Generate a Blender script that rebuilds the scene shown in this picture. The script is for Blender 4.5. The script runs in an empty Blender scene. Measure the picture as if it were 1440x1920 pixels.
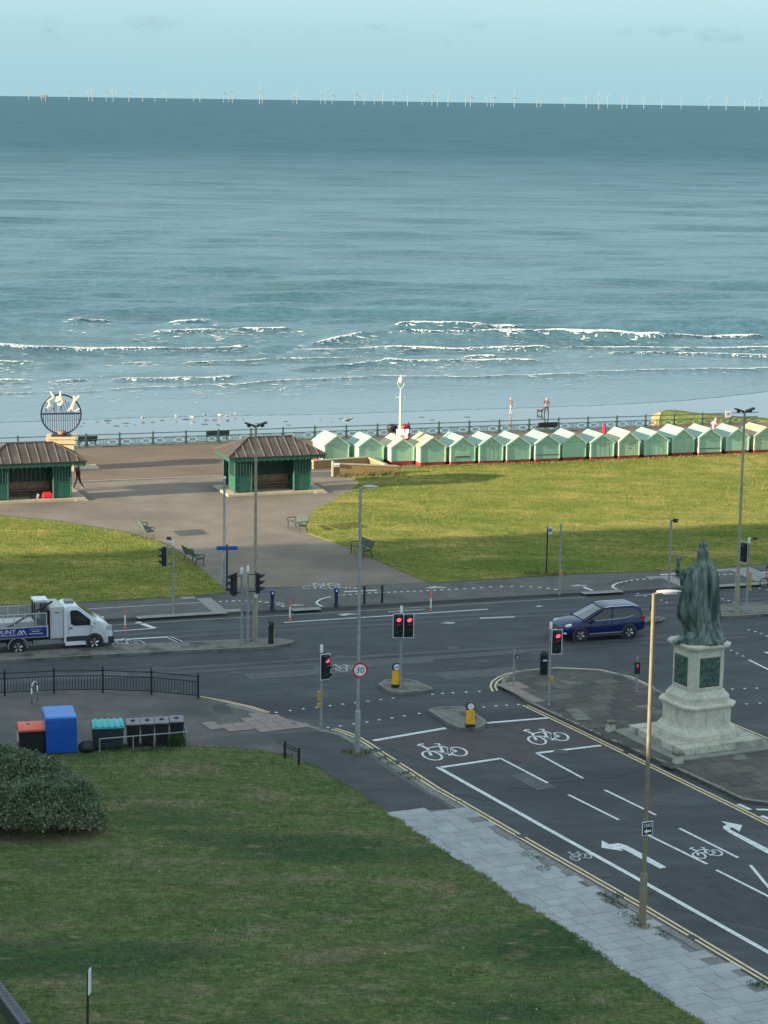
import bpy, bmesh, math, random
import numpy as np
from mathutils import Vector, Matrix, noise as mnoise
from mathutils.geometry import tessellate_polygon
random.seed(7); RNG = np.random.default_rng(7)
R = math.radians
SC = bpy.context.scene
COL = SC.collection

# ------------------------------------------------------------------ camera
CAM_H = 26.6
FPX = 4270.0                      # focal length in pixels of the 1440 x 1920 photograph
PITCH = math.atan(770.5 / FPX)
ROLL = R(0.796)
fw = Vector((0, math.cos(PITCH), -math.sin(PITCH)))
r0 = Vector((1, 0, 0)); u0 = Vector((0, math.sin(PITCH), math.cos(PITCH)))
rt = r0 * math.cos(ROLL) + u0 * math.sin(ROLL)
up = u0 * math.cos(ROLL) - r0 * math.sin(ROLL)
cd = bpy.data.cameras.new('camera'); cam = bpy.data.objects.new('camera', cd); COL.objects.link(cam)
cd.sensor_fit = 'VERTICAL'; cd.sensor_height = 24; cd.lens = FPX / 1920 * 24
cd.clip_start = 0.5; cd.clip_end = 400000
m = Matrix((rt, up, -fw)).transposed().to_4x4(); m.translation = (0, 0, CAM_H)
cam.matrix_world = m
SC.camera = cam
CP = Vector((0, 0, CAM_H))

def G(px, py, z=0.0):
    """the point of the level z that is seen at a pixel of the photograph"""
    d = rt * ((px - 720) / FPX) - up * ((py - 960) / FPX) + fw
    t = (z - CAM_H) / d.z
    return CP + d * t
def proj(P):
    d = Vector(P) - CP
    w = d.dot(fw)
    return 720 + FPX * d.dot(rt) / w, 960 - FPX * d.dot(up) / w
def top_h(P, ytop):
    """height above P of the point that is seen at pixel row ytop"""
    lo, hi = 0.0, 26.0
    for _ in range(40):
        mid = (lo + hi) / 2
        if proj((P[0], P[1], P[2] + mid))[1] > ytop: lo = mid
        else: hi = mid
    return lo

# ------------------------------------------------------------------ light, sky, exposure
SUN_EL = R(12.5)
SUN_AZ = R(25.0)                  # the light runs to (cos, sin) of this angle in plan
sun_dir = Vector((-math.cos(SUN_AZ) * math.cos(SUN_EL), -math.sin(SUN_AZ) * math.cos(SUN_EL), math.sin(SUN_EL)))
VEIL = (2.9, 3.55, 3.7, 1)
sl = bpy.data.lights.new('sun', 'SUN'); so = bpy.data.objects.new('sun', sl); COL.objects.link(so)
sl.energy = 5.0; sl.angle = R(0.5); sl.color = (1.0, 0.83, 0.60)
so.rotation_euler = sun_dir.to_track_quat('Z', 'Y').to_euler(); so.location = (-60, -60, 80)
W = bpy.data.worlds.new('World'); SC.world = W; W.use_nodes = True
nt = W.node_tree; nt.nodes.clear()
def N(t, **k):
    n = nt.nodes.new(t)
    for a, b in k.items(): setattr(n, a, b)
    return n
sky = N('ShaderNodeTexSky', sky_type='NISHITA', sun_disc=False, sun_elevation=SUN_EL)
sky.sun_rotation = math.atan2(sun_dir.x, sun_dir.y)
sky.altitude = 1500; sky.air_density = 1.0; sky.dust_density = 0.3; sky.ozone_density = 3.0
bg = N('ShaderNodeBackground'); out = N('ShaderNodeOutputWorld')
bg.inputs['Strength'].default_value = 0.12
tint = N('ShaderNodeMix', data_type='RGBA'); tint.inputs[0].default_value = 0.74      # an even pale tone added over the sky to lift the ambient light
tint.inputs[7].default_value = VEIL
nt.links.new(sky.outputs[0], tint.inputs[6])
# small low clouds out over the sea: soft ellipses broken up by noise, plus faint random ones all round
geo = N('ShaderNodeTexCoord')
sep = N('ShaderNodeSeparateXYZ'); nt.links.new(geo.outputs['Generated'], sep.inputs[0])
def mth(op, a, b=None, c=None):
    n = N('ShaderNodeMath', operation=op)
    for i, v in enumerate((a, b, c)):
        if v is None: continue
        if isinstance(v, (int, float)): n.inputs[i].default_value = v
        else: nt.links.new(v, n.inputs[i])
    return n.outputs[0]
az = mth('ARCTAN2', sep.outputs[0], sep.outputs[1])
el = mth('ARCSINE', sep.outputs[2])
nz = N('ShaderNodeTexNoise'); nz.inputs['Scale'].default_value = 110; nz.inputs['Detail'].default_value = 9; nz.inputs['Roughness'].default_value = .62
mp = N('ShaderNodeMapping'); mp.inputs['Scale'].default_value = (1, 1, 2.2)
nt.links.new(geo.outputs['Generated'], mp.inputs[0]); nt.links.new(mp.outputs[0], nz.inputs[0])
clouds = [(90, 62, 24, 26, .55), (262, 50, 60, 14, .9), (697, 57, 26, 8, .6), (872, 50, 28, 10, .6), (1002, 76, 30, 8, .5),
          (1148, 63, 28, 8, .6), (1228, 64, 34, 12, .8), (1330, 72, 66, 14, .8), (500, 74, 90, 16, .35), (800, 86, 90, 14, .35), (1310, 90, 40, 6, .4)]
acc = None
for (cx, cy, sx, sy, a) in clouds:
    ca = math.atan((cx - 720) / FPX); ce = (189.5 + (cx - 720) * 0.0139 - cy) / FPX
    dx = mth('DIVIDE', mth('SUBTRACT', az, ca), sx / FPX)
    dy = mth('DIVIDE', mth('SUBTRACT', el, ce), sy / FPX)
    q = mth('ADD', mth('MULTIPLY', dx, dx), mth('MULTIPLY', dy, dy))
    g = mth('MULTIPLY', mth('POWER', 2.718, mth('MULTIPLY', q, -0.9)), a)
    acc = g if acc is None else mth('MAXIMUM', acc, g)
# the band of distant sea haze that lies along the whole horizon
hz = mth('POWER', 2.718, mth('MULTIPLY', mth('MULTIPLY', el, el), -1 / R(4.2) ** 2))
band = N('ShaderNodeMix', data_type='RGBA'); nt.links.new(mth('MULTIPLY', hz, 0.95), band.inputs[0])
nt.links.new(tint.outputs[2], band.inputs[6]); band.inputs[7].default_value = (1.3, 2.25, 2.58, 1)
dens = mth('MULTIPLY', mth('SUBTRACT', mth('ADD', acc, mth('MULTIPLY', nz.outputs[0], 2.2)), 1.4), 1.1)
dens = mth('MINIMUM', mth('MAXIMUM', dens, 0.0), 0.7)
dens = mth('MULTIPLY', dens, mth('MINIMUM', mth('MULTIPLY', acc, 4.0), 1.0))
cl = N('ShaderNodeMix', data_type='RGBA'); nt.links.new(dens, cl.inputs[0])
cc = N('ShaderNodeMix', data_type='RGBA', blend_type='MULTIPLY'); cc.inputs[0].default_value = 1.0
cc.inputs[7].default_value = (0.84, 0.84, 0.9, 1)
nt.links.new(band.outputs[2], cc.inputs[6])
nt.links.new(band.outputs[2], cl.inputs[6]); nt.links.new(cc.outputs[2], cl.inputs[7])
nt.links.new(cl.outputs[2], bg.inputs[0]); nt.links.new(bg.outputs[0], out.inputs[0])
vs = SC.view_settings
vs.view_transform = 'Standard'; vs.look = 'None'; vs.gamma = 1; vs.use_curve_mapping = False
vs.exposure = 1.2

# ------------------------------------------------------------------ materials
MATS = {}
def mat(name, c1, c2=None, scale=4.0, rough=0.6, bump=0.0, bscale=None, metal=0.0, spec=0.5, big=None, stretch=(1, 1, 1),
        coord='obj', detail=5, lo=0.35, hi=0.65, emit=None, fine=None, coat=0.0, alpha=None, trans=0.0, ior=None):
    if name in MATS: return MATS[name]
    M = bpy.data.materials.new(name); M.use_nodes = True
    t = M.node_tree; b = t.nodes['Principled BSDF']; L = t.links
    def nn(ty, **k):
        n = t.nodes.new(ty)
        for a, v in k.items(): setattr(n, a, v)
        return n
    b.inputs['Roughness'].default_value = rough; b.inputs['Metallic'].default_value = metal
    b.inputs['Specular IOR Level'].default_value = spec
    b.inputs['Coat Weight'].default_value = coat
    b.inputs['Transmission Weight'].default_value = trans
    if ior: b.inputs['IOR'].default_value = ior
    if alpha is not None: b.inputs['Alpha'].default_value = alpha
    if coord == 'obj': src = nn('ShaderNodeTexCoord').outputs['Object']
    else: src = nn('ShaderNodeNewGeometry').outputs['Position']
    mpn = nn('ShaderNodeMapping'); mpn.inputs['Scale'].default_value = stretch; L.new(src, mpn.inputs[0]); vec = mpn.outputs[0]
    def noise(sc, det=detail, rg=0.55):
        n = nn('ShaderNodeTexNoise'); n.inputs['Scale'].default_value = sc; n.inputs['Detail'].default_value = det
        n.inputs['Roughness'].default_value = rg; L.new(vec, n.inputs[0]); return n.outputs[0]
    def ramp(f, a, z):
        n = nn('ShaderNodeMapRange'); n.inputs[1].default_value = a; n.inputs[2].default_value = z; L.new(f, n.inputs[0]); return n.outputs[0]
    def mix(f, A, B, bt='MIX'):
        n = nn('ShaderNodeMix', data_type='RGBA', blend_type=bt)
        if isinstance(f, float): n.inputs[0].default_value = f
        else: L.new(f, n.inputs[0])
        for i, v in ((6, A), (7, B)):
            if isinstance(v, tuple): n.inputs[i].default_value = (*v[:3], 1)
            else: L.new(v, n.inputs[i])
        return n.outputs[2]
    col = tuple(c1)
    if c2 is not None: col = mix(ramp(noise(scale), lo, hi), tuple(c1), tuple(c2))
    for bb in (big or []):            # (colour, scale, low, high): larger patches of another colour
        col = mix(ramp(noise(bb[1], 3), bb[2], bb[3]), col, tuple(bb[0]))
    if fine:                          # (scale, amount): fine light and dark grain
        g = nn('ShaderNodeMapRange'); g.inputs[1].default_value = 0.25; g.inputs[2].default_value = 0.75
        g.inputs[3].default_value = 1 - fine[1]; g.inputs[4].default_value = 1 + fine[1]
        L.new(noise(fine[0], 4), g.inputs[0])
        vm = nn('ShaderNodeVectorMath', operation='SCALE')
        if isinstance(col, tuple):
            vm.inputs[0].default_value = col
        else: L.new(col, vm.inputs[0])
        L.new(g.outputs[0], vm.inputs['Scale']); col = vm.outputs[0]
    if isinstance(col, tuple): b.inputs['Base Color'].default_value = (*col, 1)
    else: L.new(col, b.inputs['Base Color'])
    if bump:
        bn = nn('ShaderNodeBump'); bn.inputs['Strength'].default_value = 1.0; bn.inputs['Distance'].default_value = bump
        L.new(noise(bscale or scale * 3, 6), bn.inputs['Height']); L.new(bn.outputs[0], b.inputs['Normal'])
    if emit:
        b.inputs['Emission Color'].default_value = (*emit[0], 1); b.inputs['Emission Strength'].default_value = emit[1]
    MATS[name] = M; return M

ASPH = mat('asphalt', (.06, .067, .073), (.085, .092, .096), 1.2, .85, .006, 60, coord='pos', fine=(26, .32), spec=.3, stretch=(.45, 1, 1),
           big=[((.055, .058, .063), .16, .5, .66), ((.11, .117, .12), .33, .56, .74), ((.06, .062, .066), 2.6, .58, .7)])
ASPH2 = mat('asphalt_dark', (.054, .058, .064), (.074, .077, .08), 1.5, .85, .006, 60, coord='pos', fine=(34, .28), spec=.3)
REDASPH = mat('asphalt_reddish', (.074, .07, .073), (.096, .088, .089), 1.5, .85, .006, 60, coord='pos', fine=(34, .25), spec=.3)
PAVE = mat('pavement_asphalt', (.115, .11, .104), (.15, .14, .13), .9, .9, .006, 60, coord='pos', fine=(30, .25), spec=.25,
           big=[((.085, .086, .087), .22, .52, .66)])
PAVED = mat('pavement_asphalt_dark', (.064, .07, .075), (.09, .095, .097), .8, .9, .006, 60, coord='pos', fine=(30, .28), spec=.25)
PATH = mat('path_asphalt', (.205, .172, .137), (.255, .213, .168), .5, .9, .008, 50, coord='pos', fine=(18, .2), spec=.2,
           big=[((.165, .143, .12), .12, .5, .68)])  # pavement asphalt again, paler and tan with sunlight put into its colour
PROM = mat('promenade_asphalt', (.165, .122, .09), (.21, .157, .115), .5, .9, .008, 50, coord='pos', fine=(14, .16), spec=.2, stretch=(.4, 1, 1))
ISLE = mat('island_concrete', (.17, .162, .143), (.23, .217, .19), 2.5, .9, .006, 40, coord='pos', fine=(25, .3), spec=.2,
           big=[((.09, .09, .08), .8, .5, .64)])
BRICKP = mat('island_paving', (.1, .093, .085), (.135, .125, .113), 1.6, .9, .006, 40, coord='pos', fine=(22, .35), spec=.2,
             big=[((.07, .07, .068), .5, .5, .65)])
KERB = mat('kerb_stone', (.17, .17, .16), (.26, .25, .235), 5, .85, .004, 40, fine=(40, .2), spec=.25)
SLAB = mat('paving_slab', (.31, .335, .34), (.38, .4, .4), 1.6, .85, .003, 40, coord='pos', fine=(26, .12), spec=.3)
SLAB2 = mat('paving_slab_pale', (.335, .36, .365), (.4, .42, .42), 1.6, .85, .003, 40, coord='pos', fine=(26, .12), spec=.3)
SLAB3 = mat('paving_slab_worn', (.28, .305, .31), (.36, .38, .38), 1.6, .85, .003, 40, coord='pos', fine=(26, .16), spec=.3)
PINK = mat('tactile_slab_pink', (.24, .19, .17), (.31, .25, .225), 4, .85, .004, 40, coord='pos', fine=(30, .18))
PALE = mat('tactile_slab_pale', (.24, .24, .22), (.31, .3, .28), 4, .85, .004, 40, coord='pos', fine=(30, .2))
WPAINT = mat('road_paint_white', (.58, .61, .61), (.76, .78, .77), 4, .7, coord='pos', fine=(30, .2), spec=.3, big=[((.26, .27, .275), 7, .6, .7)])
WPAINTW = mat('road_paint_worn', (.32, .34, .34), (.55, .57, .56), 3, .8, coord='pos', fine=(20, .35), spec=.2)
YPAINT = mat('road_paint_yellow', (.66, .52, .29), (.78, .64, .39), 4, .75, coord='pos', fine=(30, .2), spec=.3, big=[((.3, .25, .16), 6, .6, .7)])
SOIL = mat('soil', (.07, .055, .04), (.11, .09, .065), 6, .95, .02, 30, coord='pos')
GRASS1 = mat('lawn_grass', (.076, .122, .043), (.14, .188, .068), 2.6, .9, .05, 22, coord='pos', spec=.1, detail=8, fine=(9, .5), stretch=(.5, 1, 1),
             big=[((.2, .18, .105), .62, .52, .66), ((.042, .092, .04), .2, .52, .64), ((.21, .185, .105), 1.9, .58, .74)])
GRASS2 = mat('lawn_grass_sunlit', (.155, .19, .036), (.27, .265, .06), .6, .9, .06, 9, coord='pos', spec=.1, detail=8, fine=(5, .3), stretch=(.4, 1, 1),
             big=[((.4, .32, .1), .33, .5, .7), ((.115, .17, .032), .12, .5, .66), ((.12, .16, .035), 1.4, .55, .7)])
GRASSB = mat('grass_blade', (.115, .175, .055), (.215, .255, .092), .5, .85, coord='pos', spec=.1, big=[((.3, .255, .145), .8, .52, .68)], stretch=(.5, 1, 1))
DRYG = mat('dry_grass', (.22, .17, .075), (.32, .25, .12), 2, .9, .03, 20, coord='pos', fine=(14, .35), spec=.1, big=[((.12, .14, .04), .9, .5, .62)])
SAND = mat('wet_sand', (.075, .115, .12), (.105, .148, .15), .1, .12, .0, coord='pos', spec=.55, stretch=(.3, 1, 1), big=[((.13, .13, .12), .5, .6, .7)])
GALV = mat('galvanised_steel', (.3, .32, .32), (.4, .42, .42), 6, .5, metal=.35, fine=(20, .12))
GALVL = mat('light_grey_paint', (.46, .48, .46), (.55, .56, .54), 6, .5, fine=(20, .1))
TANP = mat('weathered_steel', (.33, .295, .21), (.41, .365, .265), 5, .6, metal=.2, fine=(20, .15))
BLACK = mat('black_paint', (.012, .014, .017), (.022, .024, .028), 6, .45, spec=.5)
BLKPL = mat('black_plastic', (.016, .018, .022), (.03, .032, .036), 5, .5, spec=.4)
WHITE = mat('white_paint', (.74, .77, .79), (.82, .84, .85), 3, .35, spec=.5)
WPL = mat('white_plastic', (.7, .72, .7), (.8, .82, .8), 3, .5)
CREAM = mat('cream_paint', (.62, .56, .4), (.72, .66, .48), 3, .5)
RENDER = mat('cream_render', (.62, .47, .27), (.72, .56, .34), 2.5, .85, .01, 20, fine=(16, .12))
YELLOW = mat('yellow_plastic', (.95, .47, .012), (.98, .54, .03), 4, .45)
AMBER = mat('amber_box', (.45, .26, .05), (.6, .36, .08), 5, .5)
REDP = mat('red_paint', (.55, .03, .03), (.65, .06, .05), 4, .5)
ORANGEW = mat('faded_red_plastic', (.6, .13, .09), (.72, .22, .16), 6, .6)
REDLIT = mat('red_signal_lit', (.6, .02, .03), rough=.3, emit=((1, .03, .06), 2.6))
LENSOFF = mat('signal_lens_dark', (.03, .035, .03), rough=.2)
GLASS = mat('dark_glass', (.012, .016, .02), rough=.05, spec=.9)
WSCREEN = mat('windscreen_glass', (.06, .085, .09), (.09, .12, .12), 1.5, .04, spec=1.0, coat=.6)
RUBBER = mat('tyre_rubber', (.012, .012, .013), (.022, .022, .022), 8, .8)
ALLOY = mat('alloy_rim', (.42, .43, .45), (.55, .56, .58), 6, .3, metal=.7)
CHROME = mat('bright_metal', (.6, .62, .64), rough=.25, metal=.9)
CARB = mat('blue_car_paint', (.004, .013, .085), (.005, .016, .1), 1, .28, spec=.4, coat=.35)
VANW = mat('white_van_paint', (.68, .74, .8), (.74, .79, .84), 1.2, .25, coat=.7)
DKGREY = mat('dark_grey_plastic', (.03, .032, .036), (.045, .047, .05), 5, .6)
MIDGREY = mat('mid_grey_metal', (.2, .21, .22), (.28, .29, .3), 3, .55, metal=.3)
BOARDB = mat('blue_sideboard', (.016, .026, .2), (.022, .034, .24), 2, .4)
GREENS = mat('shelter_green', (.008, .08, .05), (.012, .1, .065), 3, .5, fine=(12, .2))
GREENL = mat('shelter_green_light', (.022, .098, .068), (.035, .125, .088), 4, .5, fine=(12, .2))
GREEND = mat('shelter_board_dark', (.008, .04, .034), (.012, .055, .045), 3, .6)
GREENWORN = mat('shelter_panel_worn', (.014, .095, .065), (.02, .115, .08), 3, .6, big=[((.45, .5, .42), 9, .68, .72)])
LEAD = mat('lead_roof', (.07, .053, .043), (.1, .076, .061), 1.3, .6, metal=.1, fine=(8, .2), stretch=(1, .3, 1), big=[((.15, .125, .11), .9, .6, .75)])
CONCW = mat('platform_concrete', (.42, .36, .24), (.5, .43, .3), 3, .9, fine=(14, .2))
MINT = mat('mint_paint', (.32, .52, .36), (.37, .57, .4), 2, .6, fine=(6, .08))
MINT2 = mat('mint_paint_grey', (.28, .46, .33), (.34, .52, .38), 2, .65, fine=(6, .12))
MINTY = mat('mint_paint_faded', (.35, .48, .31), (.4, .52, .34), 2, .7, fine=(6, .15))
MINTL = mat('mint_roof', (.27, .42, .33), (.34, .48, .39), 2, .55, fine=(8, .08))
MINTLY = mat('cream_roof', (.5, .52, .32), (.58, .57, .38), 2, .6, fine=(8, .1))
RUSTR = mat('peeling_roof', (.4, .46, .34), (.52, .34, .16), 3, .7, lo=.42, hi=.56, stretch=(1, .35, 1))
MINTT = mat('mint_trim', (.44, .62, .5), (.5, .68, .56), 2, .5)
MAROON = mat('maroon_skirt', (.3, .02, .02), (.36, .04, .035), 3, .6, fine=(8, .2))
RAILG = mat('rail_green', (.05, .11, .085), (.075, .14, .11), 5, .5, fine=(10, .2))
RAILD = mat('rail_green_dark', (.025, .055, .045), (.04, .08, .065), 5, .5)
DKBLUE = mat('navy_paint', (.01, .014, .05), (.018, .022, .07), 5, .4)
SIGNB = mat('blue_sign', (.01, .12, .55), rough=.4)
STONE = mat('portland_stone', (.53, .505, .41), (.66, .63, .52), 1.8, .85, .006, 24, fine=(10, .18), big=[((.3, .31, .26), .9, .56, .74)])
STONED = mat('plinth_stone', (.47, .455, .375), (.58, .56, .46), 2.2, .85, .006, 24, fine=(10, .22), big=[((.24, .25, .21), 1.2, .52, .7)])
BRONZE = mat('verdigris_bronze', (.04, .072, .06), (.17, .235, .195), 4.5, .5, .02, 10, metal=.05, fine=(7, .35), lo=.38, hi=.62, stretch=(1, 1, .14),
             big=[((.025, .042, .036), 2.6, .54, .64)])  # dark upright streaks: patina that also paints in crease shade
BRONZED = mat('verdigris_relief', (.045, .095, .075), (.09, .155, .125), 5, .55, .03, 8, metal=.2, fine=(9, .35))
BRICKT = mat('tan_brick', (.31, .2, .085), (.4, .265, .12), 5, .9, .01, 20, fine=(9, .3))
MOSS = mat('mossy_concrete', (.075, .105, .02), (.125, .155, .03), .8, .9, .04, 5, fine=(3, .35), big=[((.09, .1, .035), .35, .5, .65)])
GROYNE = mat('groyne_concrete', (.32, .25, .1), (.4, .31, .14), 1, .9, .03, 5, fine=(3, .3))
WOODT = mat('timber_brown', (.22, .14, .09), (.28, .18, .12), 2, .8, fine=(4, .3))
BINBLUE = mat('blue_container', (.005, .085, .42), (.008, .1, .47), 1.5, .4)
BINTEAL = mat('teal_lid', (.06, .45, .5), (.09, .52, .56), 2, .4)
BINRED = mat('red_lid', (.75, .12, .07), (.8, .17, .1), 2, .4)
BINLID = mat('grey_lid', (.16, .165, .18), (.24, .245, .26), 3, .5)
LEAF = mat('shrub_leaf', (.095, .14, .075), (.195, .235, .14), .9, .6, spec=.3, big=[((.11, .135, .09), 2.5, .55, .7)])
WEED = mat('weed_leaf', (.035, .075, .02), (.07, .11, .035), 2, .7)
BARK = mat('shrub_stem', (.06, .045, .035), (.09, .07, .05), 8, .9)
SKIN = mat('skin', (.5, .3, .22), rough=.6)
HAIRD = mat('dark_hair', (.02, .014, .01), rough=.6)
HAIRW = mat('pale_hair', (.5, .42, .3), rough=.6)
JACKD = mat('dark_jacket', (.035, .02, .024), (.055, .03, .034), 8, .8)
TROUD = mat('black_trousers', (.012, .012, .015), rough=.8)
BROWNC = mat('brown_top', (.2, .09, .07), rough=.8)
PALEC = mat('pale_trousers', (.5, .42, .4), rough=.8)
REDC = mat('crimson_top', (.5, .01, .06), rough=.8)
PINKC = mat('pink_top', (.75, .3, .35), rough=.8)
NAVYC = mat('navy_jacket', (.02, .04, .06), rough=.8)
SHOEW = mat('white_shoe', (.7, .7, .7), rough=.7)
FOAM = mat('foam', (.55, .58, .56), (.85, .84, .78), 1.2, .9, .08, 3, coord='pos')
GULLW = mat('gull_white', (.8, .78, .72), rough=.8)
GULLG = mat('gull_grey', (.3, .31, .33), rough=.8)
TURB = mat('turbine_hazed', (.31, .35, .37), rough=.8)  # white paint greyed, with distance haze put into the colour
FLATB = mat('flat_render', (.5, .46, .38), (.58, .53, .45), .3, .85, fine=(2, .1))
REDBAG = mat('red_nylon', (.7, .02, .03), (.8, .04, .05), 6, .55)
SIGNBR = mat('brown_sign', (.035, .02, .02), rough=.5)
LAMPTAN = mat('lamp_column_tan', (.2, .17, .105), (.25, .215, .14), 5, .6, fine=(20, .12))
WHITESIGN = mat('white_sign', (.8, .81, .82), rough=.4)
REDRING = mat('red_sign_ring', (.5, .015, .03), rough=.4)

# ------------------------------------------------------------------ helpers
class MB:
    def __init__(s): s.v = []; s.f = []; s.m = []; s.X = None; s.mi = 0
    def add(s, vs, fs):
        o = len(s.v)
        if s.X is not None: vs = [s.X @ Vector(p) for p in vs]
        s.v += [tuple(p) for p in vs]
        s.f += [tuple(i + o for i in f) for f in fs]; s.m += [s.mi] * len(fs); return s
    def box(s, x0, x1, y0, y1, z0, z1):
        return s.add([(x0, y0, z0), (x1, y0, z0), (x1, y1, z0), (x0, y1, z0), (x0, y0, z1), (x1, y0, z1), (x1, y1, z1), (x0, y1, z1)],
                     [(3, 2, 1, 0), (4, 5, 6, 7), (0, 1, 5, 4), (1, 2, 6, 5), (2, 3, 7, 6), (3, 0, 4, 7)])
    def bbox(s, x0, x1, y0, y1, z0, z1, b=.02):
        """box with all edges chamfered"""
        bm = bmesh.new(); bmesh.ops.create_cube(bm, size=1)
        for v in bm.verts: v.co = Vector(((x0 + x1) / 2 + v.co.x * (x1 - x0), (y0 + y1) / 2 + v.co.y * (y1 - y0), (z0 + z1) / 2 + v.co.z * (z1 - z0)))
        bmesh.ops.bevel(bm, geom=bm.edges[:], offset=b, segments=2, profile=.6, affect='EDGES')
        bm.verts.index_update()
        s.add([v.co.copy() for v in bm.verts], [[v.index for v in f.verts] for f in bm.faces]); bm.free(); return s
    def taper(s, a, b, z0, z1):
        """frustum: a and b = (x0,x1,y0,y1) at z0 and z1"""
        return s.add([(a[0], a[2], z0), (a[1], a[2], z0), (a[1], a[3], z0), (a[0], a[3], z0), (b[0], b[2], z1), (b[1], b[2], z1), (b[1], b[3], z1), (b[0], b[3], z1)],
                     [(3, 2, 1, 0), (4, 5, 6, 7), (0, 1, 5, 4), (1, 2, 6, 5), (2, 3, 7, 6), (3, 0, 4, 7)])
    def bar(s, p, q, r, r2=None, n=8, caps=True):
        p = Vector(p); q = Vector(q); d = (q - p)
        if d.length < 1e-6: return s
        d.normalize(); a = d.orthogonal().normalized(); b = d.cross(a); r2 = r if r2 is None else r2
        vs = []
        for k in range(n):
            t = 2 * math.pi * k / n; o = a * math.cos(t) + b * math.sin(t)
            vs += [p + o * r, q + o * r2]
        fs = [(2 * k, 2 * ((k + 1) % n), 2 * ((k + 1) % n) + 1, 2 * k + 1) for k in range(n)]
        if caps: fs += [tuple(2 * k for k in range(n))[::-1], tuple(2 * k + 1 for k in range(n))]
        return s.add(vs, fs)
    def path(s, pts, r, n=6):
        pts = [Vector(p) for p in pts]
        for a, b in zip(pts, pts[1:]): s.bar(a, b, r, n=n)
        return s
    def lathe(s, prof, n=16, cx=0, cy=0, z=0, sx=1, sy=1):
        vs = []; fs = []
        for (r, h) in prof:
            for k in range(n):
                t = 2 * math.pi * k / n; vs.append((cx + r * math.cos(t) * sx, cy + r * math.sin(t) * sy, z + h))
        for i in range(len(prof) - 1):
            for k in range(n):
                k2 = (k + 1) % n; fs.append((i * n + k, i * n + k2, (i + 1) * n + k2, (i + 1) * n + k))
        fs += [tuple(range(n))[::-1], tuple((len(prof) - 1) * n + k for k in range(n))]
        return s.add(vs, fs)
    def ball(s, c, r, n=12, sx=1, sy=1, sz=1):
        pr = [(max(1e-3, r * math.sin(math.pi * i / (n // 2))), -r * sz * math.cos(math.pi * i / (n // 2))) for i in range(n // 2 + 1)]
        return s.lathe(pr, n, c[0], c[1], c[2], sx, sy)
    def prism(s, pts, z0, z1):
        """vertical prism on a plan outline"""
        n = len(pts); tri = tessellate_polygon([[Vector((p[0], p[1], 0)) for p in pts]])
        vs = [(p[0], p[1], z0) for p in pts] + [(p[0], p[1], z1) for p in pts]
        area = sum(pts[i][0] * pts[(i + 1) % n][1] - pts[(i + 1) % n][0] * pts[i][1] for i in range(n))
        fs = []
        for t in tri:
            a, b, c = (Vector(vs[i + n]) for i in t)
            u = tuple(t) if (b - a).cross(c - a).z > 0 else tuple(t)[::-1]
            fs += [tuple(i + n for i in u), u[::-1]]
        for i in range(n):
            j = (i + 1) % n
            fs.append((i, j, j + n, i + n) if area > 0 else (j, i, i + n, j + n))
        return s.add(vs, fs)
    def sideprism(s, pts, y0, y1):
        """prism of an outline in the xz plane between two y"""
        X = s.X; s.X = (X or Matrix()) @ Matrix(((1, 0, 0, 0), (0, 0, -1, 0), (0, 1, 0, 0), (0, 0, 0, 1)))
        s.prism(pts, -y1, -y0); s.X = X; return s
    def sheet(s, pts, z=None):
        P = [Vector((p[0], p[1], p[2] if z is None else z)) for p in pts]
        tri = tessellate_polygon([[Vector((p.x, p.y, 0)) for p in P]]); fs = []
        for t in tri:
            a, b, c = (P[i] for i in t)
            fs.append(tuple(t) if (b - a).cross(c - a).z > 0 else tuple(t)[::-1])
        return s.add(P, fs)
    def ribbon(s, pts, w, z):
        P = [Vector((p[0], p[1], 0)) for p in pts]; L = []; n = len(P)
        for i, p in enumerate(P):
            d = (P[min(i + 1, n - 1)] - P[max(i - 1, 0)]).normalized(); o = Vector((-d.y, d.x, 0)) * w / 2
            L += [(p.x + o.x, p.y + o.y, z), (p.x - o.x, p.y - o.y, z)]
        return s.add(L, [(2 * i + 1, 2 * i + 3, 2 * i + 2, 2 * i) for i in range(n - 1)])
    def loft(s, rings, caps=True):
        n = len(rings[0]); vs = [p for r in rings for p in r]; fs = []
        for i in range(len(rings) - 1):
            for k in range(n):
                k2 = (k + 1) % n; fs.append((i * n + k, i * n + k2, (i + 1) * n + k2, (i + 1) * n + k))
        if caps: fs += [tuple(range(n))[::-1], tuple((len(rings) - 1) * n + k for k in range(n))]
        return s.add(vs, fs)
    def mesh(s, name, mats, smooth=False):
        me = bpy.data.meshes.new(name); me.from_pydata(s.v, [], s.f)
        for mm in (mats if isinstance(mats, (list, tuple)) else [mats]): me.materials.append(mm)
        if any(s.m): me.polygons.foreach_set('material_index', s.m)
        if smooth:
            me.polygons.foreach_set('use_smooth', [True] * len(me.polygons))
            if smooth == 'auto':
                try: me.set_sharp_from_angle(angle=R(38))
                except Exception: pass
        me.update(); return me
    def build(s, name, mats, parent=None, smooth=False):
        return link(name, s.mesh(name, mats, smooth), parent)
def link(name, me, parent=None, loc=None, rz=None):
    o = bpy.data.objects.new(name, me); COL.objects.link(o)
    if parent is not None: o.parent = parent
    if loc is not None: o.location = loc
    if rz is not None: o.rotation_euler = (0, 0, rz)
    return o
def tag(o, label=None, cat=None, group=None, kind=None):
    if label: o['label'] = label
    if cat: o['category'] = cat
    if group: o['group'] = group
    if kind: o['kind'] = kind
    return o
def thing(name, label, cat, loc=(0, 0, 0), rz=0.0, group=None):
    o = bpy.data.objects.new(name, None); COL.objects.link(o); o.empty_display_size = .3
    o.location = loc; o.rotation_euler = (0, 0, rz)
    return tag(o, label, cat, group)
KIDS = {}
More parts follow.
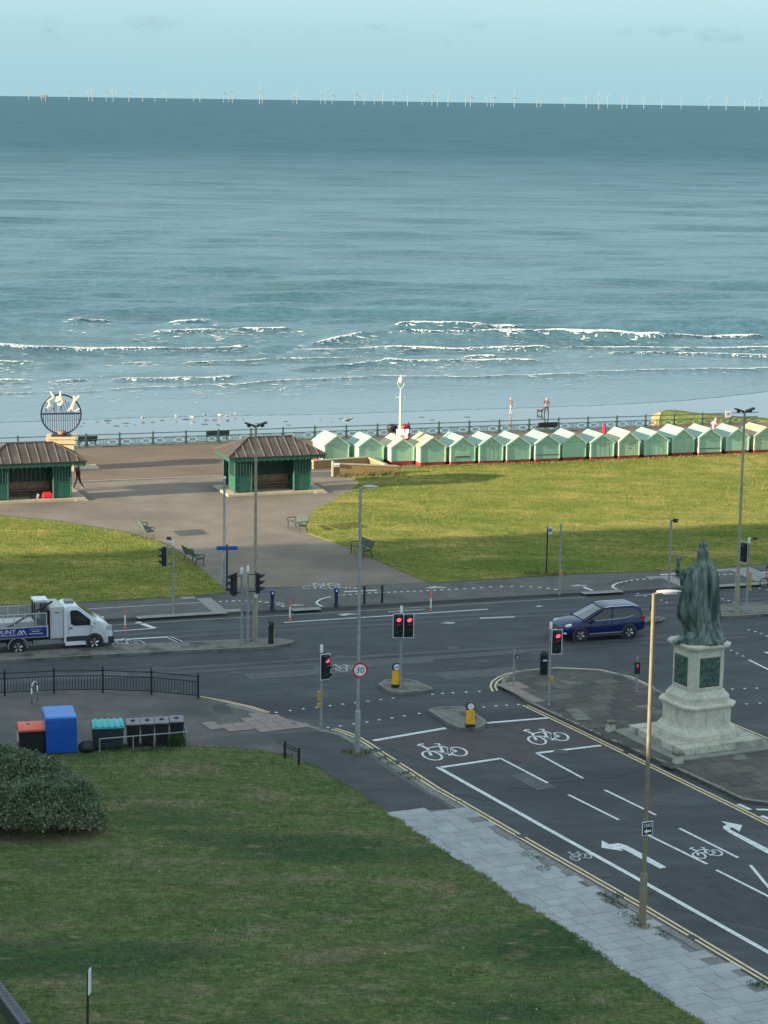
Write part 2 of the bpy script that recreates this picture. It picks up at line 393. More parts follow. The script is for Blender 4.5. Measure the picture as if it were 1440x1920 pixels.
def copy_thing(src, loc, rz, label, group=None):
    c = src.copy(); COL.objects.link(c); c.location = loc; c.rotation_euler = (0, 0, rz); c['label'] = label
    if group: c['group'] = group
    def rec(a, b):
        for ch in KIDS_of(a):
            k = ch.copy(); COL.objects.link(k); k.parent = b; rec(ch, k)
    rec(src, c); return c
def KIDS_of(a): return [o for o in COL.objects if o.parent == a]
def struct(o): o['kind'] = 'structure'; return o
def stuff(o): o['kind'] = 'stuff'; return o
def PG(pts, z=0.0): return [G(x, y, z) for x, y in pts]
def text_mesh(txt, size, mat_, name, depth=.004, align='CENTER'):
    c = bpy.data.curves.new(name, 'FONT'); c.body = txt; c.size = size; c.align_x = align; c.align_y = 'CENTER'; c.extrude = depth
    o = bpy.data.objects.new(name, c); COL.objects.link(o)
    bpy.context.view_layer.update()
    me = bpy.data.meshes.new_from_object(o.evaluated_get(bpy.context.evaluated_depsgraph_get()))
    me.materials.clear(); me.materials.append(mat_)
    bpy.data.objects.remove(o); bpy.data.curves.remove(c); me.name = name; return me
KW = R(19.0)                                # Kingsway and the sea front run at this angle in plan
kx = Vector((math.cos(KW), math.sin(KW), 0)); ky = Vector((-math.sin(KW), math.cos(KW), 0))
AV = R(26.0)                                # the avenue's cross direction
ax_ = Vector((math.cos(AV), math.sin(AV), 0)); ay_ = Vector((-math.sin(AV), math.cos(AV), 0))
# ================================================================== SETTING
def inside(px, py, poly):
    """vectorised point in polygon"""
    c = np.zeros(len(px), bool); n = len(poly); j = n - 1
    for i in range(n):
        xi, yi = poly[i][0], poly[i][1]; xj, yj = poly[j][0], poly[j][1]
        c ^= ((yi > py) != (yj > py)) & (px < (xj - xi) * (py - yi) / ((yj - yi) or 1e-9) + xi); j = i
    return c
def ragged(pts, step, amp, closed=True):
    P = [Vector((p[0], p[1], 0)) for p in pts]; o = []
    for i in range(len(P) if closed else len(P) - 1):
        a, b = P[i], P[(i + 1) % len(P)]; k = max(1, int((b - a).length / step)) if (b - a).length < 90 else 1
        for q in range(k):
            p = a.lerp(b, q / k)
            w = mnoise.noise((p.x * 2.1, p.y * 2.1, 3)) + .6 * mnoise.noise((p.x * 6, p.y * 6, 9))
            d = (b - a).normalized(); p = p + Vector((-d.y, d.x, 0)) * (amp * w if 0 < q else 0); o.append(p)
    if not closed: o.append(P[-1])
    return o

ZP = .12                                   # pavement level over the road
rail0 = G(590, 824, ZP)                    # foot of the promenade railing
def along_rail(x): return rail0 + kx * x
EDGE = [along_rail(-600) + ky * .35, along_rail(700) + ky * .35]
b = MB(); b.prism([EDGE[0], EDGE[1], Vector((900, -300, 0)), Vector((-900, -300, 0))], -7.0, -.012)
struct(b.build('ground', ASPH2))
b = MB(); b.sheet([(-300, -60, 0), (300, -60, 0), (300, 190, 0), (-300, 140, 0)], -.004)
road = struct(b.build('road', ASPH))

FARK = [(-1500, 1240), (-300, 1185), (0, 1174), (207, 1165), (380, 1155.5), (460, 1151), (610, 1143.5), (860, 1128.5), (1057, 1117), (1187, 1111), (1253, 1106.5), (1440, 1098), (1700, 1086), (3000, 1030)]
fk = PG(FARK)
b = MB(); b.prism(fk + [EDGE[1] - ky * .02, EDGE[0] - ky * .02], -.5, ZP)
farpave = struct(b.build('far_pavement', PAVE))
b = MB(); b.ribbon([p + ky * .09 for p in fk], .17, ZP + .004); b.build('kerb', mat('kerb_shaded', (.07, .07, .068), (.1, .1, .095), 4, .9, coord='pos', fine=(20, .3)), farpave)  # dark strip: shade of the kerb face put into the colour
# footpath to the sea front and the promenade, 4 mm over the pavement
b = MB(); b.sheet(PG([(-900, 1000), (-300, 945), (0, 965), (110, 976), (240, 997), (320, 1020), (380, 1068), (418, 1103), (640, 1098), (812, 1092), (720, 1052), (630, 1012), (575, 995), (575, 970), (625, 938), (675, 908), (690, 896), (420, 893), (160, 905), (-300, 935), (-900, 970)], ZP), ZP + .004)
struct(b.build('footpath', PATH))
b = MB(); q0 = G(160, 902, ZP); b.sheet([q0 - kx * 300, q0 + kx * 300, along_rail(400) + ky * .2, along_rail(-400) + ky * .2], ZP + .004)
prom = struct(b.build('promenade', PROM))
b = MB(); b.ribbon([q0 - kx * 60, q0 + kx * 21], .16, ZP + .008); b.build('edging_line', CONCW, prom)
b = MB(); b.ribbon([q0 - kx * 60 + ky * 4.6, q0 + kx * 60 + ky * 4.6], .1, ZP + .008); b.build('edging_line', mat('worn_line', (.26, .2, .15), (.3, .24, .18), 2, .9, coord='pos'), prom)
b = MB(); b.sheet(PG([(150, 874), (178, 870), (188, 879), (146, 881)], ZP), ZP + .009); b.build('stone_apron', CONCW, prom)
# far lawns
def lawn(name, pts, m, z0, h, amp=.06, step=.5):
    b = MB(); P = ragged(PG(pts, z0), step, amp); b.prism(P, z0 - .3, z0 + h); o = b.build(name, m); return struct(o), P
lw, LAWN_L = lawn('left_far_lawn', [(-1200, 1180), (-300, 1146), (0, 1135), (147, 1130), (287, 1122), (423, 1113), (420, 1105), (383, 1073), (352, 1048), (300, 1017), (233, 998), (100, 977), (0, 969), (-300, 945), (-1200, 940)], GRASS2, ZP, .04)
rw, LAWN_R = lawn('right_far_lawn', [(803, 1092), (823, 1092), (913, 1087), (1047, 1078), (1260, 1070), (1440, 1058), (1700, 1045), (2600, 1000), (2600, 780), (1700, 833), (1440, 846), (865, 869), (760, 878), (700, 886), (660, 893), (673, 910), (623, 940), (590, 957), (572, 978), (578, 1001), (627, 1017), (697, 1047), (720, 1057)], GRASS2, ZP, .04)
# near pavement
NEARK = [(-1500, 1390), (-300, 1312), (0, 1300), (100, 1294), (200, 1293), (300, 1298), (372, 1306), (430, 1318), (502, 1337), (560, 1352), (607, 1366), (640, 1374), (690, 1399), (710, 1412), (820, 1484), (1040, 1613), (1200, 1704), (1440, 1850), (1800, 2075), (2400, 2450)]
nk = PG(NEARK, ZP); nk = [Vector((p.x, p.y, 0)) for p in nk]
b = MB(); b.prism(nk + [Vector((40, 20, 0)), Vector((-200, 20, 0))], -.5, ZP)
nearpave = struct(b.build('near_pavement', PAVE))
b = MB(); b.sheet(PG([(500, 1377), (600, 1371), (640, 1380), (682, 1410), (740, 1452), (870, 1530), (1250, 1765), (1600, 1990), (1400, 2050), (720, 1526), (636, 1472), (590, 1438), (555, 1420)], ZP), ZP + .004)
b.build('newer_asphalt', PAVED, nearpave)
b = MB()
b.sheet(PG([(395, 1322), (425, 1318), (440, 1338), (405, 1338)], ZP), ZP + .005)
b.build('asphalt_patch', PAVED, nearpave)
b = MB(); b.sheet(PG([(706, 1457), (745, 1456), (755, 1468), (712, 1469)], ZP), ZP + .009); b.build('repair_patch', REDASPH, nearpave)
# kerb stones of the avenue, one by one
def run_along(P, step):
    """points and directions every step metres along a polyline"""
    o = []; d0 = 0.0
    for a, c in zip(P, P[1:]):
        L = (c - a).length
        while d0 < L:
            o.append((a.lerp(c, d0 / L), (c - a).normalized())); d0 += step
        d0 -= L
    return o
kb = MB(); kb.bbox(-.448, .448, -.15, .15, -.3, 0, .012); kme = kb.mesh('kerbstone', KERB)
kk = PG([(430, 1319.5), (502, 1338), (560, 1353), (607, 1367), (640, 1375), (690, 1400), (710, 1413), (820, 1485), (1040, 1614), (1200, 1705), (1440, 1851), (1640, 1975)], ZP)
for p, d in run_along(kk, .9):
    n = Vector((d.y, -d.x, 0)); ang = math.atan2(d.y, d.x)
    c = p + d * .45 + n * .16
    o = link('kerbstone', kme, nearpave, (c.x, c.y, ZP + .012 + random.uniform(-.006, .012)), ang + random.uniform(-.012, .012))
# grey paving slabs, laid in courses across the pavement
SLABP = PG([(716, 1524), (862, 1517), (893, 1535), (977, 1587), (1040, 1623), (1110, 1667), (1165, 1699), (1253, 1753), (1417, 1847), (1640, 1990), (1250, 2010), (1240, 1915), (1120, 1830), (1017, 1757), (890, 1678), (760, 1590), (690, 1530)], ZP)
q = MB(); q.sheet(SLABP, ZP + .011); q.build('slab_bedding', mat('slab_bedding', (.15, .155, .15), (.2, .205, .2), 3, .95, coord='pos', fine=(30, .3)), nearpave)
sm = {}
for w in (.6, .75, .9):
    for kf, mm in enumerate((SLAB, SLAB2, SLAB3)):
        q = MB(); q.bbox(-w / 2 + .009, w / 2 - .009, -.291, .291, -.03, 0, .008); sm[(w, kf)] = q.mesh('paving_slab', mm)
o0 = G(1000, 1700, ZP); slabs = []
for i in range(-30, 34):
    x = -9 + random.random() * .8
    while x < 9:
        w = random.choice((.75, .9, .9, .6)); c = o0 + ay_ * (i * .6) + ax_ * (x + w / 2); x += w; slabs.append((c, w))
sx = np.array([c.x for c, w in slabs]); sy = np.array([c.y for c, w in slabs]); ok = inside(sx, sy, SLABP)
for (c, w), k in zip(slabs, ok):
    if not k: continue
    pp = proj(c)
    if pp[1] > 1990 or pp[0] > 1500 or False: continue
    o = link('paving_slab', sm[(w, random.choice((0, 0, 0, 1, 1, 2)))], nearpave, (c.x, c.y, ZP + .026 + random.uniform(-.005, .007)), AV + random.uniform(-.008, .008))
    o.rotation_euler.x = random.uniform(-.006, .006); o.rotation_euler.y = random.uniform(-.006, .006)
# pinkish tactile slabs at the crossing
TACT = [PG([(393, 1358), (457, 1356), (458, 1339), (500, 1339), (575, 1362), (560, 1368), (410, 1371)], ZP), PG([(945, 1285), (962, 1278), (1018, 1312), (1008, 1322), (990, 1318)], ZP)]
tq = MB(); tq.bbox(-.29, .29, -.29, .29, -.02, 0, .006); tme = tq.mesh('tactile_slab', PINK)
# statue island
ISL = [(940, 1285), (941, 1277), (953, 1268), (980, 1261), (1040, 1256.5), (1123, 1260), (1173, 1271), (1213, 1288), (1280, 1320), (1369, 1361.5), (1440, 1393), (1700, 1510), (1700, 1530), (1440, 1511), (1390, 1504), (1345, 1482), (1247, 1437), (1120, 1382), (990, 1321), (955, 1299)]
b = MB(); b.prism(PG(ISL), -.3, ZP); island = struct(b.build('statue_island', BRICKP))
def _isl_slabs():
    P = PG(ISL, ZP); tones = []
    for nm, a, c in (('island_slab', (.1, .094, .086), (.135, .126, .114)), ('island_slab_dark', (.082, .079, .075), (.11, .104, .097)), ('island_slab_pale', (.125, .117, .105), (.16, .15, .135))):
        q = MB(); q.bbox(-.543, .543, -.393, .393, -.02, 0, .006); tones.append(q.mesh('paving_slab', mat(nm, a, c, 2, .9, .004, 40, coord='pos', fine=(22, .3), spec=.2)))
    c0 = G(1200, 1340, ZP); k = 0; inner = [p for p in P]
    for i in range(-16, 17):
        for j in range(-14, 15):
            p = c0 + ax_ * ((j + .5 * (i % 2)) * 1.1) + ay_ * (i * .8)
            corners = [p + ax_ * sx * .56 + ay_ * sy * .42 for sx in (-1, 1) for sy in (-1, 1)]
            if not all(inside(np.array([c.x for c in corners]), np.array([c.y for c in corners]), P)): continue
            x, y = proj(p)
            if x > 1490: continue
            o = link('paving_slab', random.choice((tones[0], tones[0], tones[1], tones[2])), island, (p.x, p.y, ZP + .014 + random.uniform(-.004, .004)), AV + random.uniform(-.006, .006)); k += 1
def edge_strip(poly, w, z, name, mm, parent):
    P = PG(poly); q = MB(); n = len(P); c = sum(P, Vector()) / n
    ins = []
    for i, p in enumerate(P):
        d = (P[(i + 1) % n] - P[i - 1]).normalized(); s = Vector((-d.y, d.x, 0))
        if sum((P[k].x * P[(k + 1) % n].y - P[(k + 1) % n].x * P[k].y) for k in range(n)) < 0: s = -s
        ins.append(p + s * w)
    q.add([(p.x, p.y, z) for p in P] + [(p.x, p.y, z) for p in ins], [(i, (i + 1) % n, (i + 1) % n + n, i + n) for i in range(n)])
    return q.build(name, mm, parent)
edge_strip(ISL, .2, ZP + .004, 'kerb', KERB, island); _isl_slabs()
b = MB()
for pts in ([(1048, 1277), (1075, 1270), (1110, 1280), (1085, 1291)], [(1190, 1325), (1215, 1322), (1232, 1330), (1205, 1332)], [(1062, 1330), (1085, 1329), (1110, 1350), (1080, 1352)], [(1370, 1418), (1395, 1414), (1402, 1424), (1378, 1426)]):
    b.sheet(PG(pts, ZP), ZP + .021)
b.build('paving_patch', ISLE, island)
for T, par in zip(TACT, (nearpave, island)):
    cx, cy = T[0].x, T[0].y; pts = []
    for i in range(-20, 24):
        for j in range(-20, 24):
            pts.append(Vector((cx, cy, 0)) + ax_ * i * .6 + ay_ * j * .6)
    okk = inside(np.array([p.x for p in pts]), np.array([p.y for p in pts]), T)
    for p, k in zip(pts, okk):
        if k: link('tactile_slab', tme, par, (p.x, p.y, ZP + .03 + random.uniform(-.003, .003)), AV)
# median and refuges
def refuge(name, pts, m=ISLE, z=.13):
    q = MB(); P = ragged(PG(pts), 1.2, .03); q.prism(P, -.2, z); o = struct(q.build(name, m)); edge_strip(pts, .16, z + .004, 'kerb', KERB, o); return o
refuge('median', [(-900, 1290), (-900, 1268), (0, 1230), (120, 1221), (213, 1213.5), (347, 1208), (450, 1203), (520, 1201.5), (553, 1205), (545, 1210), (507, 1217), (480, 1218.5), (380, 1223), (333, 1225), (200, 1232), (0, 1243)])
refuge('crossing_refuge', [(708, 1287), (722, 1279), (752, 1276), (780, 1281), (813, 1296), (800, 1299), (752, 1304), (728, 1300)])
refuge('bollard_refuge', [(802, 1336), (815, 1331), (866, 1329), (880, 1335), (912, 1356), (908, 1366), (890, 1371), (862, 1370), (840, 1361)])
refuge('right_median', [(1342, 1141), (1352, 1139), (1403, 1133), (1480, 1141), (1700, 1140), (1700, 1150), (1430, 1156), (1400, 1158), (1352, 1160), (1338, 1155)])
refuge('far_refuge', [(1188, 1168), (1200, 1162), (1238, 1160), (1249, 1163), (1240, 1168), (1200, 1172)])
# near lawn with tufts
NL = [(-900, 1490), (-200, 1432), (0, 1424), (148, 1414), (250, 1407), (340, 1401), (423, 1404), (480, 1408), (527, 1417), (593, 1440), (633, 1467), (680, 1495), (723, 1524), (770, 1557), (820, 1591), (870, 1622), (927, 1658), (960, 1685), (1020, 1720), (1077, 1757), (1130, 1795), (1180, 1830), (1250, 1877), (1313, 1918), (1420, 1990), (1420, 2300), (-900, 2300)]
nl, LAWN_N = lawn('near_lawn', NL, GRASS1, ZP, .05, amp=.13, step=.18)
def tufts(name, poly, n, hmin, hmax, mm, xr, yr, blades=4, z=ZP + .04, spread=.05, bw=.012, clip=None):
    cnt = int(n * 3.2); xs = RNG.uniform(xr[0], xr[1], cnt); ys = RNG.uniform(yr[0], yr[1], cnt)
    k = inside(xs, ys, poly); xs, ys = xs[k][:n], ys[k][:n]
    N_ = len(xs) * blades; X = np.repeat(xs, blades) + RNG.normal(0, spread, N_); Y = np.repeat(ys, blades) + RNG.normal(0, spread, N_)
    h = RNG.uniform(hmin, hmax, N_); a = RNG.uniform(0, 6.283, N_); l = RNG.uniform(0, .9, N_) * h; ph = RNG.uniform(0, 6.283, N_)
    w = bw * RNG.uniform(.6, 1.5, N_)
    v = np.empty((N_, 3, 3)); v[:, 0, 0] = X - np.cos(a) * w; v[:, 0, 1] = Y - np.sin(a) * w; v[:, 1, 0] = X + np.cos(a) * w; v[:, 1, 1] = Y + np.sin(a) * w
    v[:, :2, 2] = z; v[:, 2, 0] = X + np.cos(ph) * l; v[:, 2, 1] = Y + np.sin(ph) * l; v[:, 2, 2] = z + h
    me = bpy.data.meshes.new(name); me.vertices.add(N_ * 3); me.vertices.foreach_set('co', v.ravel())
    me.loops.add(N_ * 3); me.loops.foreach_set('vertex_index', np.arange(N_ * 3)); me.polygons.add(N_)
    me.polygons.foreach_set('loop_start', np.arange(N_) * 3)
    me.materials.append(mm); me.update(); me.validate()
    o = stuff(link(name, me)); return tag(o, 'short mown grass blades on the lawn', 'grass')
NLv = [p for p in LAWN_N]
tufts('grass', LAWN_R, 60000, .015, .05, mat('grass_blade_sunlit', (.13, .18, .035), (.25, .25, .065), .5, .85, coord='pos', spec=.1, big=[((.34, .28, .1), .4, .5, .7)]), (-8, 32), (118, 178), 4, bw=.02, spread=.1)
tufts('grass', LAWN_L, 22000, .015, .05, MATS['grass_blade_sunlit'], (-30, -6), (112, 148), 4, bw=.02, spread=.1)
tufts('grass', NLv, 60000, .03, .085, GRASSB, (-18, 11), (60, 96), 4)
edgep = ragged(PG([(340, 1401), (423, 1404), (480, 1408), (527, 1417), (593, 1440), (633, 1467), (680, 1495), (723, 1524), (770, 1557), (820, 1591), (870, 1622), (927, 1658), (960, 1685), (1020, 1720), (1077, 1757), (1130, 1795), (1180, 1830), (1250, 1877), (1313, 1918), (1420, 1990)], ZP), .18, .13, closed=False)
def clump(name, pts, n, r, h, mm, label, cat='weeds', z=ZP, bw=.02):
    q = MB()
    for c in pts:
        for _ in range(n):
            a = random.uniform(0, 6.28); d = r * math.sqrt(random.random()); x, y = c[0] + math.cos(a) * d, c[1] + math.sin(a) * d
            hh = h * random.uniform(.4, 1.1) * (1.1 - .6 * d / r); t = random.uniform(0, 6.28); l = hh * random.uniform(.1, .9); w = bw * random.uniform(.6, 1.5); s = random.uniform(0, 6.28)
            q.add([(x - math.cos(t) * w, y - math.sin(t) * w, z), (x + math.cos(t) * w, y + math.sin(t) * w, z), (x + math.cos(s) * l, y + math.sin(s) * l, z + hh)], [(0, 1, 2)])
    o = stuff(q.build(name, mm)); return tag(o, label, cat)
clump('edge_grass', [p for p in edgep if random.random() < .8], 26, .16, .1, GRASSB, 'ragged grass creeping over the edge of the grey paving slabs', 'grass', z=ZP + .02)
q = MB(); okp = 0
while okp < 46:
    p = G(random.uniform(150, 1250), random.uniform(1430, 1900), ZP)
    if not inside(np.array([p.x]), np.array([p.y]), LAWN_N)[0]: continue
    okp += 1; a = random.uniform(0, 6.28); s_ = random.uniform(.015, .05); q.X = Matrix.Translation((p.x, p.y, ZP + .075)) @ Matrix.Rotation(a, 4, 'Z') @ Matrix.Rotation(random.uniform(-.5, .5), 4, 'X'); q.add([(-s_, -s_ * .6, 0), (s_, -s_ * .5, .01), (s_ * .8, s_ * .6, 0), (-s_ * .7, s_ * .5, .015)], [(0, 1, 2, 3)])
tag(stuff(q.build('fallen_leaves', mat('pale_leaf', (.4, .36, .27), (.55, .52, .42), 9, .8, coord='pos'))), 'pale scattered leaves and scraps on the near lawn', 'leaves')
# weeds along the avenue's kerbs and round the lamp posts
wp = [(1148, 1690), (1160, 1698), (1130, 1680), (1185, 1735), (1205, 1738), (1195, 1728), (1240, 1752), (1172, 1715), (1155, 1682), (1425, 1848), (1412, 1845), (700, 1408), (720, 1422), (735, 1432), (760, 1450), (775, 1460), (690, 1410), (1005, 1612), (990, 1604), (1020, 1630)]
clump('weeds', PG(wp, ZP), 60, .3, .14, WEED, 'patchy green weeds growing between the grey slabs and the kerb')
clump('weeds', PG([(660, 1411), (682, 1411), (672, 1415), (650, 1410), (1203, 1738), (1212, 1740), (545, 1418), (560, 1432), (535, 1416)], ZP), 55, .28, .16, DRYG, 'dry brown grass tufts round the foot of the speed sign post')
wl = []
for i in range(26):
    t = i / 25; wl.append((1030 + t * 360, 1342 + t * 164))
clump('weeds', [p + ax_ * .25 for p in PG(wl, ZP)], 26, .22, .08, WEED, 'thin green weeds along the kerb below the statue')
# sea, sand and surf --------------------------------------------------
ZS = -5.0
water_edge = [(-400, 800), (0, 793), (120, 789), (250, 784), (440, 780), (640, 777), (780, 772), (900, 768), (1000, 765), (1120, 761), (1200, 757), (1290, 751), (1360, 744), (1440, 735), (1700, 720)]
b = MB(); b.sheet([along_rail(-2000) + ky * .2, along_rail(2000) + ky * .2, (2200, 1100, 0), (-2200, 700, 0)], ZS - 3.0)
we = PG(water_edge, ZS)
wx = np.array([p.x for p in we]); wy = np.array([p.y for p in we])
sand = struct(b.build('seabed', SAND))
gs = MB(); nx_ = 150
for i in range(nx_): pass
xs = np.linspace(-90, 100, 140); ts = np.linspace(0, 1, 26)
vv = []
for x in xs:
    e = np.interp(x, wx, wy); d0 = (along_rail(0) + ky * .3); yb = d0.y + (x - d0.x) * math.tan(KW)
    for t in ts:
        y = yb + (e + 16 - yb) * t; s = (y - e)
        z = ZS - .02 * s if s > 0 else ZS - .004 * s
        z += .012 * mnoise.noise((x * .25, y * .5, 0)) + .006 * mnoise.noise((x * 1.1, y * 1.4, 5))
        vv.append((x, y, z))
ff = [(i * 26 + j, (i + 1) * 26 + j, (i + 1) * 26 + j + 1, i * 26 + j + 1) for i in range(139) for j in range(25)]
gs.add(vv, ff); struct(gs.build('wet_sand', SAND, None, True))

q = MB()
for _ in range(70):
    p = G(random.uniform(140, 1240), random.uniform(782, 800), ZS + .03); 
    if p.y > np.interp(p.x, wx, wy) - 1: continue
    l = random.uniform(.1, .45); q.sheet([(p.x + l * math.cos(a) * random.uniform(.7, 1.2), p.y + l * .8 * math.sin(a) * random.uniform(.7, 1.2), p.z) for a in np.linspace(0, 5.6, 8)])
tag(stuff(q.build('seaweed', mat('seaweed', (.04, .045, .035), (.07, .07, .055), 6, .8, coord='pos'))), 'small dark scraps of seaweed scattered on the wet sand', 'seaweed')
BRK = [(135, 205, 610, 609, .75, 1), (-60, 135, 608, 610, .55, 0), (205, 270, 609, 608, .45, 0), (318, 398, 608, 606, .55, 1), (287, 410, 631, 629, .7, 1), (410, 438, 629, 629, .5, .3), (438, 548, 629, 627, .7, 1),
       (548, 690, 628, 632, .45, 0), (-40, 330, 661, 655, .6, 1), (330, 465, 655, 650, .55, 1), (465, 560, 650, 648, .45, 0), (570, 800, 601, 604, .65, 0), (740, 905, 615, 616, .85, 1), (900, 972, 616, 614, .7, 1), (972, 1240, 615, 622, .45, 0),
       (750, 1000, 629, 635, .85, 1), (1000, 1250, 635, 637, .8, 1), (1250, 1432, 635, 631, .8, 1), (585, 680, 643, 636, .55, 1), (680, 740, 636, 634, .5, 0), (550, 720, 655, 653, .4, .7), (720, 1035, 653, 657, .75, 1), (1060, 1300, 652, 655, .5, .6),
       (1300, 1500, 655, 652, .5, .4), (228, 292, 681, 679, .5, 1), (350, 408, 679, 677, .5, 1), (292, 350, 680, 679, .4, 0), (408, 700, 678, 671, .45, .05), (-40, 62, 688, 687, .5, 1), (62, 150, 689, 687, .55, 0), (720, 825, 684, 685, .6, 1), (825, 870, 685, 683, .5, .1),
       (870, 940, 672, 671, .45, 1), (860, 1010, 682, 684, .4, .6), (1140, 1460, 668, 673, .6, 1), (1080, 1140, 667, 668, .5, 0), (-20, 62, 713, 713, .35, 1), (105, 165, 714, 713, .35, 1), (210, 440, 715, 710, .5, 1), (395, 560, 726, 718, .25, .5),
       (560, 700, 718, 712, .25, .4), (700, 1100, 712, 704, .22, .35), (1100, 1500, 700, 694, .22, .5), (545, 620, 698, 691, .5, 0), (620, 740, 692, 684, .5, .25), (-30, 200, 742, 735, .14, .1), (200, 400, 733, 724, .16, .12), (600, 900, 588, 590, .5, 0),
       (0, 240, 545, 548, .5, 0), (1100, 1440, 606, 612, .5, 0), (300, 520, 522, 526, .5, 0), (120, 560, 585, 588, .45, 0), (900, 1300, 560, 566, .5, 0)]
rowsD = [208.0]
while rowsD[-1] < 5200: rowsD.append(rowsD[-1] + max(.42, rowsD[-1] ** 2 * 8.2e-6))
D = np.array(rowsD); NC = 330; T = np.linspace(-1, 1, NC)
X = T[None, :] * (58 + .245 * (D[:, None] - 208)); Y = np.repeat(D[:, None], NC, 1)
dD = np.gradient(D)[:, None]
Z = np.zeros_like(X)
off = (Y - np.interp(X, wx, wy))           # metres out from the water's edge
grow = np.clip((off - 6) / 55, .02, 1)
for i in range(46):
    lam = 3.2 * (1.115 ** i) * RNG.uniform(.9, 1.1); 
    if lam > 70: lam = RNG.uniform(5, 26)
    th = RNG.normal(0, .42) + .06; kxx, kyy = math.sin(th) * 2 * math.pi / lam, math.cos(th) * 2 * math.pi / lam
    amp = .0085 * lam ** .86 * RNG.uniform(.6, 1.2); fade = np.clip((lam / (3.2 * dD) - 1), 0, 1)
    Z += amp * fade * np.sin(kxx * X + kyy * Y + RNG.uniform(0, 6.28) + 1.4 * np.sin(.021 * X + .013 * Y + i))
Z *= grow * (.75 + .25 * np.sin(X * .013 + 1) * np.sin(Y * .009))
foam = MB(); FO = []
def ridge(s): return np.where(s > 0, np.exp(-(s / 2.6) ** 2), np.exp(-(s / 1.15) ** 2))
for (x0, x1, y0, y1, h, fo) in BRK:
    A, B = G(x0, y0, ZS), G(x1, y1, ZS); L = B.x - A.x
    wob = lambda x: .35 * np.sin(x * .31 + y0) + .25 * np.sin(x * .83 + x0)
    t = np.clip((X - A.x) / L, -.3, 1.3); yc = A.y + (B.y - A.y) * t + wob(X)
    end = np.clip(np.minimum(X - A.x, B.x - X) / (2.2 if fo else 4.0) + .5, 0, 1)
    sc = max(.28, min(1.0, (A.y - 225) / 60))
    Z += h * .8 * end * ridge((Y - yc) / sc) * (Y < 700)
    if fo <= 0: continue
    FO.append((x0, x1, y0, y1, h, fo, A, B, L, wob, sc))
def zat(x, y):
    """height of the finished sea grid"""
    i = min(max(int(np.searchsorted(D, y)) - 1, 0), len(D) - 2); v = (y - D[i]) / (D[i + 1] - D[i])
    def rowz(k): w = 58 + .245 * (D[k] - 208); u = (x / w + 1) / 2 * (NC - 1); j = min(max(int(u), 0), NC - 2); f = u - j; return Z[k, j] * (1 - f) + Z[k, j + 1] * f
    return rowz(i) * (1 - v) + rowz(i + 1) * v
for (x0, x1, y0, y1, h, fo, A, B, L, wob, sc) in FO:
    n = max(6, int(L / .16)); rows_ = [(.3, .97), (.08, 1.06), (-.12, .98), (-.32, .72), (-.55, .4), (-.85, .17), (-1.3, .06), (-2.0, .02)]
    g = []
    for i in range(n + 1):
        x = A.x + L * i / n; ycc = A.y + (B.y - A.y) * i / n + float(wob(np.array(x))); e = min(1, min(i, n - i) * L / n / 1.5)
        br = .75 + .5 * mnoise.noise((x * .35, y0 * 1.3, x0)) + .3 * mnoise.noise((x * 1.3, y0, 2))
        row = []
        for (s, zz) in rows_:
            wd = sc * (.35 + .65 * e) * max(.25, br)
            zj = .06 * h * (zz > .3) + .03 + .09 * h * mnoise.noise((x * 2.3, s * 4, y0)) + .05 * h * mnoise.noise((x * 6, s * 9, y0))
            row.append((x, ycc + s * wd, ZS + max(zat(x, ycc + s * wd), 0) + max(zj, .02)))
        g.append(row)
    for i in range(n):
        for j in range(7):
            p = g[i][j]; dn = mnoise.noise((p[0] * .6, p[1] * 2.2, 7)) * .55 + mnoise.noise((p[0] * 2.4, p[1] * 5, 17)) * .4 + mnoise.noise((p[0] * 6, p[1] * 9, 27)) * .4
            lim = (-.6 if j < 3 else (-.2 if j < 4 else (.18 if j < 5 else .3))) + (1 - fo) * .6
            if dn > lim: foam.add([g[i][j], g[i + 1][j], g[i + 1][j + 1], g[i][j + 1]], [(3, 2, 1, 0)])
zed = ZS + Z
zed = np.where(off < 0, ZS - .3 + 0 * Z, np.where(off < 9, ZS + .004 + (zed - ZS) * np.clip(off / 9, 0, 1), zed))
zed[-6:, :] = ZS
nr = len(D); vv = np.stack([X, Y, zed], -1).reshape(-1, 3)
idx = np.arange(nr * NC).reshape(nr, NC)
ff = np.stack([idx[:-1, :-1], idx[:-1, 1:], idx[1:, 1:], idx[1:, :-1]], -1).reshape(-1, 4)
me = bpy.data.meshes.new('sea'); me.vertices.add(len(vv)); me.vertices.foreach_set('co', vv.ravel())
me.loops.add(ff.size); me.loops.foreach_set('vertex_index', ff.ravel()); me.polygons.add(len(ff)); me.polygons.foreach_set('loop_start', np.arange(len(ff)) * 4)
me.polygons.foreach_set('use_smooth', np.ones(len(ff), bool)); me.update(); me.validate()
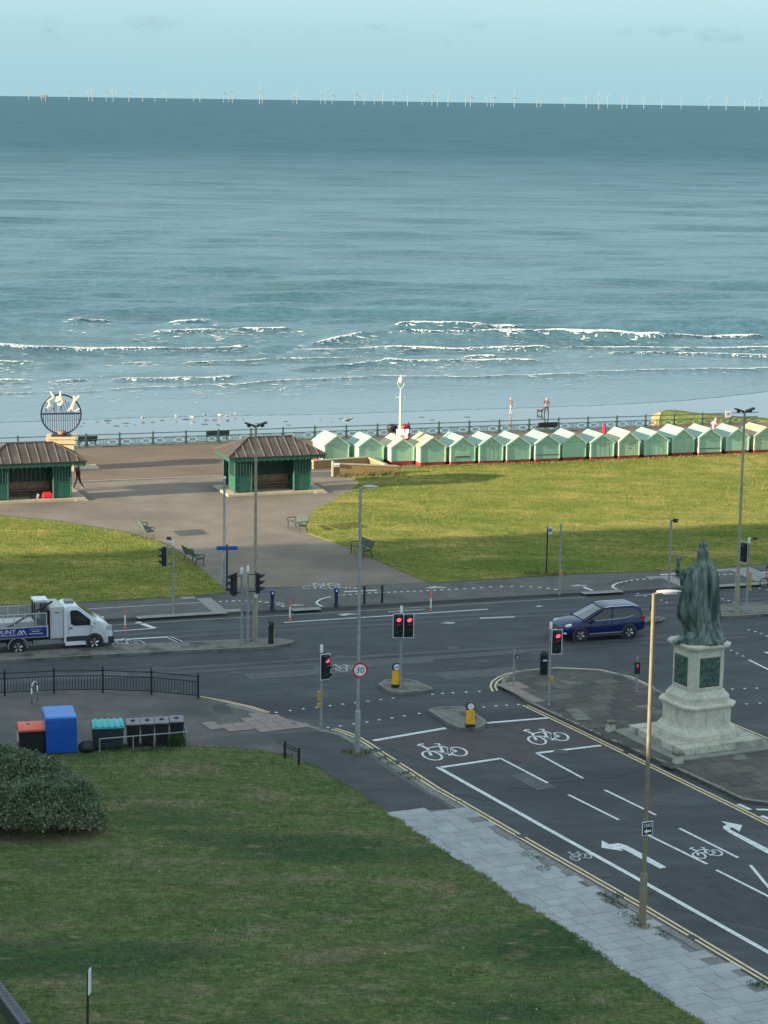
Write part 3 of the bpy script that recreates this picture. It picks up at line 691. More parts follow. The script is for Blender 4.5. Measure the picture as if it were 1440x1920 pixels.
# water material: teal body under a rippled, sky-reflecting surface
WM = bpy.data.materials.new('sea_water'); WM.use_nodes = True; t_ = WM.node_tree; pb = t_.nodes['Principled BSDF']
pb.inputs['IOR'].default_value = 1.33; pb.inputs['Specular IOR Level'].default_value = .13; SPEC_FAR = .04
gp = t_.nodes.new('ShaderNodeNewGeometry')
def tn(sc, st, det=4, rg=.5):
    m_ = t_.nodes.new('ShaderNodeMapping'); m_.inputs['Scale'].default_value = st; t_.links.new(gp.outputs['Position'], m_.inputs[0])
    n_ = t_.nodes.new('ShaderNodeTexNoise'); n_.inputs['Scale'].default_value = sc; n_.inputs['Detail'].default_value = det; n_.inputs['Roughness'].default_value = rg; t_.links.new(m_.outputs[0], n_.inputs[0]); return n_.outputs[0]
def mr(f, a, z, c, d):
    n_ = t_.nodes.new('ShaderNodeMapRange'); t_.links.new(f, n_.inputs[0])
    for i, v in enumerate((a, z, c, d)): n_.inputs[i + 1].default_value = v
    return n_.outputs[0]
sepx = t_.nodes.new('ShaderNodeSeparateXYZ'); t_.links.new(gp.outputs['Position'], sepx.inputs[0])
t_.links.new(mr(sepx.outputs[1], 240, 1500, .1, .45), pb.inputs['Roughness'])
t_.links.new(mr(sepx.outputs[1], 260, 1500, .15, .045), pb.inputs['Specular IOR Level'])
mixw = t_.nodes.new('ShaderNodeMix'); mixw.data_type = 'RGBA'
mixw.inputs[6].default_value = (.05, .13, .145, 1); mixw.inputs[7].default_value = (.008, .065, .09, 1)
t_.links.new(mr(sepx.outputs[1], 260, 900, 0, 1), mixw.inputs[0])
mixs = t_.nodes.new('ShaderNodeMix'); mixs.data_type = 'RGBA'; t_.links.new(mixw.outputs[2], mixs.inputs[6]); mixs.inputs[7].default_value = (.016, .062, .07, 1)
t_.links.new(mr(tn(.02, (.25, 1, 1)), .45, .65, 0, .35), mixs.inputs[0])
mixg = t_.nodes.new('ShaderNodeMix'); mixg.data_type = 'RGBA'; t_.links.new(mixs.outputs[2], mixg.inputs[6]); mixg.inputs[7].default_value = (.08, .195, .25, 1)
t_.links.new(mr(tn(.11, (.16, 1, 1), 11, .93), .42, .6, 0, 1), mixg.inputs[0])  # light and dark of the waves put into the colour as streaks
mixq = t_.nodes.new('ShaderNodeMix'); mixq.data_type = 'RGBA'; t_.links.new(mixg.outputs[2], mixq.inputs[6]); mixq.inputs[7].default_value = (.15, .22, .25, 1)
t_.links.new(mr(sepx.outputs[1], 225, 345, .8, 0), mixq.inputs[0])      # paler blue grey towards the shore
t_.links.new(mixq.outputs[2], pb.inputs['Base Color'])
b1 = t_.nodes.new('ShaderNodeBump'); b1.inputs['Distance'].default_value = .55; t_.links.new(tn(.9, (.45, 1, 1), 5), b1.inputs['Height'])
t_.links.new(mr(sepx.outputs[1], 240, 330, .15, 1), b1.inputs['Strength'])
b2 = t_.nodes.new('ShaderNodeBump'); b2.inputs['Distance'].default_value = 2.0; t_.links.new(tn(.09, (.3, 1, 1), 5), b2.inputs['Height'])
t_.links.new(mr(sepx.outputs[1], 320, 2600, 0, 1), b2.inputs['Strength']); t_.links.new(b1.outputs[0], b2.inputs['Normal'])
t_.links.new(b2.outputs[0], pb.inputs['Normal'])
me.materials.append(WM); sea = struct(link('sea', me))
b = MB(); b.add([(-3e5, 4900, ZS - .35), (3e5, 4900, ZS - .35), (3e5, 3.2e5, ZS - .35), (-3e5, 3.2e5, ZS - .35), (-3e5, 300, ZS - .5), (-1200, 300, ZS - .5), (3e5, 300, ZS - .5), (1260, 300, ZS - .5)],
                [(0, 1, 2, 3), (4, 5, 0), (7, 6, 1)]); struct(b.build('far_sea', WM))
# flecks and streaks of spent foam between the breakers
for _ in range(1700):
    k = RNG.integers(0, len(FO)); (x0, x1, y0, y1, h, fo, A, B, L, wob, sc) = FO[k]
    u = RNG.uniform(-.25, 1.25); x = A.x + L * u; y = A.y + (B.y - A.y) * u - abs(RNG.normal(0, 5.5)) + RNG.normal(0, 1.5)
    l = RNG.uniform(.1, .7); w = RNG.uniform(.03, .12) * (y / 250); t = RNG.normal(0, .12)
    if y < np.interp(x, wx, wy) + 3 or y > 345: continue
    P = [(x - l, y - t * l), (x - l * .2, y - w + t), (x + l, y + t * l), (x + l * .3, y + w)]
    foam.add([(a, c, ZS + max(zat(a, c), 0) + .03) for a, c in P], [(0, 1, 2, 3)])
tag(stuff(foam.build('surf_foam', FOAM, None, True)), 'white foam along the breaking waves near the shore', 'foam')
# ================================================================== ROAD MARKINGS (parts of the road and pavements)
def mark(name, pts, w, mm=WPAINT, parent=road, z=.006):
    q = MB(); q.ribbon(PG(pts, z), w, z); return q.build(name, mm, parent)
def patch(name, pts, mm=WPAINT, parent=road, z=.006):
    q = MB(); q.sheet(PG(pts, z), z); return q.build(name, mm, parent)
mark('cycle_lane_line', [(820, 1438), (900, 1483), (1030, 1556), (1200, 1650), (1440, 1785), (1700, 1930)], .2)
mark('stop_line', [(700, 1388.5), (836, 1365)], .24); mark('stop_line', [(912, 1355.5), (1027, 1346)], .22)
mark('stop_line', [(824, 1439), (938, 1422)], .22); mark('stop_line', [(1006, 1412), (1127, 1397.5)], .22)
for pts in ([(937, 1421), (1027, 1468)], [(1006, 1412), (1093, 1459)], [(1066, 1490), (1160, 1537)], [(1134, 1481), (1230, 1528)], [(1214, 1565), (1326, 1620)], [(1274, 1553), (1384, 1608)],
            [(1343, 1631), (1440, 1680), (1600, 1762)], [(1407, 1622), (1430, 1650), (1490, 1720)]):
    mark('lane_line', pts, .125)
for pts in ([(1384, 1507.5), (1407, 1518)], [(1418, 1517.5), (1480, 1519.5)], [(1428, 1529.5), (1490, 1556)]): mark('give_way_dash', pts, .2)
def double_yellow(pts, gap=.21, w=.1, mm=YPAINT):
    P = PG(pts, .006); out = []
    for s in (-gap / 2, gap / 2):
        L = []
        for i, p in enumerate(P):
            d = (P[min(i + 1, len(P) - 1)] - P[max(i - 1, 0)]).normalized(); L.append(p + Vector((-d.y, d.x, 0)) * s)
        q = MB(); q.ribbon(L, w, .006); q.build('yellow_line', mm, road)
double_yellow([(625, 1366), (650, 1374), (673, 1384), (690, 1394), (707, 1405.5)])
double_yellow([(712, 1409), (765, 1443), (822, 1480)]); double_yellow([(823, 1480.5), (860, 1501)]); double_yellow([(862, 1502), (1040, 1605), (1200, 1696), (1440, 1839), (1700, 1995)])
double_yellow([(984, 1322), (1100, 1377), (1247, 1449), (1387, 1517), (1440, 1543.5), (1700, 1672)])
double_yellow([(928, 1295), (924, 1287), (927, 1278), (938, 1270), (955, 1263.5), (987, 1257), (1045, 1252.5), (1123, 1256), (1180, 1269), (1222, 1289)], gap=.22)
double_yellow([(1368, 1356.5), (1440, 1386.5), (1700, 1500)], gap=.2)
double_yellow([(374, 1306.5), (425, 1315.5), (470, 1325.5), (503, 1336)], gap=.16)
q = MB(); q.box(-.06, .06, -.06, .06, 0, .012); stud = q.mesh('crossing_stud', WPAINT)
dots = [(518, 1336), (544, 1332.5), (569, 1329.5), (594, 1326.5), (619, 1323.5), (643, 1320.5), (667, 1318), (690, 1315), (714, 1312), (737, 1309.3), (615, 1364.5), (638, 1361.5), (663, 1357.5), (688, 1354), (711, 1350), (735, 1346.5), (758, 1342.5), (786, 1338),
        (811, 1302), (830, 1300.3), (849, 1299.3), (874, 1298), (899, 1296.6), (923, 1295.7), (907, 1326), (930, 1324), (950, 1322.6), (972, 1321.2),
        (1360, 1214.5), (1371, 1219.8), (1382, 1225), (1393, 1230.3), (1373, 1292.3), (1396, 1291.2), (1419, 1290.5), (1374, 1321), (1400, 1320), (1425, 1318.7), (1348, 1294), (1349, 1322),
        (1404, 1181), (1416, 1184.5), (1427, 1188), (1438, 1193), (1355, 1123), (1366, 1126.5), (1376, 1129.5), (1388, 1132), (1226, 1122), (1240, 1125.5), (1250, 1129.5), (1196, 1113.5), (1210, 1118), (1424, 1103.5), (1438, 1106.5)]
for x, y in dots:
    p = G(x, y); o = link('crossing_stud', stud, road, (p.x, p.y, .002), AV)
# bicycle symbols traced on the ground (crop of the photograph, 10.286 times enlarged from 760,1360)
def bike(name, mapf, w, mm=WPAINT, z=.006, parent=road):
    q = MB()
    def st(pts, ww=1.0): q.ribbon([mapf(*p) for p in pts], w * ww, z)
    def ell(cx, cy, ux, uy, vx, vy):
        st([(cx + ux * math.cos(t) + vx * math.sin(t), cy + uy * math.cos(t) + vy * math.sin(t)) for t in np.linspace(0, 2 * math.pi, 25)])
    ell(518, 582, 185, 52, 45, -70); ell(1015, 505, 165, 45, 45, -72)
    st([(500, 580), (425, 450), (320, 395), (245, 385), (285, 362), (360, 358)], 1.25)
    st([(430, 440), (640, 400)]); st([(440, 490), (660, 500), (780, 560), (830, 540)]); st([(560, 355), (650, 352), (660, 385), (720, 500), (760, 560)], 1.2); st([(655, 385), (830, 440), (1000, 500)]); st([(760, 550), (1000, 500)]); st([(830, 440), (850, 580), (905, 575)])
    z_ = q.build(name, mm, parent); return z_
def crop_map(dx=0, dy=0, s=1.0, z=.006, kx_=1.0):
    C0 = (690, 500)
    def f(x, y): return G(760 + (C0[0] + (x - C0[0]) * s * kx_) / 10.286 + dx, 1360 + (C0[1] + (y - C0[1]) * s) / 10.286 + dy, z)
    return f
bike('bicycle_symbol', crop_map(), .1); bike('bicycle_symbol', crop_map(195, -28, .92, kx_=.98), .1)
bike('bicycle_symbol', crop_map(495, 190, .66), .07); bike('bicycle_symbol', crop_map(259, 196, .52, kx_=.92), .06, WPAINTW)
def P4(pts): return [(960 + x / 3, 1380 + y / 3) for x, y in pts]
patch('left_turn_arrow', P4([(505, 587), (548, 609), (600, 602), (648, 617), (720, 655), (870, 738), (832, 745), (700, 676), (634, 640), (608, 632), (624, 647), (503, 628)]))
patch('right_turn_arrow', [(1320 + x / 12, 1460 + y / 12) for x, y in [(380, 950), (510, 1030), (425, 1080), (440, 1125), (560, 1210), (1440, 1690), (2600, 2330), (2600, 2200), (1440, 1570), (620, 1160), (568, 1115), (640, 1097), (800, 1190), (862, 1045)]])
patch('lane_arrow', [(1431, 1222), (1460, 1223), (1500, 1245), (1445, 1228)]); mark('lane_line', [(1404, 1237), (1440, 1255), (1560, 1312)], .14)
patch('road_repair', P4([(705, 770), (960, 728), (1120, 735), (1500, 900), (1500, 1100), (860, 960), (745, 820)]), ASPH2, z=.003)
patch('cycle_box_surface', [(700, 1391), (838, 1367), (905, 1372), (1027, 1349), (1127, 1395), (1006, 1410), (1020, 1440), (937, 1419), (822, 1436)], REDASPH, z=.003)
# Kingsway
mark('cycle_lane_line', [(533, 1167), (680, 1157.5), (915, 1142)], .14)
mark('kerb_edge_line', [(-300, 1197), (0, 1184.5), (207, 1172.5), (380, 1161.5), (470, 1157), (620, 1149), (860, 1134), (1050, 1122.5), (1100, 1119)], .14, mat('worn_cream_paint', (.24, .22, .17), (.36, .32, .24), 1.5, .85, coord='pos', fine=(20, .3)))
mark('kerb_edge_line', [(1190, 1117), (1262, 1111.5)], .12, WPAINTW)
mark('bay_line', [(213, 1183.5), (290, 1178)], .13); mark('bay_line', [(257, 1166), (290, 1178)], .3); mark('bay_line', [(213, 1200), (316, 1194), (346, 1207)], .2); mark('bay_line', [(316, 1194), (346, 1207)], .3)
mark('lane_line', [(728, 1147), (797, 1142)], .14, WPAINTW); mark('lane_line', [(900, 1159), (964, 1156.5)], .3, WPAINTW)
patch('arrow_marking', [(825, 1168.5), (838, 1166), (855, 1167), (848, 1170)], WPAINTW); patch('arrow_marking', [(1003, 1137), (1010, 1135.2), (1020, 1136.5), (1010, 1138)], WPAINTW)
bike('bicycle_symbol', crop_map(-177, -203 + 46, .42, kx_=1.4), .07, WPAINTW); bike('bicycle_symbol', crop_map(-590, -203, .6, kx_=1.2), .08, WPAINTW)
patch('arrow_marking', [(632, 1152), (650, 1149.5), (668, 1150.5), (671, 1152), (655, 1152.5), (645, 1155)], WPAINTW)
zf = ZP + .006
def fmark(name, pts, w, mm=WPAINTW): return mark(name, pts, w, mm, farpave, zf)
fmark('cycle_track_line', [(160, 1142), (290, 1134.5), (352, 1131), (405, 1128)], .12)
dash = [(413, 1127.7), (425, 1127.1), (438, 1126.7), (450, 1126.4), (463, 1126.6), (475, 1127), (488, 1127.7), (500, 1129.3), (511, 1131), (521, 1133), (530, 1136)]
dash2 = [(633, 1116.5), (645, 1115.3), (657, 1114.3), (669, 1113.4), (681, 1112.7), (693, 1112), (705, 1111.3), (717, 1110.8), (729, 1110.3), (741, 1109.8), (753, 1109.3), (765, 1108.9), (777, 1108.4), (789, 1107.9), (802, 1107.3), (815, 1106.7), (828, 1106), (842, 1105.3), (856, 1104.6), (872, 1103.7), (888, 1102.7), (903, 1101.5), (920, 1100.3), (940, 1099.3), (960, 1099.2), (978, 1099.5), (995, 1100), (1012, 1101), (1028, 1103), (1042, 1105)]
dash3 = [(1155, 1104), (1150, 1101.5), (1149, 1098.5), (1152, 1096), (1157, 1093.5), (1165, 1091.3), (1174, 1089.5), (1184, 1087.8), (1195, 1086.7), (1207, 1085.8), (1220, 1085.3), (1347, 1077.5), (1359, 1077), (1371, 1076.5), (1383, 1075.8)]
for L in (dash, dash2, dash3):
    for i, (x, y) in enumerate(L):
        a = L[max(i - 1, 0)]; c = L[min(i + 1, len(L) - 1)]; u = Vector((c[0] - a[0], c[1] - a[1])); u = u / max(abs(u.x), abs(u.y), 1e-6) * (2.7 if abs(u.x) > abs(u.y) * 2 else 1.4)
        if L is dash3 and i in (10, 11): u = Vector((2.7, -.3))
        fmark('cycle_track_dash', [(x - u.x, y - u.y), (x + u.x, y + u.y)], .16, WPAINT)
fmark('cycle_track_line', [(604, 1137), (596, 1133), (593, 1129.5), (598, 1125), (607, 1121.5), (620, 1118.5)], .12, WPAINT)
fmark('cycle_track_line', [(645, 1109.5), (707, 1106.5)], .2, WPAINT); fmark('cycle_track_line', [(514, 1128), (522, 1129), (533, 1132.5)], .12)
fmark('cycle_track_line', [(1238, 1077.5), (1295, 1074)], .22, WPAINT); fmark('cycle_track_line', [(1094, 1100.5), (1100, 1103), (1111, 1107)], .18, WPAINT); fmark('cycle_track_line', [(1405, 1074), (1445, 1072.5)], .2, WPAINT)
for x, y, s in ((815, 1101.5, 1.0), (1083, 1098, .8), (555, 1134.5, .7)):
    patch('arrow_marking', [(x - 20 * s, y + .8), (x - 6 * s, y - 1.4 * s), (x, y - 2.6 * s), (x + 8 * s, y - 1.2), (x + 20 * s, y - .8), (x + 22 * s, y + .6), (x + 4 * s, y + .9), (x - 8 * s, y + 1.8 * s)], WPAINTW, farpave, zf)
tm = text_mesh('NO', 1.0, WPAINTW, 'no_cycling_lettering', .001); p = G(612, 1096, zf); o = link('painted_lettering', tm, farpave, (p.x, p.y, zf), R(4)); o.scale = (1.0, 1.1, 1)
tm = text_mesh('CYCLING', 1.0, WPAINTW, 'no_cycling_lettering', .001); p = G(618, 1101.5, zf); o = link('painted_lettering', tm, farpave, (p.x, p.y, zf), R(4)); o.scale = (.72, 1.1, 1)
# tactile crossings on the far pavement: separate pale slabs
tq = MB(); tq.bbox(-.39, .39, -.29, .29, -.02, 0, .006); tpale = tq.mesh('tactile_slab', PALE)
for poly in ([(352, 1121), (398, 1119.5), (447, 1148), (403, 1151.5)], [(270, 1157), (343, 1149), (410, 1146), (440, 1149.5), (340, 1156), (275, 1160.5)], [(1062, 1119), (1082, 1113), (1143, 1106), (1175, 1111.5)], [(560, 1143), (600, 1139), (612, 1142.5), (545, 1146)],
             [(1225, 1083), (1250, 1081.5), (1310, 1093), (1300, 1099), (1280, 1099)], [(1340, 1099), (1400, 1092), (1440, 1091), (1440, 1096), (1345, 1103)], [(1354, 1069), (1400, 1065), (1460, 1080), (1430, 1089)]):
    PP = PG(poly, ZP); cx, cy = PP[0].x, PP[0].y; pts = []
    for i in range(-14, 15):
        for j in range(-14, 15): pts.append(Vector((cx, cy, 0)) + kx * i * .8 + ky * j * .6)
    okk = inside(np.array([p.x for p in pts]), np.array([p.y for p in pts]), PP)
    for p, k in zip(pts, okk):
        if k: link('tactile_slab', tpale, farpave, (p.x, p.y, ZP + .012 + random.uniform(-.003, .003)), KW)

# wear of the road: covers, gullies, cracks, tyre tracks
q = MB(); q.lathe([(.33, 0), (.33, .006), (.3, .008)], 18); mh = q.mesh('manhole_cover', mat('cast_iron', (.05, .05, .052), (.085, .083, .08), 9, .6, metal=.4, fine=(40, .3)))
for x, y in ((1052, 1410), (640, 1232), (905, 1240), (1010, 1225), (440, 1262), (1170, 1262), (850, 1215), (1320, 1250), (1130, 1640), (300, 1262)):
    p = G(x, y); link('manhole_cover', mh, road, (p.x, p.y, .001), AV)
q = MB(); q.box(-.22, .22, -.2, .2, 0, .007)
for k in range(6): q.box(-.18 + k * .065, -.155 + k * .065, -.17, .17, .007, .009)
gl = q.mesh('gully_grate', MATS['cast_iron'])
for x, y in ((748, 1428), (980, 1567), (1295, 1758), (1180, 1410), (330, 1297)):
    p = G(x, y); link('gully_grate', gl, road, (p.x, p.y, .001), AV)
CRK = mat('road_crack', (.03, .03, .032), (.045, .045, .045), 8, .95, coord='pos'); q = MB()
for (a, c, n) in (((960, 1480), (1140, 1462), 14), ((1020, 1455), (1200, 1452), 12), ((760, 1462), (905, 1500), 10), ((420, 1250), (640, 1240), 14), ((520, 1290), (700, 1262), 12), ((840, 1260), (1010, 1232), 12), ((1150, 1690), (1280, 1655), 10), ((900, 1350), (1010, 1385), 9), ((60, 1262), (330, 1250), 14), ((1230, 1210), (1440, 1195), 12), ((1310, 1668), (1405, 1650), 8)):
    A, C = G(*a), G(*c); L = []
    for i in range(n * 3 + 1): u = i / (n * 3); p = A.lerp(C, u); L.append(p + Vector((mnoise.noise((p.x * .7, p.y * .7, a[0])) * .5, mnoise.noise((p.x * .8, p.y * .6, 4)) * .9, 0)))
    q.ribbon(L, .03, .0054)
q.build('crack', CRK, road); TRK = mat('tyre_polish', (.056, .06, .065), (.078, .081, .084), .7, .7, coord='pos', fine=(26, .25), stretch=(.3, 1, 1))
for ti, (a, c) in enumerate((((-200, 1215), (1500, 1118)), ((-200, 1224), (1500, 1126)), ((-200, 1286), (1400, 1186)), ((-200, 1296), (1400, 1194)))):
    A, C = G(*a), G(*c); q = MB(); L = [A.lerp(C, i / 60) + ky * .12 * mnoise.noise((i * .2, a[1], 0)) for i in range(61)]; q.ribbon(L, .42, .0042 + .0002 * ti); q.build('tyre_track', TRK, road)
RP_ = mat('road_repair_dark', (.042, .047, .052), (.058, .062, .066), 2, .85, .006, 60, coord='pos', fine=(30, .25)); RQ_ = mat('road_repair_pale', (.085, .09, .093), (.11, .115, .117), 2, .85, .006, 60, coord='pos', fine=(30, .3))
for i, (x, y, l, w, mm) in enumerate(((560, 1262, 5, 1.1, RQ_), (700, 1245, 6, .9, RQ_), (900, 1262, 4, 1.4, RQ_), (860, 1230, 7, .7, RQ_), (1240, 1238, 5, 1.0, RP_), (1110, 1600, 1.6, 1.2, RP_), (1000, 1465, 2.2, .9, RQ_), (430, 1238, 6, .8, RP_), (1330, 1700, 2.4, 1.0, RP_), (120, 1270, 6, .9, RQ_))):
    p = G(x, y); d, n = (kx, ky) if y < 1300 else (ay_, ax_); q = MB(); q.sheet([p + d * a * l / 2 + n * c * w / 2 for a, c in ((-1, -1), (1, -1), (1, 1), (-1, 1))], .0008 + .0003 * i); q.build('road_repair', mm, road)
# ================================================================== SHELTERS
def lp(v): return Vector(v)
def shelter(name, label, loc):
    t = thing(name, label, 'seafront shelter', loc, KW, 'green seafront shelters')
    Wd, Dp, zb = 6.9, 3.9, .16
    q = MB(); q.bbox(0, Wd, 0, Dp, -.1, zb, .02); q.build('platform', CONCW, t)
    q = MB(); q.box(Wd - .75, Wd + .1, -.16, -.005, -.1, .07); q.box(Wd - .6, Wd + .04, -.3, -.165, -.1, -.0); q.build('step', CONCW, t)
    x0, x1, y0, y1 = .62, 5.95, .45, Dp - .45; ze = 2.5
    q = MB(); q.bar((0, 0, zb), (0, 0, ze), .06, n=8); pme = q.mesh('post', GREENL)
    for x in (x0, x0 + 1.15, x1 - 1.15, x1):
        for y in (y0, y1): link('post', pme, t, (x, y, 0))
    for x in (x0, x1): link('post', pme, t, (x, Dp / 2, 0))
    # wind screens: boarded below, slatted above
    def screen(a, c, base):
        a, c = Vector(a), Vector(c); d = (c - a); L = d.length; d.normalize(); ang = math.atan2(d.y, d.x)
        X = Matrix.Translation((a.x, a.y, zb)) @ Matrix.Rotation(ang, 4, 'Z')
        q = MB(); q.X = X; q.box(.06, L - .06, -.025, .025, .06, 1.05); q.build('lower_panel', GREENWORN, t)
        q = MB(); q.X = X; q.box(.05, L - .05, -.045, .045, 1.055, 1.12); q.build('screen_rail', GREENL, t); q = MB(); q.X = X; q.box(.05, L - .05, -.045, .045, 2.15, 2.24); q.build('screen_rail', GREENL, t)
        q = MB(); q.X = X; q.box(.06, L - .06, -.008, .008, 1.125, 2.145); q.build('screen_pane', GREEND, t)
        n = max(3, round(L / .24))
        for i in range(n):
            x = .06 + (L - .12) * (i + .5) / n
            k = MB(); k.X = X; k.box(x - .035, x + .035, -.05, -.012, 1.125, 2.145); k.build('slat', GREENL, t)
    screen((x0, y0), (x0 + 1.15, y0), 0); screen((x1 - 1.15, y0), (x1, y0), 0)
    screen((x0, y1), (x0 + 1.15, y1), 0); screen((x1 - 1.15, y1), (x1, y1), 0)
    screen((x0, Dp / 2), (x0, y0), 0); screen((x1, y0), (x1, Dp / 2), 0)
    for xx in (x0 + 1.15, x1 - 1.15):
        q = MB(); q.box(xx - .03, xx + .03, y0 + .06, Dp / 2, zb + .02, 2.2); q.build('wing_board', GREENL, t)
    q = MB(); q.box(x0, x1, Dp / 2 - .03, Dp / 2 + .03, zb, zb + .95); q.build('back_boarding', WOODT, t)
    n = 18
    for i in range(n):
        xa = x0 + (x1 - x0) * i / n; k = MB(); k.box(xa + .006, xa + (x1 - x0) / n - .006, Dp / 2 - .025, Dp / 2 + .025, zb + .955, ze); k.build('board', GREEND, t)
    for s in (-1, 1):
        q = MB(); ys = Dp / 2 + s * .3; q.box(x0 + 1.2, x1 - 1.2, ys - .24, ys + .24, zb + .42, zb + .47); q.build('seat', WOODT, t)
        q = MB()
        for x in (x0 + 1.25, x0 + 2.2, x0 + 3.1, x1 - 1.25): q.box(x - .03, x + .03, ys + s * .14, ys + s * .2, zb, zb + .42)
        q.box(x0 + 1.25, x1 - 1.25, ys + s * .15, ys + s * .19, zb + .05, zb + .1); q.build('seat_leg', GREENL, t)
    # fascia and scalloped valance
    ex0, ex1, ey0, ey1 = .1, Wd + .0, .02, Dp - .02
    q = MB()
    for (a, c) in (((ex0, ey0), (ex1, ey0)), ((ex1, ey0), (ex1, ey1)), ((ex1, ey1), (ex0, ey1)), ((ex0, ey1), (ex0, ey0))):
        a, c = Vector((*a, 0)), Vector((*c, 0)); d = (c - a); L = d.length; ang = math.atan2(d.y, d.x)
        q.X = Matrix.Translation((a.x, a.y, 0)) @ Matrix.Rotation(ang, 4, 'Z'); q.box(.03, L - .03, .0, .05, ze - .02, ze + .17)
    q.X = None; q.build('fascia', GREENL, t)
    q = MB()
    for (a, c) in (((ex0, ey0), (ex1, ey0)), ((ex1, ey0), (ex1, ey1)), ((ex1, ey1), (ex0, ey1)), ((ex0, ey1), (ex0, ey0))):
        a, c = Vector((*a, 0)), Vector((*c, 0)); d = (c - a); L = d.length; ang = math.atan2(d.y, d.x); n = round(L / .21)
        q.X = Matrix.Translation((a.x, a.y, 0)) @ Matrix.Rotation(ang, 4, 'Z')
        for i in range(n):
            x = .03 + (L - .06) * i / n; w = (L - .06) / n; dr = .19 if i % 2 else .13
            q.sideprism([(x + .01, ze - .02), (x + .012, ze - .02 - dr * .55), (x + w / 2, ze - .02 - dr), (x + w - .012, ze - .02 - dr * .55), (x + w - .01, ze - .02)], .008, .035)
    q.X = None; q.build('valance', GREENL, t)
    q = MB(); q.box(ex0 + .06, ex1 - .06, ey0 + .06, ey1 - .06, ze + .1, ze + .13); q.build('ceiling_board', GREEND, t)
    # hipped roof: sheets between standing seams
    zr = 3.72; e0, e1, f0, f1 = ex0 - .08, ex1 + .08, ey0 - .08, ey1 + .08; ym = Dp / 2; rx0, rx1 = e0 + 1.95, e1 - 1.95; z0 = ze + .17
    rf = MB(); rf.box(rx0 - .05, rx1 + .05, ym - .06, ym + .06, zr - .02, zr + .05); ro = rf.build('roof', LEAD, t)
    def sheet_at(P3, Q3):
        q = MB(); v = [Vector(p) for p in P3]; nrm = (v[1] - v[0]).cross(v[2] - v[0]).normalized(); lo = [p - nrm * .05 for p in v]; n_ = len(v)
        q.add(v + lo, [tuple(range(n_)), tuple(range(2 * n_ - 1, n_ - 1, -1))] + [(i, i + n_, (i + 1) % n_ + n_, (i + 1) % n_) for i in range(n_)])
        q.build('roof_sheet', LEAD, ro)
        q = MB(); a, c = Vector(Q3[0]) + nrm * .015, Vector(Q3[1]) + nrm * .015; q.bar(a, c, .032, n=6); q.build('seam_roll', mat('lead_roll', (.16, .125, .1), (.2, .16, .13), 2, .55, fine=(8, .15)), ro)
    def slope(fx, L, ra, rb):
        """fx(u, v) maps along-eave u and up-slope v (0..1) to 3-D; ra, rb ridge ends along u"""
        n = round(L / .62)
        for i in range(n):
            ua, ub = L * i / n + .012, L * (i + 1) / n - .012
            def topv(u): return 1.0 if ra <= u <= rb else (u / ra if u < ra else (L - u) / (L - rb))
            P = [fx(ua, 0), fx(ub, 0), fx(ub, topv(ub))]
            if ua < ra < ub: P.append(fx(ra, 1))
            if ua < rb < ub and rb - ra > .01: P.append(fx(rb, 1))
            P.append(fx(ua, topv(ua)))
            sheet_at(P, (fx(ub + .012, 0), fx(ub + .012, max(.02, topv(ub + .012)) if i < n - 1 else .02)))
    Lx, Ly = e1 - e0, f1 - f0
    slope(lambda u, v: (e0 + u, f0 + (ym - f0) * v, z0 + (zr - z0) * v), Lx, rx0 - e0, rx1 - e0)
    slope(lambda u, v: (e1 - u, f1 + (ym - f1) * v, z0 + (zr - z0) * v), Lx, e1 - rx1, e1 - rx0)
    slope(lambda u, v: (e0 + (rx0 - e0) * v, f1 - u, z0 + (zr - z0) * v), Ly, Ly / 2, Ly / 2)
    slope(lambda u, v: (e1 + (rx1 - e1) * v, f0 + u, z0 + (zr - z0) * v), Ly, Ly / 2, Ly / 2)
    for (a, c) in (((e0, f0, z0), (rx0, ym, zr)), ((e1, f0, z0), (rx1, ym, zr)), ((e0, f1, z0), (rx0, ym, zr)), ((e1, f1, z0), (rx1, ym, zr))):
        q = MB(); q.bar(Vector(a) + Vector((0, 0, .02)), Vector(c) + Vector((0, 0, .02)), .05, n=6); q.build('hip_roll', LEAD, ro)
    return t
ls = G(427.6, 931.7, ZP); shelter('seafront_shelter', 'green wooden shelter with brown hipped roof beside the right hand lawn, its seat empty', (ls.x, ls.y, ZP))
e_ = G(162, 938.5, ZP) - kx * 6.9; shelter('seafront_shelter', 'green wooden shelter with brown hipped roof and a red bag lying inside', (e_.x, e_.y, ZP))
# red and white bags in the left shelter
pb_ = e_ + kx * 4.55 + ky * .72
q = MB(); q.bbox(-.5, .5, -.24, .24, 0, .34, .1); q.bbox(-.42, .1, -.2, .2, .3, .42, .05); o = q.build('sleeping_bag', REDBAG); o.location = (pb_.x, pb_.y, ZP + .165); o.rotation_euler = (0, 0, KW); tag(o, 'bright red bundle on the floor of the left shelter', 'bag')
pb_ = e_ + kx * 3.62 + ky * .72
t = thing('rucksack', 'small black and white rucksack beside the red bundle in the shelter', 'bag', (pb_.x, pb_.y, ZP + .165), KW)
q = MB(); q.bbox(-.3, .05, -.16, .16, 0, .3, .06); q.build('pack', BLKPL, t); q = MB(); q.X = Matrix.Rotation(R(28), 4, 'Y'); q.bbox(-.05, .12, -.15, .15, .02, .36, .05); q.build('flap', WPL, t)

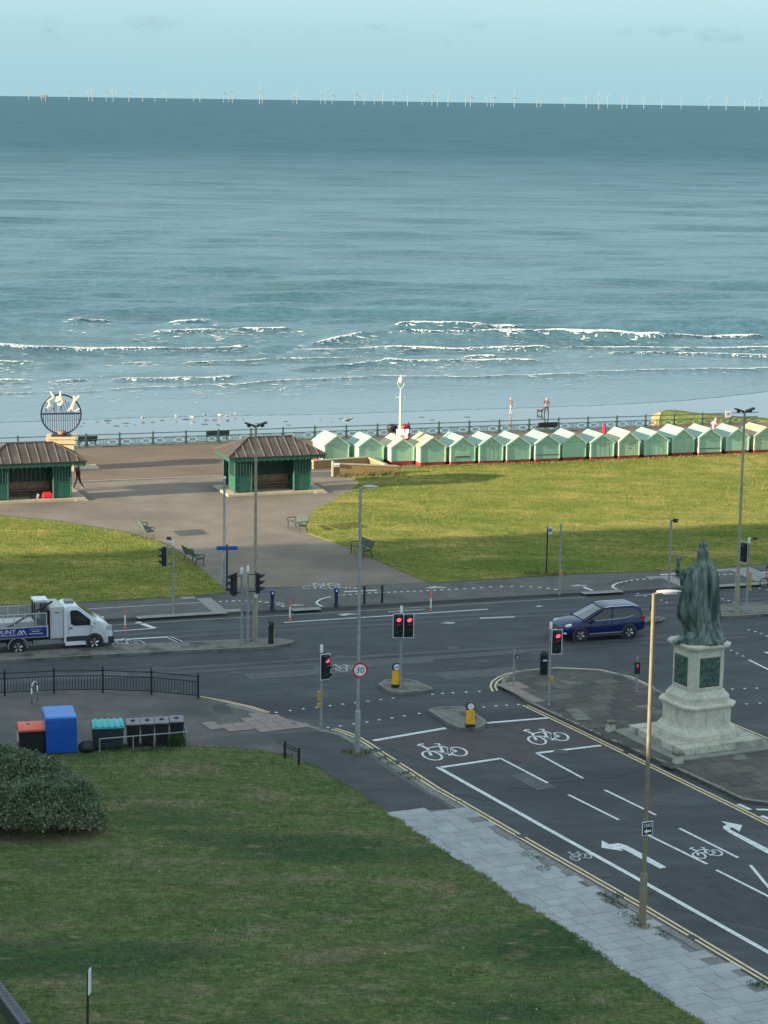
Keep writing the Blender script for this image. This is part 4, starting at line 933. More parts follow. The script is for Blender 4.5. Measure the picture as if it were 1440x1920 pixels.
# ================================================================== BEACH HUTS
HUTS = [(607, 655, 864.5, 'mint_l', 'plain'), (671, 720, 865.5, 'mint_l', 'plain'), (732, 777, 866.5, 'cream_l', 'plain'), (786, 837, 868, 'rust', 'plain'), (843, 892, 866.5, 'mint_l', 'door'), (897, 944, 865, 'mint_l', 'beam'), (948, 996, 863.5, 'mint_l', 'plain'),
        (1001, 1051, 862, 'mint_l', 'line'), (1053, 1099, 859, 'mint_l', 'plain'), (1105, 1152, 857.5, 'mint_l', 'beam'), (1158, 1200, 856, 'cream_l', 'dirt'), (1206, 1254, 853.5, 'mint_l', 'double'), (1258, 1302, 850.5, 'mint_l', 'plain'), (1307, 1354, 849, 'mint_l', 'line'),
        (1359, 1405, 846.5, 'mint_l', 'plain'), (1411, 1458, 844.5, 'rust', 'dirt')]
HLAB = ['pale mint beach hut half hidden behind the right shelter roof', 'mint beach hut behind the low brick wall by the right shelter', 'mint beach hut with a pale roof, standing behind the cream lamp standard', 'mint beach hut with peeling orange roof boards, right of the cream lamp standard',
        'mint beach hut with a square hatch, right of the peeling roofed one', 'mint beach hut with a beam in its gable, second right of the peeling roofed one', 'plain mint beach hut directly left of the one below the black bench', 'mint beach hut with a low dark line across its wall, below the black bench',
        'plain clean mint beach hut left of the one below the crimson walker', 'mint beach hut just below the walker in the crimson top', 'faded mint beach hut with yellowish roof and dark scuffs on its wall', 'mint beach hut with a double panelled wall, right of the yellowish roofed one',
        'bright mint beach hut in front of the left end of the mossy groyne', 'mint beach hut just below the walker in the pink top', 'greyish mint beach hut crossed by the tall twin floodlight pole', 'mint beach hut with orange stained roof at the right edge of the row']
hut_meshes = {}
def hut(i, spec):
    x0, x1, yb, roof, face = spec
    zb = ZP + .02; A, B = G(x0, yb + 5, zb), G(x1, yb + 5, zb); w = (B - A).length * .985
    mid = A.lerp(B, .5)
    t = thing('beach_hut', HLAB[i], 'beach hut', (mid.x, mid.y, zb), R(20.5) + random.uniform(-.02, .02), 'beach huts along the promenade')
    W2 = w / 2; D_ = 2.6; s0 = .26 + random.uniform(-.04, .03); e = 1.4 + random.uniform(-.06, .07); r = e + .62 + random.uniform(-.05, .06)
    wall = {'dirt': MINTY, 'line': MINT2, 'beam': MINT2 if i % 2 else MINT}.get(face, MINT if i % 3 else MINT2)
    q = MB(); q.box(-W2 + .02, W2 - .02, .02, D_ - .02, -.15, s0); q.build('skirt', MAROON, t)
    # front boards laid one above another, each its own piece of wall up into the gable
    q = MB(); q.sideprism([(-W2, s0 + .004), (W2, s0 + .004), (W2, e), (0, r), (-W2, e)], 0, D_); wl_ = q.build('wall', wall, t)
    n = 5
    q = MB()
    for k in range(1, n):
        x = -W2 + w * k / n; q.box(x - .008, x + .008, -.006, .004, s0 + .02, e + (r - e) * (1 - abs(x) / W2) - .1)
    if face in ('plain', 'dirt', 'line'): q.v = []; q.f = []; q.m = []; q.box(-.9 * W2, .9 * W2, -.008, .003, e - .03, e - .012)
    q.build('board_joint', mat('board_joint_green', (.13, .26, .17), rough=.8), t)
    if face == 'door':
        q = MB(); q.box(-W2 * .62, W2 * .62, -.035, -.003, s0 + .42, e - .04); q.build('hatch', MINT, t); q = MB(); q.box(-W2 * .6, W2 * .6, -.05, -.01, s0 + .34, s0 + .4); q.build('hatch_sill', RAILD, t)
    if face in ('beam', 'double'):
        q = MB(); q.box(-W2 * .78, W2 * .78, -.03, -.003, e - .06, e + .02); q.build('cross_beam', MINT, t); q = MB(); q.box(-.03, .03, -.035, -.003, e + .025, r - .06); q.build('king_post', MINTT, t)
    if face == 'line':
        q = MB(); q.box(-W2 * .95, W2 * .95, -.025, -.003, s0 + .3, s0 + .34); q.build('ledge', RAILD, t)
    if face == 'dirt':
        q = MB()
        for k in range(5): x = random.uniform(-.7, .5); z = random.uniform(.6, 1.5); q.box(x, x + random.uniform(.08, .3), -.004, -.001, z, z + .05)
        q.build('scuff', RAILG, t)
    for s in (-1, 1):
        q = MB(); q.box(s * W2 - .045, s * W2 + .045, -.04, .05, s0, e); q.build('corner_post', MINTT if roof != 'rust' else CREAM, t)
    ov = .12; th = .05; sl = Vector((W2, e - r)).normalized()
    for s in (-1, 1):
        q = MB(); pe = Vector((W2, e)) + sl * ov; q.sideprism([(s * .004, r + .004), (s * pe.x, pe.y + .004), (s * pe.x, pe.y + .004 + th), (s * .004, r + .004 + th)], -.12, D_ + .1)
        mm = {'mint_l': MINTL, 'cream_l': MINTLY, 'rust': RUSTR}[roof]; q.build('roof', mm, t)
        q = MB(); q.sideprism([(s * .003, r - .1), (s * pe.x, pe.y - .1), (s * pe.x, pe.y + .0), (s * .003, r + .0)], -.11, -.065); q.build('barge_board', MINTT, t)
    return t
for i, hs in enumerate(HUTS): hut(i, hs)

# ================================================================== PROMENADE RAILING, LAMP STANDARD, WALLS
rl = thing('promenade_railing', 'long green railing with crossed lattice panels between promenade and beach', 'railing', (rail0.x, rail0.y, ZP), KW)
q = MB(); q.box(-.06, .06, -.06, .06, 0, 1.02); q.taper((-.08, .08, -.08, .08), (-.02, .02, -.02, .02), 1.02, 1.14); q.box(-.09, .09, -.09, .09, 0, .1); pm = q.mesh('post', RAILG)
PS = 2.62
q = MB(); q.box(.065, PS - .065, -.03, .03, .12, .17); q.box(.065, PS - .065, -.03, .03, .58, .64)
for k in range(2):
    xa = .08 + k * (PS - .16) * .62; xb = xa + (PS - .16) * .38
    q.bar((xa, 0, .17), (xb, 0, .58), .022, n=5); q.bar((xa, .005, .58), (xb, .005, .17), .022, n=5); xm, zm = (xa + xb) / 2, .375
    q.path([(xm - .2, -.005, zm), (xm, -.005, zm + .13), (xm + .2, -.005, zm), (xm, -.005, zm - .13), (xm - .2, -.005, zm)], .022, 5); q.box(xa - .02, xa + .02, -.02, .02, .17, .58); q.box(xb - .02, xb + .02, -.02, .02, .17, .58)
for k in range(1, 5): x = .08 + (PS - .16) * (.38 + .24 * k / 5); q.box(x - .02, x + .02, -.02, .02, .17, .58)
fm = q.mesh('lattice_panel', RAILG); q = MB(); q.bar((0, 0, .97), (PS, 0, .97), .035, n=8); tr = q.mesh('top_rail', RAILG)
for i in range(-12, 15):
    link('post', pm, rl, (i * PS, 0, 0)); link('lattice_panel', fm, rl, (i * PS, 0, 0)); link('top_rail', tr, rl, (i * PS, 0, 0))
q = MB(); q.box(-12 * PS, 15 * PS, -.12, .2, -.02, .06); q.build('plinth', ISLE, rl)
# black seats whose backs face the lawns
def prom_seat(px0, px1, yb, label):
    A, B = G(px0, yb, ZP), G(px1, yb, ZP); L = (B - A).length
    t = thing('promenade_bench', label, 'bench', (A.x, A.y, ZP), KW, 'black benches by the railing')
    q = MB()
    for x in (.12, L / 2, L - .12): q.bar((x, 0, 0), (x, .1, .45), .03, n=6); q.bar((x, .45, 0), (x, .4, .42), .03, n=6); q.bar((x, .1, .45), (x, -.08, .88), .03, n=6)
    q.build('frame', RAILD, t)
    q = MB()
    for k in range(2):
        xa, xb = (.02 + k * L / 2, (k + 1) * L / 2 - .02)
        for j in range(4):
            z = .42 + j * .115; y = .11 - .18 * (z - .45) / .43; q.box(xa, xb, y - .045, y - .015, z, z + .1)
    q.build('backrest', BLACK, t)
    q = MB()
    for j in range(4): q.box(.02, L - .02, .1 + j * .095, .18 + j * .095, .44, .47)
    q.build('seat', BLACK, t)
prom_seat(146, 184, 839, 'dark bench against the railing, right of the sculpture plinth'); prom_seat(386, 432, 829, 'dark bench against the railing, partly behind the right shelter roof')
prom_seat(1008, 1048, 812, 'dark bench against the railing above the beach huts')
# litter bins by the lamp standard
def litter_bin(px, yb, body, label, panel):
    p = G(px, yb, ZP); t = thing('litter_bin', label, 'litter bin', (p.x, p.y, ZP), R(12), 'litter bins on the promenade')
    q = MB(); q.lathe([(.36, 0), (.38, .05), (.36, .08), (.36, .98), (.39, 1.02)], 18); q.build('body', body, t, 'auto')
    q = MB(); q.lathe([(.4, 1.02), (.42, 1.06), (.42, 1.26), (.36, 1.34), (.12, 1.42)], 18); q.build('hood', body, t, 'auto')
    q = MB(); q.box(-.2, .2, -.43, -.4, 1.08, 1.22); q.build('opening', BLACK, t); q = MB(); q.box(-.15, .15, -.385, -.355, .3, .75); q.build('notice', panel, t)
litter_bin(735, 828, BLKPL, 'black litter bin by the promenade railing beside a red one', GALVL); litter_bin(759.5, 828, mat('dark_red_bin', (.22, .015, .02), (.28, .02, .03), 5, .5), 'dark red litter bin by the promenade railing behind the lamp standard', WHITESIGN)
# ornate lamp standard
p = G(749.5, 869, ZP); t = thing('lamp_standard', 'tall cream painted ornate lamp standard with ring lantern beside the beach huts', 'street lamp', (p.x, p.y, ZP), 0)
H = top_h((p.x, p.y, ZP), 703); s = H / 6.4
q = MB(); q.lathe([(.3, 0), (.3, .2), (.26, .25), (.26, 1.0), (.3, 1.05), (.2, 1.2), (.14, 1.3)], 16); q.build('base', CREAM, t, 'auto')
q = MB(); q.lathe([(.125, 1.3), (.115, 2.4), (.14, 2.42), (.14, 2.5), (.105, 2.52), (.085, H - 1.75), (.12, H - 1.72), (.12, H - 1.6), (.07, H - 1.55), (.05, H - 1.0)], 14); q.build('column', CREAM, t, 'auto')
q = MB(); q.bar((-.3, 0, H - 1.66), (.3, 0, H - 1.66), .025, n=6); q.ball((-.3, 0, H - 1.66), .04, 8); q.ball((.3, 0, H - 1.66), .04, 8); q.build('ladder_bar', CREAM, t)
q = MB(); pts = [(.05 * 1, 0, H - 1.0)]
for s_ in (-1, 1): q.path([(s_ * .03, 0, H - 1.02), (s_ * .17, 0, H - .86), (s_ * .24, 0, H - .66), (s_ * .22, 0, H - .48), (s_ * .12, 0, H - .36)], .025, 6)
q.build('swan_neck', CREAM, t)
q = MB(); q.lathe([(.06, H - .62), (.13, H - .55), (.15, H - .4), (.12, H - .36)], 12); q.build('lantern_glass', WPL, t, True); q = MB(); q.lathe([(.2, H - .355), (.2, H - .3), (.13, H - .2), (.06, H - .15), (.06, H - .05), (.02, H)], 12); q.build('lantern_hood', CREAM, t, 'auto')
q = MB(); q.box(-.3, .3, -.17, -.13, 2.15, 2.6); q.X = Matrix.Translation((.42, 0, 0)); q.bbox(-.02, .22, -.18, -.12, 2.28, 2.62, .03); q.X = None; q.build('sign_plate', WHITESIGN, t)
# low brick walls of the ramp, with dry grass in front
def wall_run(name, label, a, c, h0, h1, th=.25):
    A, B = G(*a, ZP), G(*c, ZP); L = (B - A).length; ang = math.atan2((B - A).y, (B - A).x)
    t = thing(name, label, 'wall', (A.x, A.y, ZP), ang)
    q = MB(); q.sideprism([(0, -.1), (L, -.1), (L, h1 - .09), (0, h0 - .09)], 0, th); q.build('brickwork', BRICKT, t)
    q = MB(); q.sideprism([(-.04, h0 - .087), (L + .04, h1 - .087), (L + .04, h1), (-.04, h0)], -.04, th + .04); q.build('coping', CONCW, t); return t
wall_run('low_wall', 'low tan brick wall beside the ramp with a small sign at its end', (624, 893), (745, 889), .95, .62)
wall_run('low_wall', 'farther low brick wall below the left most beach huts', (588, 880), (690, 872), .65, .62)
wall_run('low_wall', 'short sloping wall end lit yellow in front of the second beach hut', (690, 872), (722, 877), .62, .25)
p = G(623, 893, ZP); t = thing('small_sign_post', 'short cream post with a small white notice at the end of the low wall', 'sign', (p.x, p.y, ZP), R(10))
q = MB(); q.box(-.06, .06, -.08, .02, 0, 1.12); q.build('post', CREAM, t); q = MB(); q.box(.1, .5, -.1, -.06, .7, .95); q.build('notice', WHITESIGN, t); q = MB(); q.box(.14, .46, -.105, -.102, .78, .82); q.box(.14, .46, -.105, -.102, .74, .76); q.build('print', BLACK, t)
dg = []
for i in range(150):
    dg.append(G(random.uniform(632, 745), random.uniform(888, 893), ZP))
clump('dry_grass', dg, 16, .45, .42, DRYG, 'tall dry grass in front of the low brick wall', z=ZP, bw=.03)
dg = [G(745 + t_ * (1470 - 745), 878 - t_ * (878 - 850) + random.uniform(-1, 1.5), ZP) for t_ in np.linspace(0, 1, 240)]
clump('dry_grass', dg, 16, .3, .2, DRYG, 'straggly dry grass along the foot of the beach huts', z=ZP, bw=.03)
clump('dry_grass', [G(random.uniform(985, 1060), random.uniform(1074, 1081), ZP) for _ in range(40)], 14, .4, .16, DRYG, 'pale dry grass at the lawn edge by the black sign post', z=ZP + .03)
# mossy groyne on the beach
g0 = G(1237, 806, ZS); gd = Vector((8.5, -5.0, 0)).normalized(); ang = math.atan2(gd.y, gd.x)
t = thing('groyne', 'long mossy green concrete groyne on the wet sand', 'groyne', (g0.x, g0.y, ZS - .3), ang)
q = MB(); rings = []
for i in range(31):
    x = i * .9; rings.append([(x, -.2 + .05 * math.sin(i), 0), (x, .05 + .04 * math.sin(i * 2.3), 1.75 + .05 * math.sin(i * 1.7)), (x, .5, 2.1 + .04 * math.sin(i * 3.1)), (x, 1.7, 2.12 + .05 * math.sin(i * 1.3)), (x, 2.2, 1.7), (x, 2.4, 0)])
rings = [[(x if k else x, y, z) for k, (x, y, z) in enumerate(r_)] for r_ in rings]; q.loft(rings); q.build('body', MOSS, t)
q = MB(); q.box(-.9, -.01, -.1, 2.3, 0, 1.55); q.taper((-.9, -.01, -.1, 2.3), (-.35, -.01, .2, 2.0), 1.555, 2.0); q.build('end_block', GROYNE, t)

# ================================================================== RING SCULPTURE (a plain stand-in)
p = G(117, 880, ZP); t = thing('ring_sculpture', 'dark barred ring with cream looping shapes on a cream plinth behind the left shelter', 'sculpture', (p.x, p.y, ZP), R(6))
H = top_h((p.x, p.y, ZP), 817)
q = MB(); q.box(-.95, .85, -.9, .9, 0, H - .45); q.build('plinth', RENDER, t); q = MB(); q.box(-1.1, 1.0, -1.05, 1.05, H - .447, H - .25); q.box(-1.02, .92, -.97, .97, H - .25, H - .12); q.box(-1.12, 1.02, -1.07, 1.07, H - .12, H); q.build('plinth_cap', RENDER, t)
q = MB(); q.box(-.75, .65, -.5, .5, H + .003, H + .1); q.build('base_plate', BLACK, t)
q = MB(); q.lathe([(.3, H + .1), (.34, H + .3), (.2, H + .36)], 12); q.build('boss', WOODT, t, True)
rc = H + .1 + 1.46; rr = 1.42
q = MB(); q.path([(-.05 + rr * math.cos(a), 0, rc + rr * math.sin(a)) for a in np.linspace(0, 2 * math.pi, 49)], .06, 6); q.build('ring', DKBLUE, t)
q = MB(); q.bar((-.05 - rr, 0, rc + .02), (-.05 + rr, 0, rc + .06), .06, n=6); q.build('cross_bar', DKBLUE, t)
for i in range(-8, 9):
    x = i * .158; zz = math.sqrt(max(0, rr * rr - x * x)); k = MB(); k.bar((x - .05, 0, rc - zz), (x - .05, 0, rc + .02), .025, n=5); k.build('bar', DKBLUE, t)
for (xa, xb, hh) in ((-1.2, -1.05, .5), (-1.05, -.98, .75), (-.9, -.62, .45), (-.62, -.5, .5), (-.45, -.5, .9), (-.2, 0, .7), (0, 0, .75), (.2, 0, .7), (.4, .15, .75), (.6, .3, 1.0), (.75, .5, .9), (.95, .7, .4), (-.35, -.35, 1.1)):
    k = MB(); k.bar((xa - .05, 0, rc + .03), (xb - .05, 0, rc + hh), .025, n=5); k.build('bar', DKBLUE, t)
def loopy(pts, r): 
    k = MB()
    for a, c in zip(pts, pts[1:]): k.bar(a, c, r, n=7); k.ball(c, r, 8)
    k.build('looping_shape', mat('cream_figure', (.72, .66, .42), (.8, .74, .5), 2, .6), t)
loopy([(-1.0, -.1, rc + .45), (-.85, -.15, rc + .75), (-.9, -.1, rc + 1.0), (-.7, -.1, rc + 1.15), (-.55, -.15, rc + 1.3), (-.75, -.1, rc + 1.6)], 0.072)
loopy([(-1.1, .05, rc + .5), (-.8, .05, rc + .55), (-.75, 0, rc + .9), (-1.05, 0, rc + .95)], 0.065)
loopy([(-.3, -.1, rc + .75), (-.05, -.15, rc + .7), (.08, -.12, rc + .95), (-.02, -.15, rc + 1.2), (-.28, -.12, rc + 1.25), (-.35, -.1, rc + .95), (-.1, -.15, rc + 1.05), (-.05, -.1, rc + 1.6)], 0.086)
loopy([(.5, -.1, rc + .25), (.75, -.12, rc + .6), (.95, -.12, rc + 1.0), (1.25, -.1, rc + 1.3)], 0.086); loopy([(.75, -.1, rc + .35), (.9, -.12, rc + .85), (.92, -.1, rc + 1.25)], 0.094); loopy([(.75, -.12, rc + .3), (1.0, -.1, rc + .24), (1.25, -.1, rc + .42)], 0.050)
# ================================================================== POLES, SIGNALS, SIGNS
def base(px, yb, z=ZP): p = G(px, yb, z); return (p.x, p.y, z)
def ring_shadow(): pass
def led_lamp(px, yb, yt, label, m, rz, arm=.75, r=.075, collar=1.9, z=ZP, head=True):
    B = base(px, yb, z); H = top_h(B, yt); t = thing('street_lamp', label, 'street lamp', B, rz, 'street lamps')
    q = MB(); q.lathe([(r * 1.75, 0), (r * 1.75, .05), (r * 1.6, .06), (r * 1.55, collar), (r * 1.3, collar + .06), (r * 1.02, collar + .08), (r * .8, H)], 14); q.build('pole', m, t, 'auto')
    q = MB(); q.box(-.06, .06, -r * 1.6 - .02, -r * 1.5, .5, 1.1); q.build('access_door', m, t)
    if head:
        q = MB(); q.bar((0, 0, H - .04), (.18, 0, H + .04), .05, n=8); q.build('bracket', m, t)
        q = MB(); n = 8; rings = []
        for i in range(n + 1):
            u = i / n; w = .15 * math.sin(math.pi * (.18 + .72 * u)); hh = .07 * math.sin(math.pi * (.2 + .68 * u)); x = .1 + arm * u
            rings.append([(x, w * math.cos(a), H + .05 + hh * math.sin(a) * (1 if math.sin(a) > 0 else .45)) for a in np.linspace(0, 2 * math.pi, 12, endpoint=False)])
        q.loft(rings); q.build('lamp_head', GALVL, t, True)
        q = MB(); q.box(.3, .1 + arm * .8, -.09, .09, H - .005, H + .02); q.build('lens', WPL, t)
    return t, H
def twin_lamp(px, yb, yt, label, collar, z=.13):
    B = base(px, yb, z); H = top_h(B, yt); t = thing('floodlight_pole', label, 'street lamp', B, KW, 'twin floodlight poles')
    q = MB(); q.lathe([(.13, 0), (.13, collar), (.11, collar + .1), (.085, collar + .12), (.06, H)], 14); q.build('pole', TANP, t, 'auto')
    q = MB(); q.box(-.05, .05, -.15, -.12, .6, 1.2); q.build('access_door', TANP, t)
    for s in (-1, 1):
        q = MB(); q.bar((0, 0, H - .12), (s * .14, 0, H - .06), .03, n=6); q.build('bracket', DKGREY, t)
        q = MB(); q.X = Matrix.Translation((s * .32, 0, H + .04)) @ Matrix.Rotation(-s * R(18), 4, 'Y'); q.bbox(-.24, .24, -.13, .13, -.04, .05, .02); q.box(-.1, .06, -.05, .05, -.14, -.04); q.build('floodlight', DKGREY, t)
    return t, H
def signal_head(t, pos, yaw, lit=True, border=True, w=.5, h=1.14, board=True):
    """three-lens head; pos is the middle of the backing board, yaw 0 looks at -y"""
    X = Matrix.Translation(pos) @ Matrix.Rotation(yaw, 4, 'Z')
    if board:
        q = MB(); q.X = X; q.bbox(-w / 2, w / 2, 0, .03, -h / 2, h / 2, .012); o = q.build('backing_board', BLKPL, t)
        if border:
            q = MB(); q.X = X; e = .035
            for (a, b_, c, d) in ((-w / 2, w / 2, -h / 2, -h / 2 + e), (-w / 2, w / 2, h / 2 - e, h / 2), (-w / 2, -w / 2 + e, -h / 2 + e, h / 2 - e), (w / 2 - e, w / 2, -h / 2 + e, h / 2 - e)): q.box(a, b_, -.012, -.001, c, d)
            q.build('white_border', WHITESIGN, t)
    q = MB(); q.X = X; q.bbox(-.16, .16, -.16, -.003, -.5, .5, .025); q.build('housing', BLKPL, t)
    for k, zz in enumerate((.32, 0, -.32)):
        lm = REDLIT if (lit and k == 0) else LENSOFF
        q = MB(); q.X = X @ Matrix.Translation((0, -.163, zz)) @ Matrix.Rotation(R(90), 4, 'X'); q.lathe([(.105, -.002), (.1, .012), (.06, .025)], 16); q.build('lens', lm, t, True)
        q = MB(); q.X = X @ Matrix.Translation((0, -.16, zz)); n = 10; vs = []; fs = []
        for i in range(n + 1):
            a = R(-20) + R(220) * i / n; c, s_ = math.cos(a) * .125, math.sin(a) * .125; vs += [(c, 0, s_), (c, -(.1 + .16 * max(0, math.sin(a) + .2)), s_), (c * .93, 0, s_ * .93), (c * .93, -(.1 + .16 * max(0, math.sin(a) + .2)), s_ * .93)]
        for i in range(n): a = 4 * i; b_ = a + 4; fs += [(a, a + 1, b_ + 1, b_), (a + 2, b_ + 2, b_ + 3, a + 3), (a + 1, a + 3, b_ + 3, b_ + 1)]
        q.add(vs, fs); q.build('hood', BLKPL, t)
def signal_post(px, yb, yt, label, heads, z=ZP, cap=True, m=GALV, box=None, r=.057, camera=None):
    """heads: list of (px, py, yaw, lit, border)"""
    B = base(px, yb, z); H = top_h(B, yt); t = thing('traffic_light', label, 'traffic light', B, 0, 'traffic lights')
    q = MB(); q.lathe([(r * 1.3, 0), (r * 1.3, .05), (r, .06), (r, H - .32)], 12); q.build('post', m, t, 'auto')
    q = MB(); q.lathe([(r * 1.18, H - .32), (r * 1.18, H - .03), (r * .9, H)], 12); q.build('post_cap', WPL, t, 'auto')
    for (hx, hy, yaw, lit, border) in heads:
        sc_ = (proj((B[0] + 1, B[1], B[2] + 3))[0] - proj((B[0], B[1], B[2] + 3))[0]); x = (hx - px - (B[2] * 0 + (yb - hy) * .0139)) / sc_; zc = top_h(B, hy)
        off = Matrix.Rotation(yaw, 3, 'Z') @ Vector((0, -.1, 0)); n = Matrix.Rotation(yaw, 3, 'Z') @ Vector((0, 1, 0))
        signal_head(t, (x, off.y - .02, zc), yaw, lit, border)
        q = MB(); c = Vector((x, off.y, 0)) + n * .02
        for dz in (.42, -.42): q.bar((0, 0, zc + dz), (c.x, c.y, zc + dz), .025, n=6)
        q.build('bracket', BLKPL, t)
    for (bx, by, m_) in (box or []):
        zc = top_h(B, by); sc_ = proj((B[0] + 1, B[1], B[2] + 1))[0] - proj((B[0], B[1], B[2] + 1))[0]; x = (bx - px) / sc_
        q = MB(); q.X = Matrix.Translation((x, -.04, zc)); q.bbox(-.08, .08, -.09, .09, -.2 if by < yb - 60 else -.1, .2 if by < yb - 60 else .1, .02); q.build('push_button_box', m_, t)
    if camera:
        q = MB(); zc = H - camera[1]; q.bar((0, 0, zc), (camera[0], 0, zc + .05), .02, n=6); q.bbox(camera[0] - .1, camera[0] + .12, -.07, .07, zc + .0, zc + .15, .02); q.build('detector', DKGREY, t)
    return t, H, B
YAW = R
t, H = led_lamp(1204, 1736, 1113, 'tall lamp post with sunlit top and a brown arrow sign, on the grey slabs', LAMPTAN, R(10), .8, .078, 1.75)
B_ = base(1204, 1736); zs = top_h(B_, 1551)
q = MB(); q.X = Matrix.Translation((.03, -.13, zs)) @ Matrix.Rotation(R(14), 4, 'Z'); q.bbox(-.2, .2, 0, .02, -.235, .235, .008); q.build('sign_plate', WHITESIGN, t); X_ = q.X
q = MB(); q.X = X_; q.box(-.175, .175, -.006, -.001, -.21, .21); q.build('sign_face', SIGNBR, t)
q = MB(); q.X = X_; q.add([(x, -.0095, z) for x, z in ((-.14, -.09), (-.03, 0), (-.03, -.055), (.13, -.055), (.13, -.125), (-.03, -.125), (-.03, -.18))], [(0, 1, 2, 3, 4, 5, 6)][::-1]); q.build('arrow', WHITESIGN, t)
tm = text_mesh('i360', .17, WHITESIGN, 'sign_lettering', .001); o = link('sign_lettering', tm, t); o.matrix_local = X_ @ Matrix.Translation((0, -.0095, .1)) @ Matrix.Rotation(R(90), 4, 'X')
t, H = led_lamp(670, 1411, 915, 'grey lamp post carrying a round 30 speed limit sign', GALV, R(6), .62, .072, 1.75)
B_ = base(670, 1411); zs = top_h(B_, 1255)
X_ = Matrix.Translation((.04, -.13, zs)) @ Matrix.Rotation(R(-90), 4, 'X') @ Matrix.Rotation(R(180), 4, 'Y')
X_ = Matrix.Translation((.06, -.12, zs)) @ Matrix.Rotation(R(90), 4, 'X')
q = MB(); q.X = X_; q.lathe([(.315, 0), (.315, .02)], 32); q.build('sign_plate', REDRING, t)
q = MB(); q.X = X_; q.lathe([(.245, .022), (.245, .026)], 32); q.build('sign_face', WHITESIGN, t)
tm = text_mesh('30', .33, BLACK, 'sign_lettering', .002); o = link('sign_lettering', tm, t); o.matrix_local = X_ @ Matrix.Translation((0, -.01, .03)) @ Matrix.Scale(1.05, 4)
md = tm; 
t, H = twin_lamp(478.5, 1202, 797, 'tall twin floodlight pole on the median beside the traffic lights', 2.3)
q = MB(); q.box(-.07, .07, -.14, -.1, 2.25, 2.45); q.build('tag_plate', WPL, t)
twin_lamp(1380.5, 1149, 770, 'tall twin floodlight pole on the right hand median, crossing a beach hut', 2.0)
# plain white topped mast with a finger post close by
B_ = base(420.5, 1104); H = top_h(B_, 893); t = thing('street_lamp', 'grey mast with a small white ball on top at the lawn corner', 'street lamp', B_, 0)
q = MB(); q.lathe([(.13, 0), (.13, 1.75), (.1, 1.85), (.085, 1.87), (.07, H - .16)], 12); q.build('pole', GALV, t, 'auto'); q = MB(); q.ball((0, 0, H - .09), .1, 12); q.build('ball', WPL, t, True); q = MB(); q.box(-.16, -.11, -.06, .06, .5, 1.6); q.build('cabinet', GALVL, t)
B_ = base(425.5, 1107); H = top_h(B_, 1021); t = thing('finger_post', 'black finger post with two small blue direction signs beside the grey mast', 'signpost', B_, R(6))
q = MB(); q.bar((0, 0, 0), (0, 0, H), .05, n=10); q.build('post', BLACK, t); zc = top_h(B_, 1028)
for s in (-1, 1):
    q = MB(); xs_ = [.06, .5, .62, .5, .06]; q.sideprism([(s * .06, zc - .11), (s * .52, zc - .1), (s * .64, zc), (s * .52, zc + .12), (s * .06, zc + .11)], -.02, .02); q.build('sign_arm', SIGNB, t)
    q = MB(); 
    for k in range(4): q.box(s * .12 + s * k * .1 - .03, s * .12 + s * k * .1 + .03, -.024, -.021, zc - .03, zc + .03)
    q.build('print', mat('navy_print', (.01, .02, .1), rough=.5), t)
# traffic lights
signal_post(324.5, 1151, 1012, 'traffic light in front of the left far lawn, its head turned left', [(312, 1043, R(-62), False, True)], camera=(-.22, .0))
signal_post(453, 1206, 1064, 'left of the paired traffic lights on the median, hoods pointing left', [(441, 1096, R(-112), False, False)], z=.13)
signal_post(464.5, 1211, 1061, 'right of the paired traffic lights on the median, hoods pointing right', [(482, 1093, R(98), False, False)], z=.13)
signal_post(750.5, 1289, 1136, 'traffic light with two red heads on the crossing refuge', [(746.5, 1172, R(8), True, True), (766, 1172, R(10), True, True)], z=.13)
signal_post(601.5, 1372, 1209, 'red traffic light at the near pavement corner with amber push button boxes', [(610.5, 1249, R(34), True, True)], box=[(598, 1304, AMBER), (598, 1322, AMBER)])
signal_post(1029, 1322, 1166, 'red traffic light at the tip of the statue island in front of the blue car', [(1042, 1202, R(10), True, True)], box=[(1033, 1272, AMBER)])
signal_post(1399.5, 1137, 1008, 'traffic light beside the right twin floodlight pole with dark head turned away', [(1392, 1035, R(-48), False, True)], z=.13, camera=(.3, .12))
# pedestrian signals and detector posts
def slim_post(px, yb, yt, label, m=GALV, r=.05, extra=None, name='grey_post', cat='post', z=ZP):
    B = base(px, yb, z); H = top_h(B, yt); t = thing(name, label, cat, B, 0); q = MB(); q.lathe([(r * 1.25, 0), (r * 1.25, .06), (r, .07), (r, H - .01), (r * .7, H)], 10); q.build('post', m, t, 'auto')
    if extra: extra(t, H, B)
    return t
def x1(t, H, B):
    q = MB(); q.bbox(.05, .22, -.12, .08, H - .42, H - .22, .02); q.build('detector', BLKPL, t); q = MB(); q.box(.075, .195, -.128, -.121, H - .4, H - .26); q.build('lens', GALV, t)
slim_post(963, 1284, 1218, 'short grey post with a small black detector box on the statue island', extra=x1)
def x2(t, H, B):
    q = MB(); q.bbox(-.13, .13, -.2, -.04, H - .75, H - .2, .02); q.build('signal_box', BLKPL, t); q = MB(); q.box(-.03, .03, -.206, -.2, H - .44, H - .29); q.build('red_figure', mat('red_figure_lit', (.4, .02, .02), rough=.4, emit=((1, .04, .06), .35)), t); q = MB(); q.box(.08, .135, -.19, -.06, H - .7, H - .5); q.build('side_plate', GALVL, t)
slim_post(1193, 1298, 1232, 'short pedestrian signal post with a small red light left of the statue', extra=x2, name='pedestrian_signal', cat='signal')
def x3(t, H, B):
    q = MB(); q.bbox(.03, .14, -.09, .05, 1.0, 1.35, .02); q.build('push_button_box', AMBER, t)
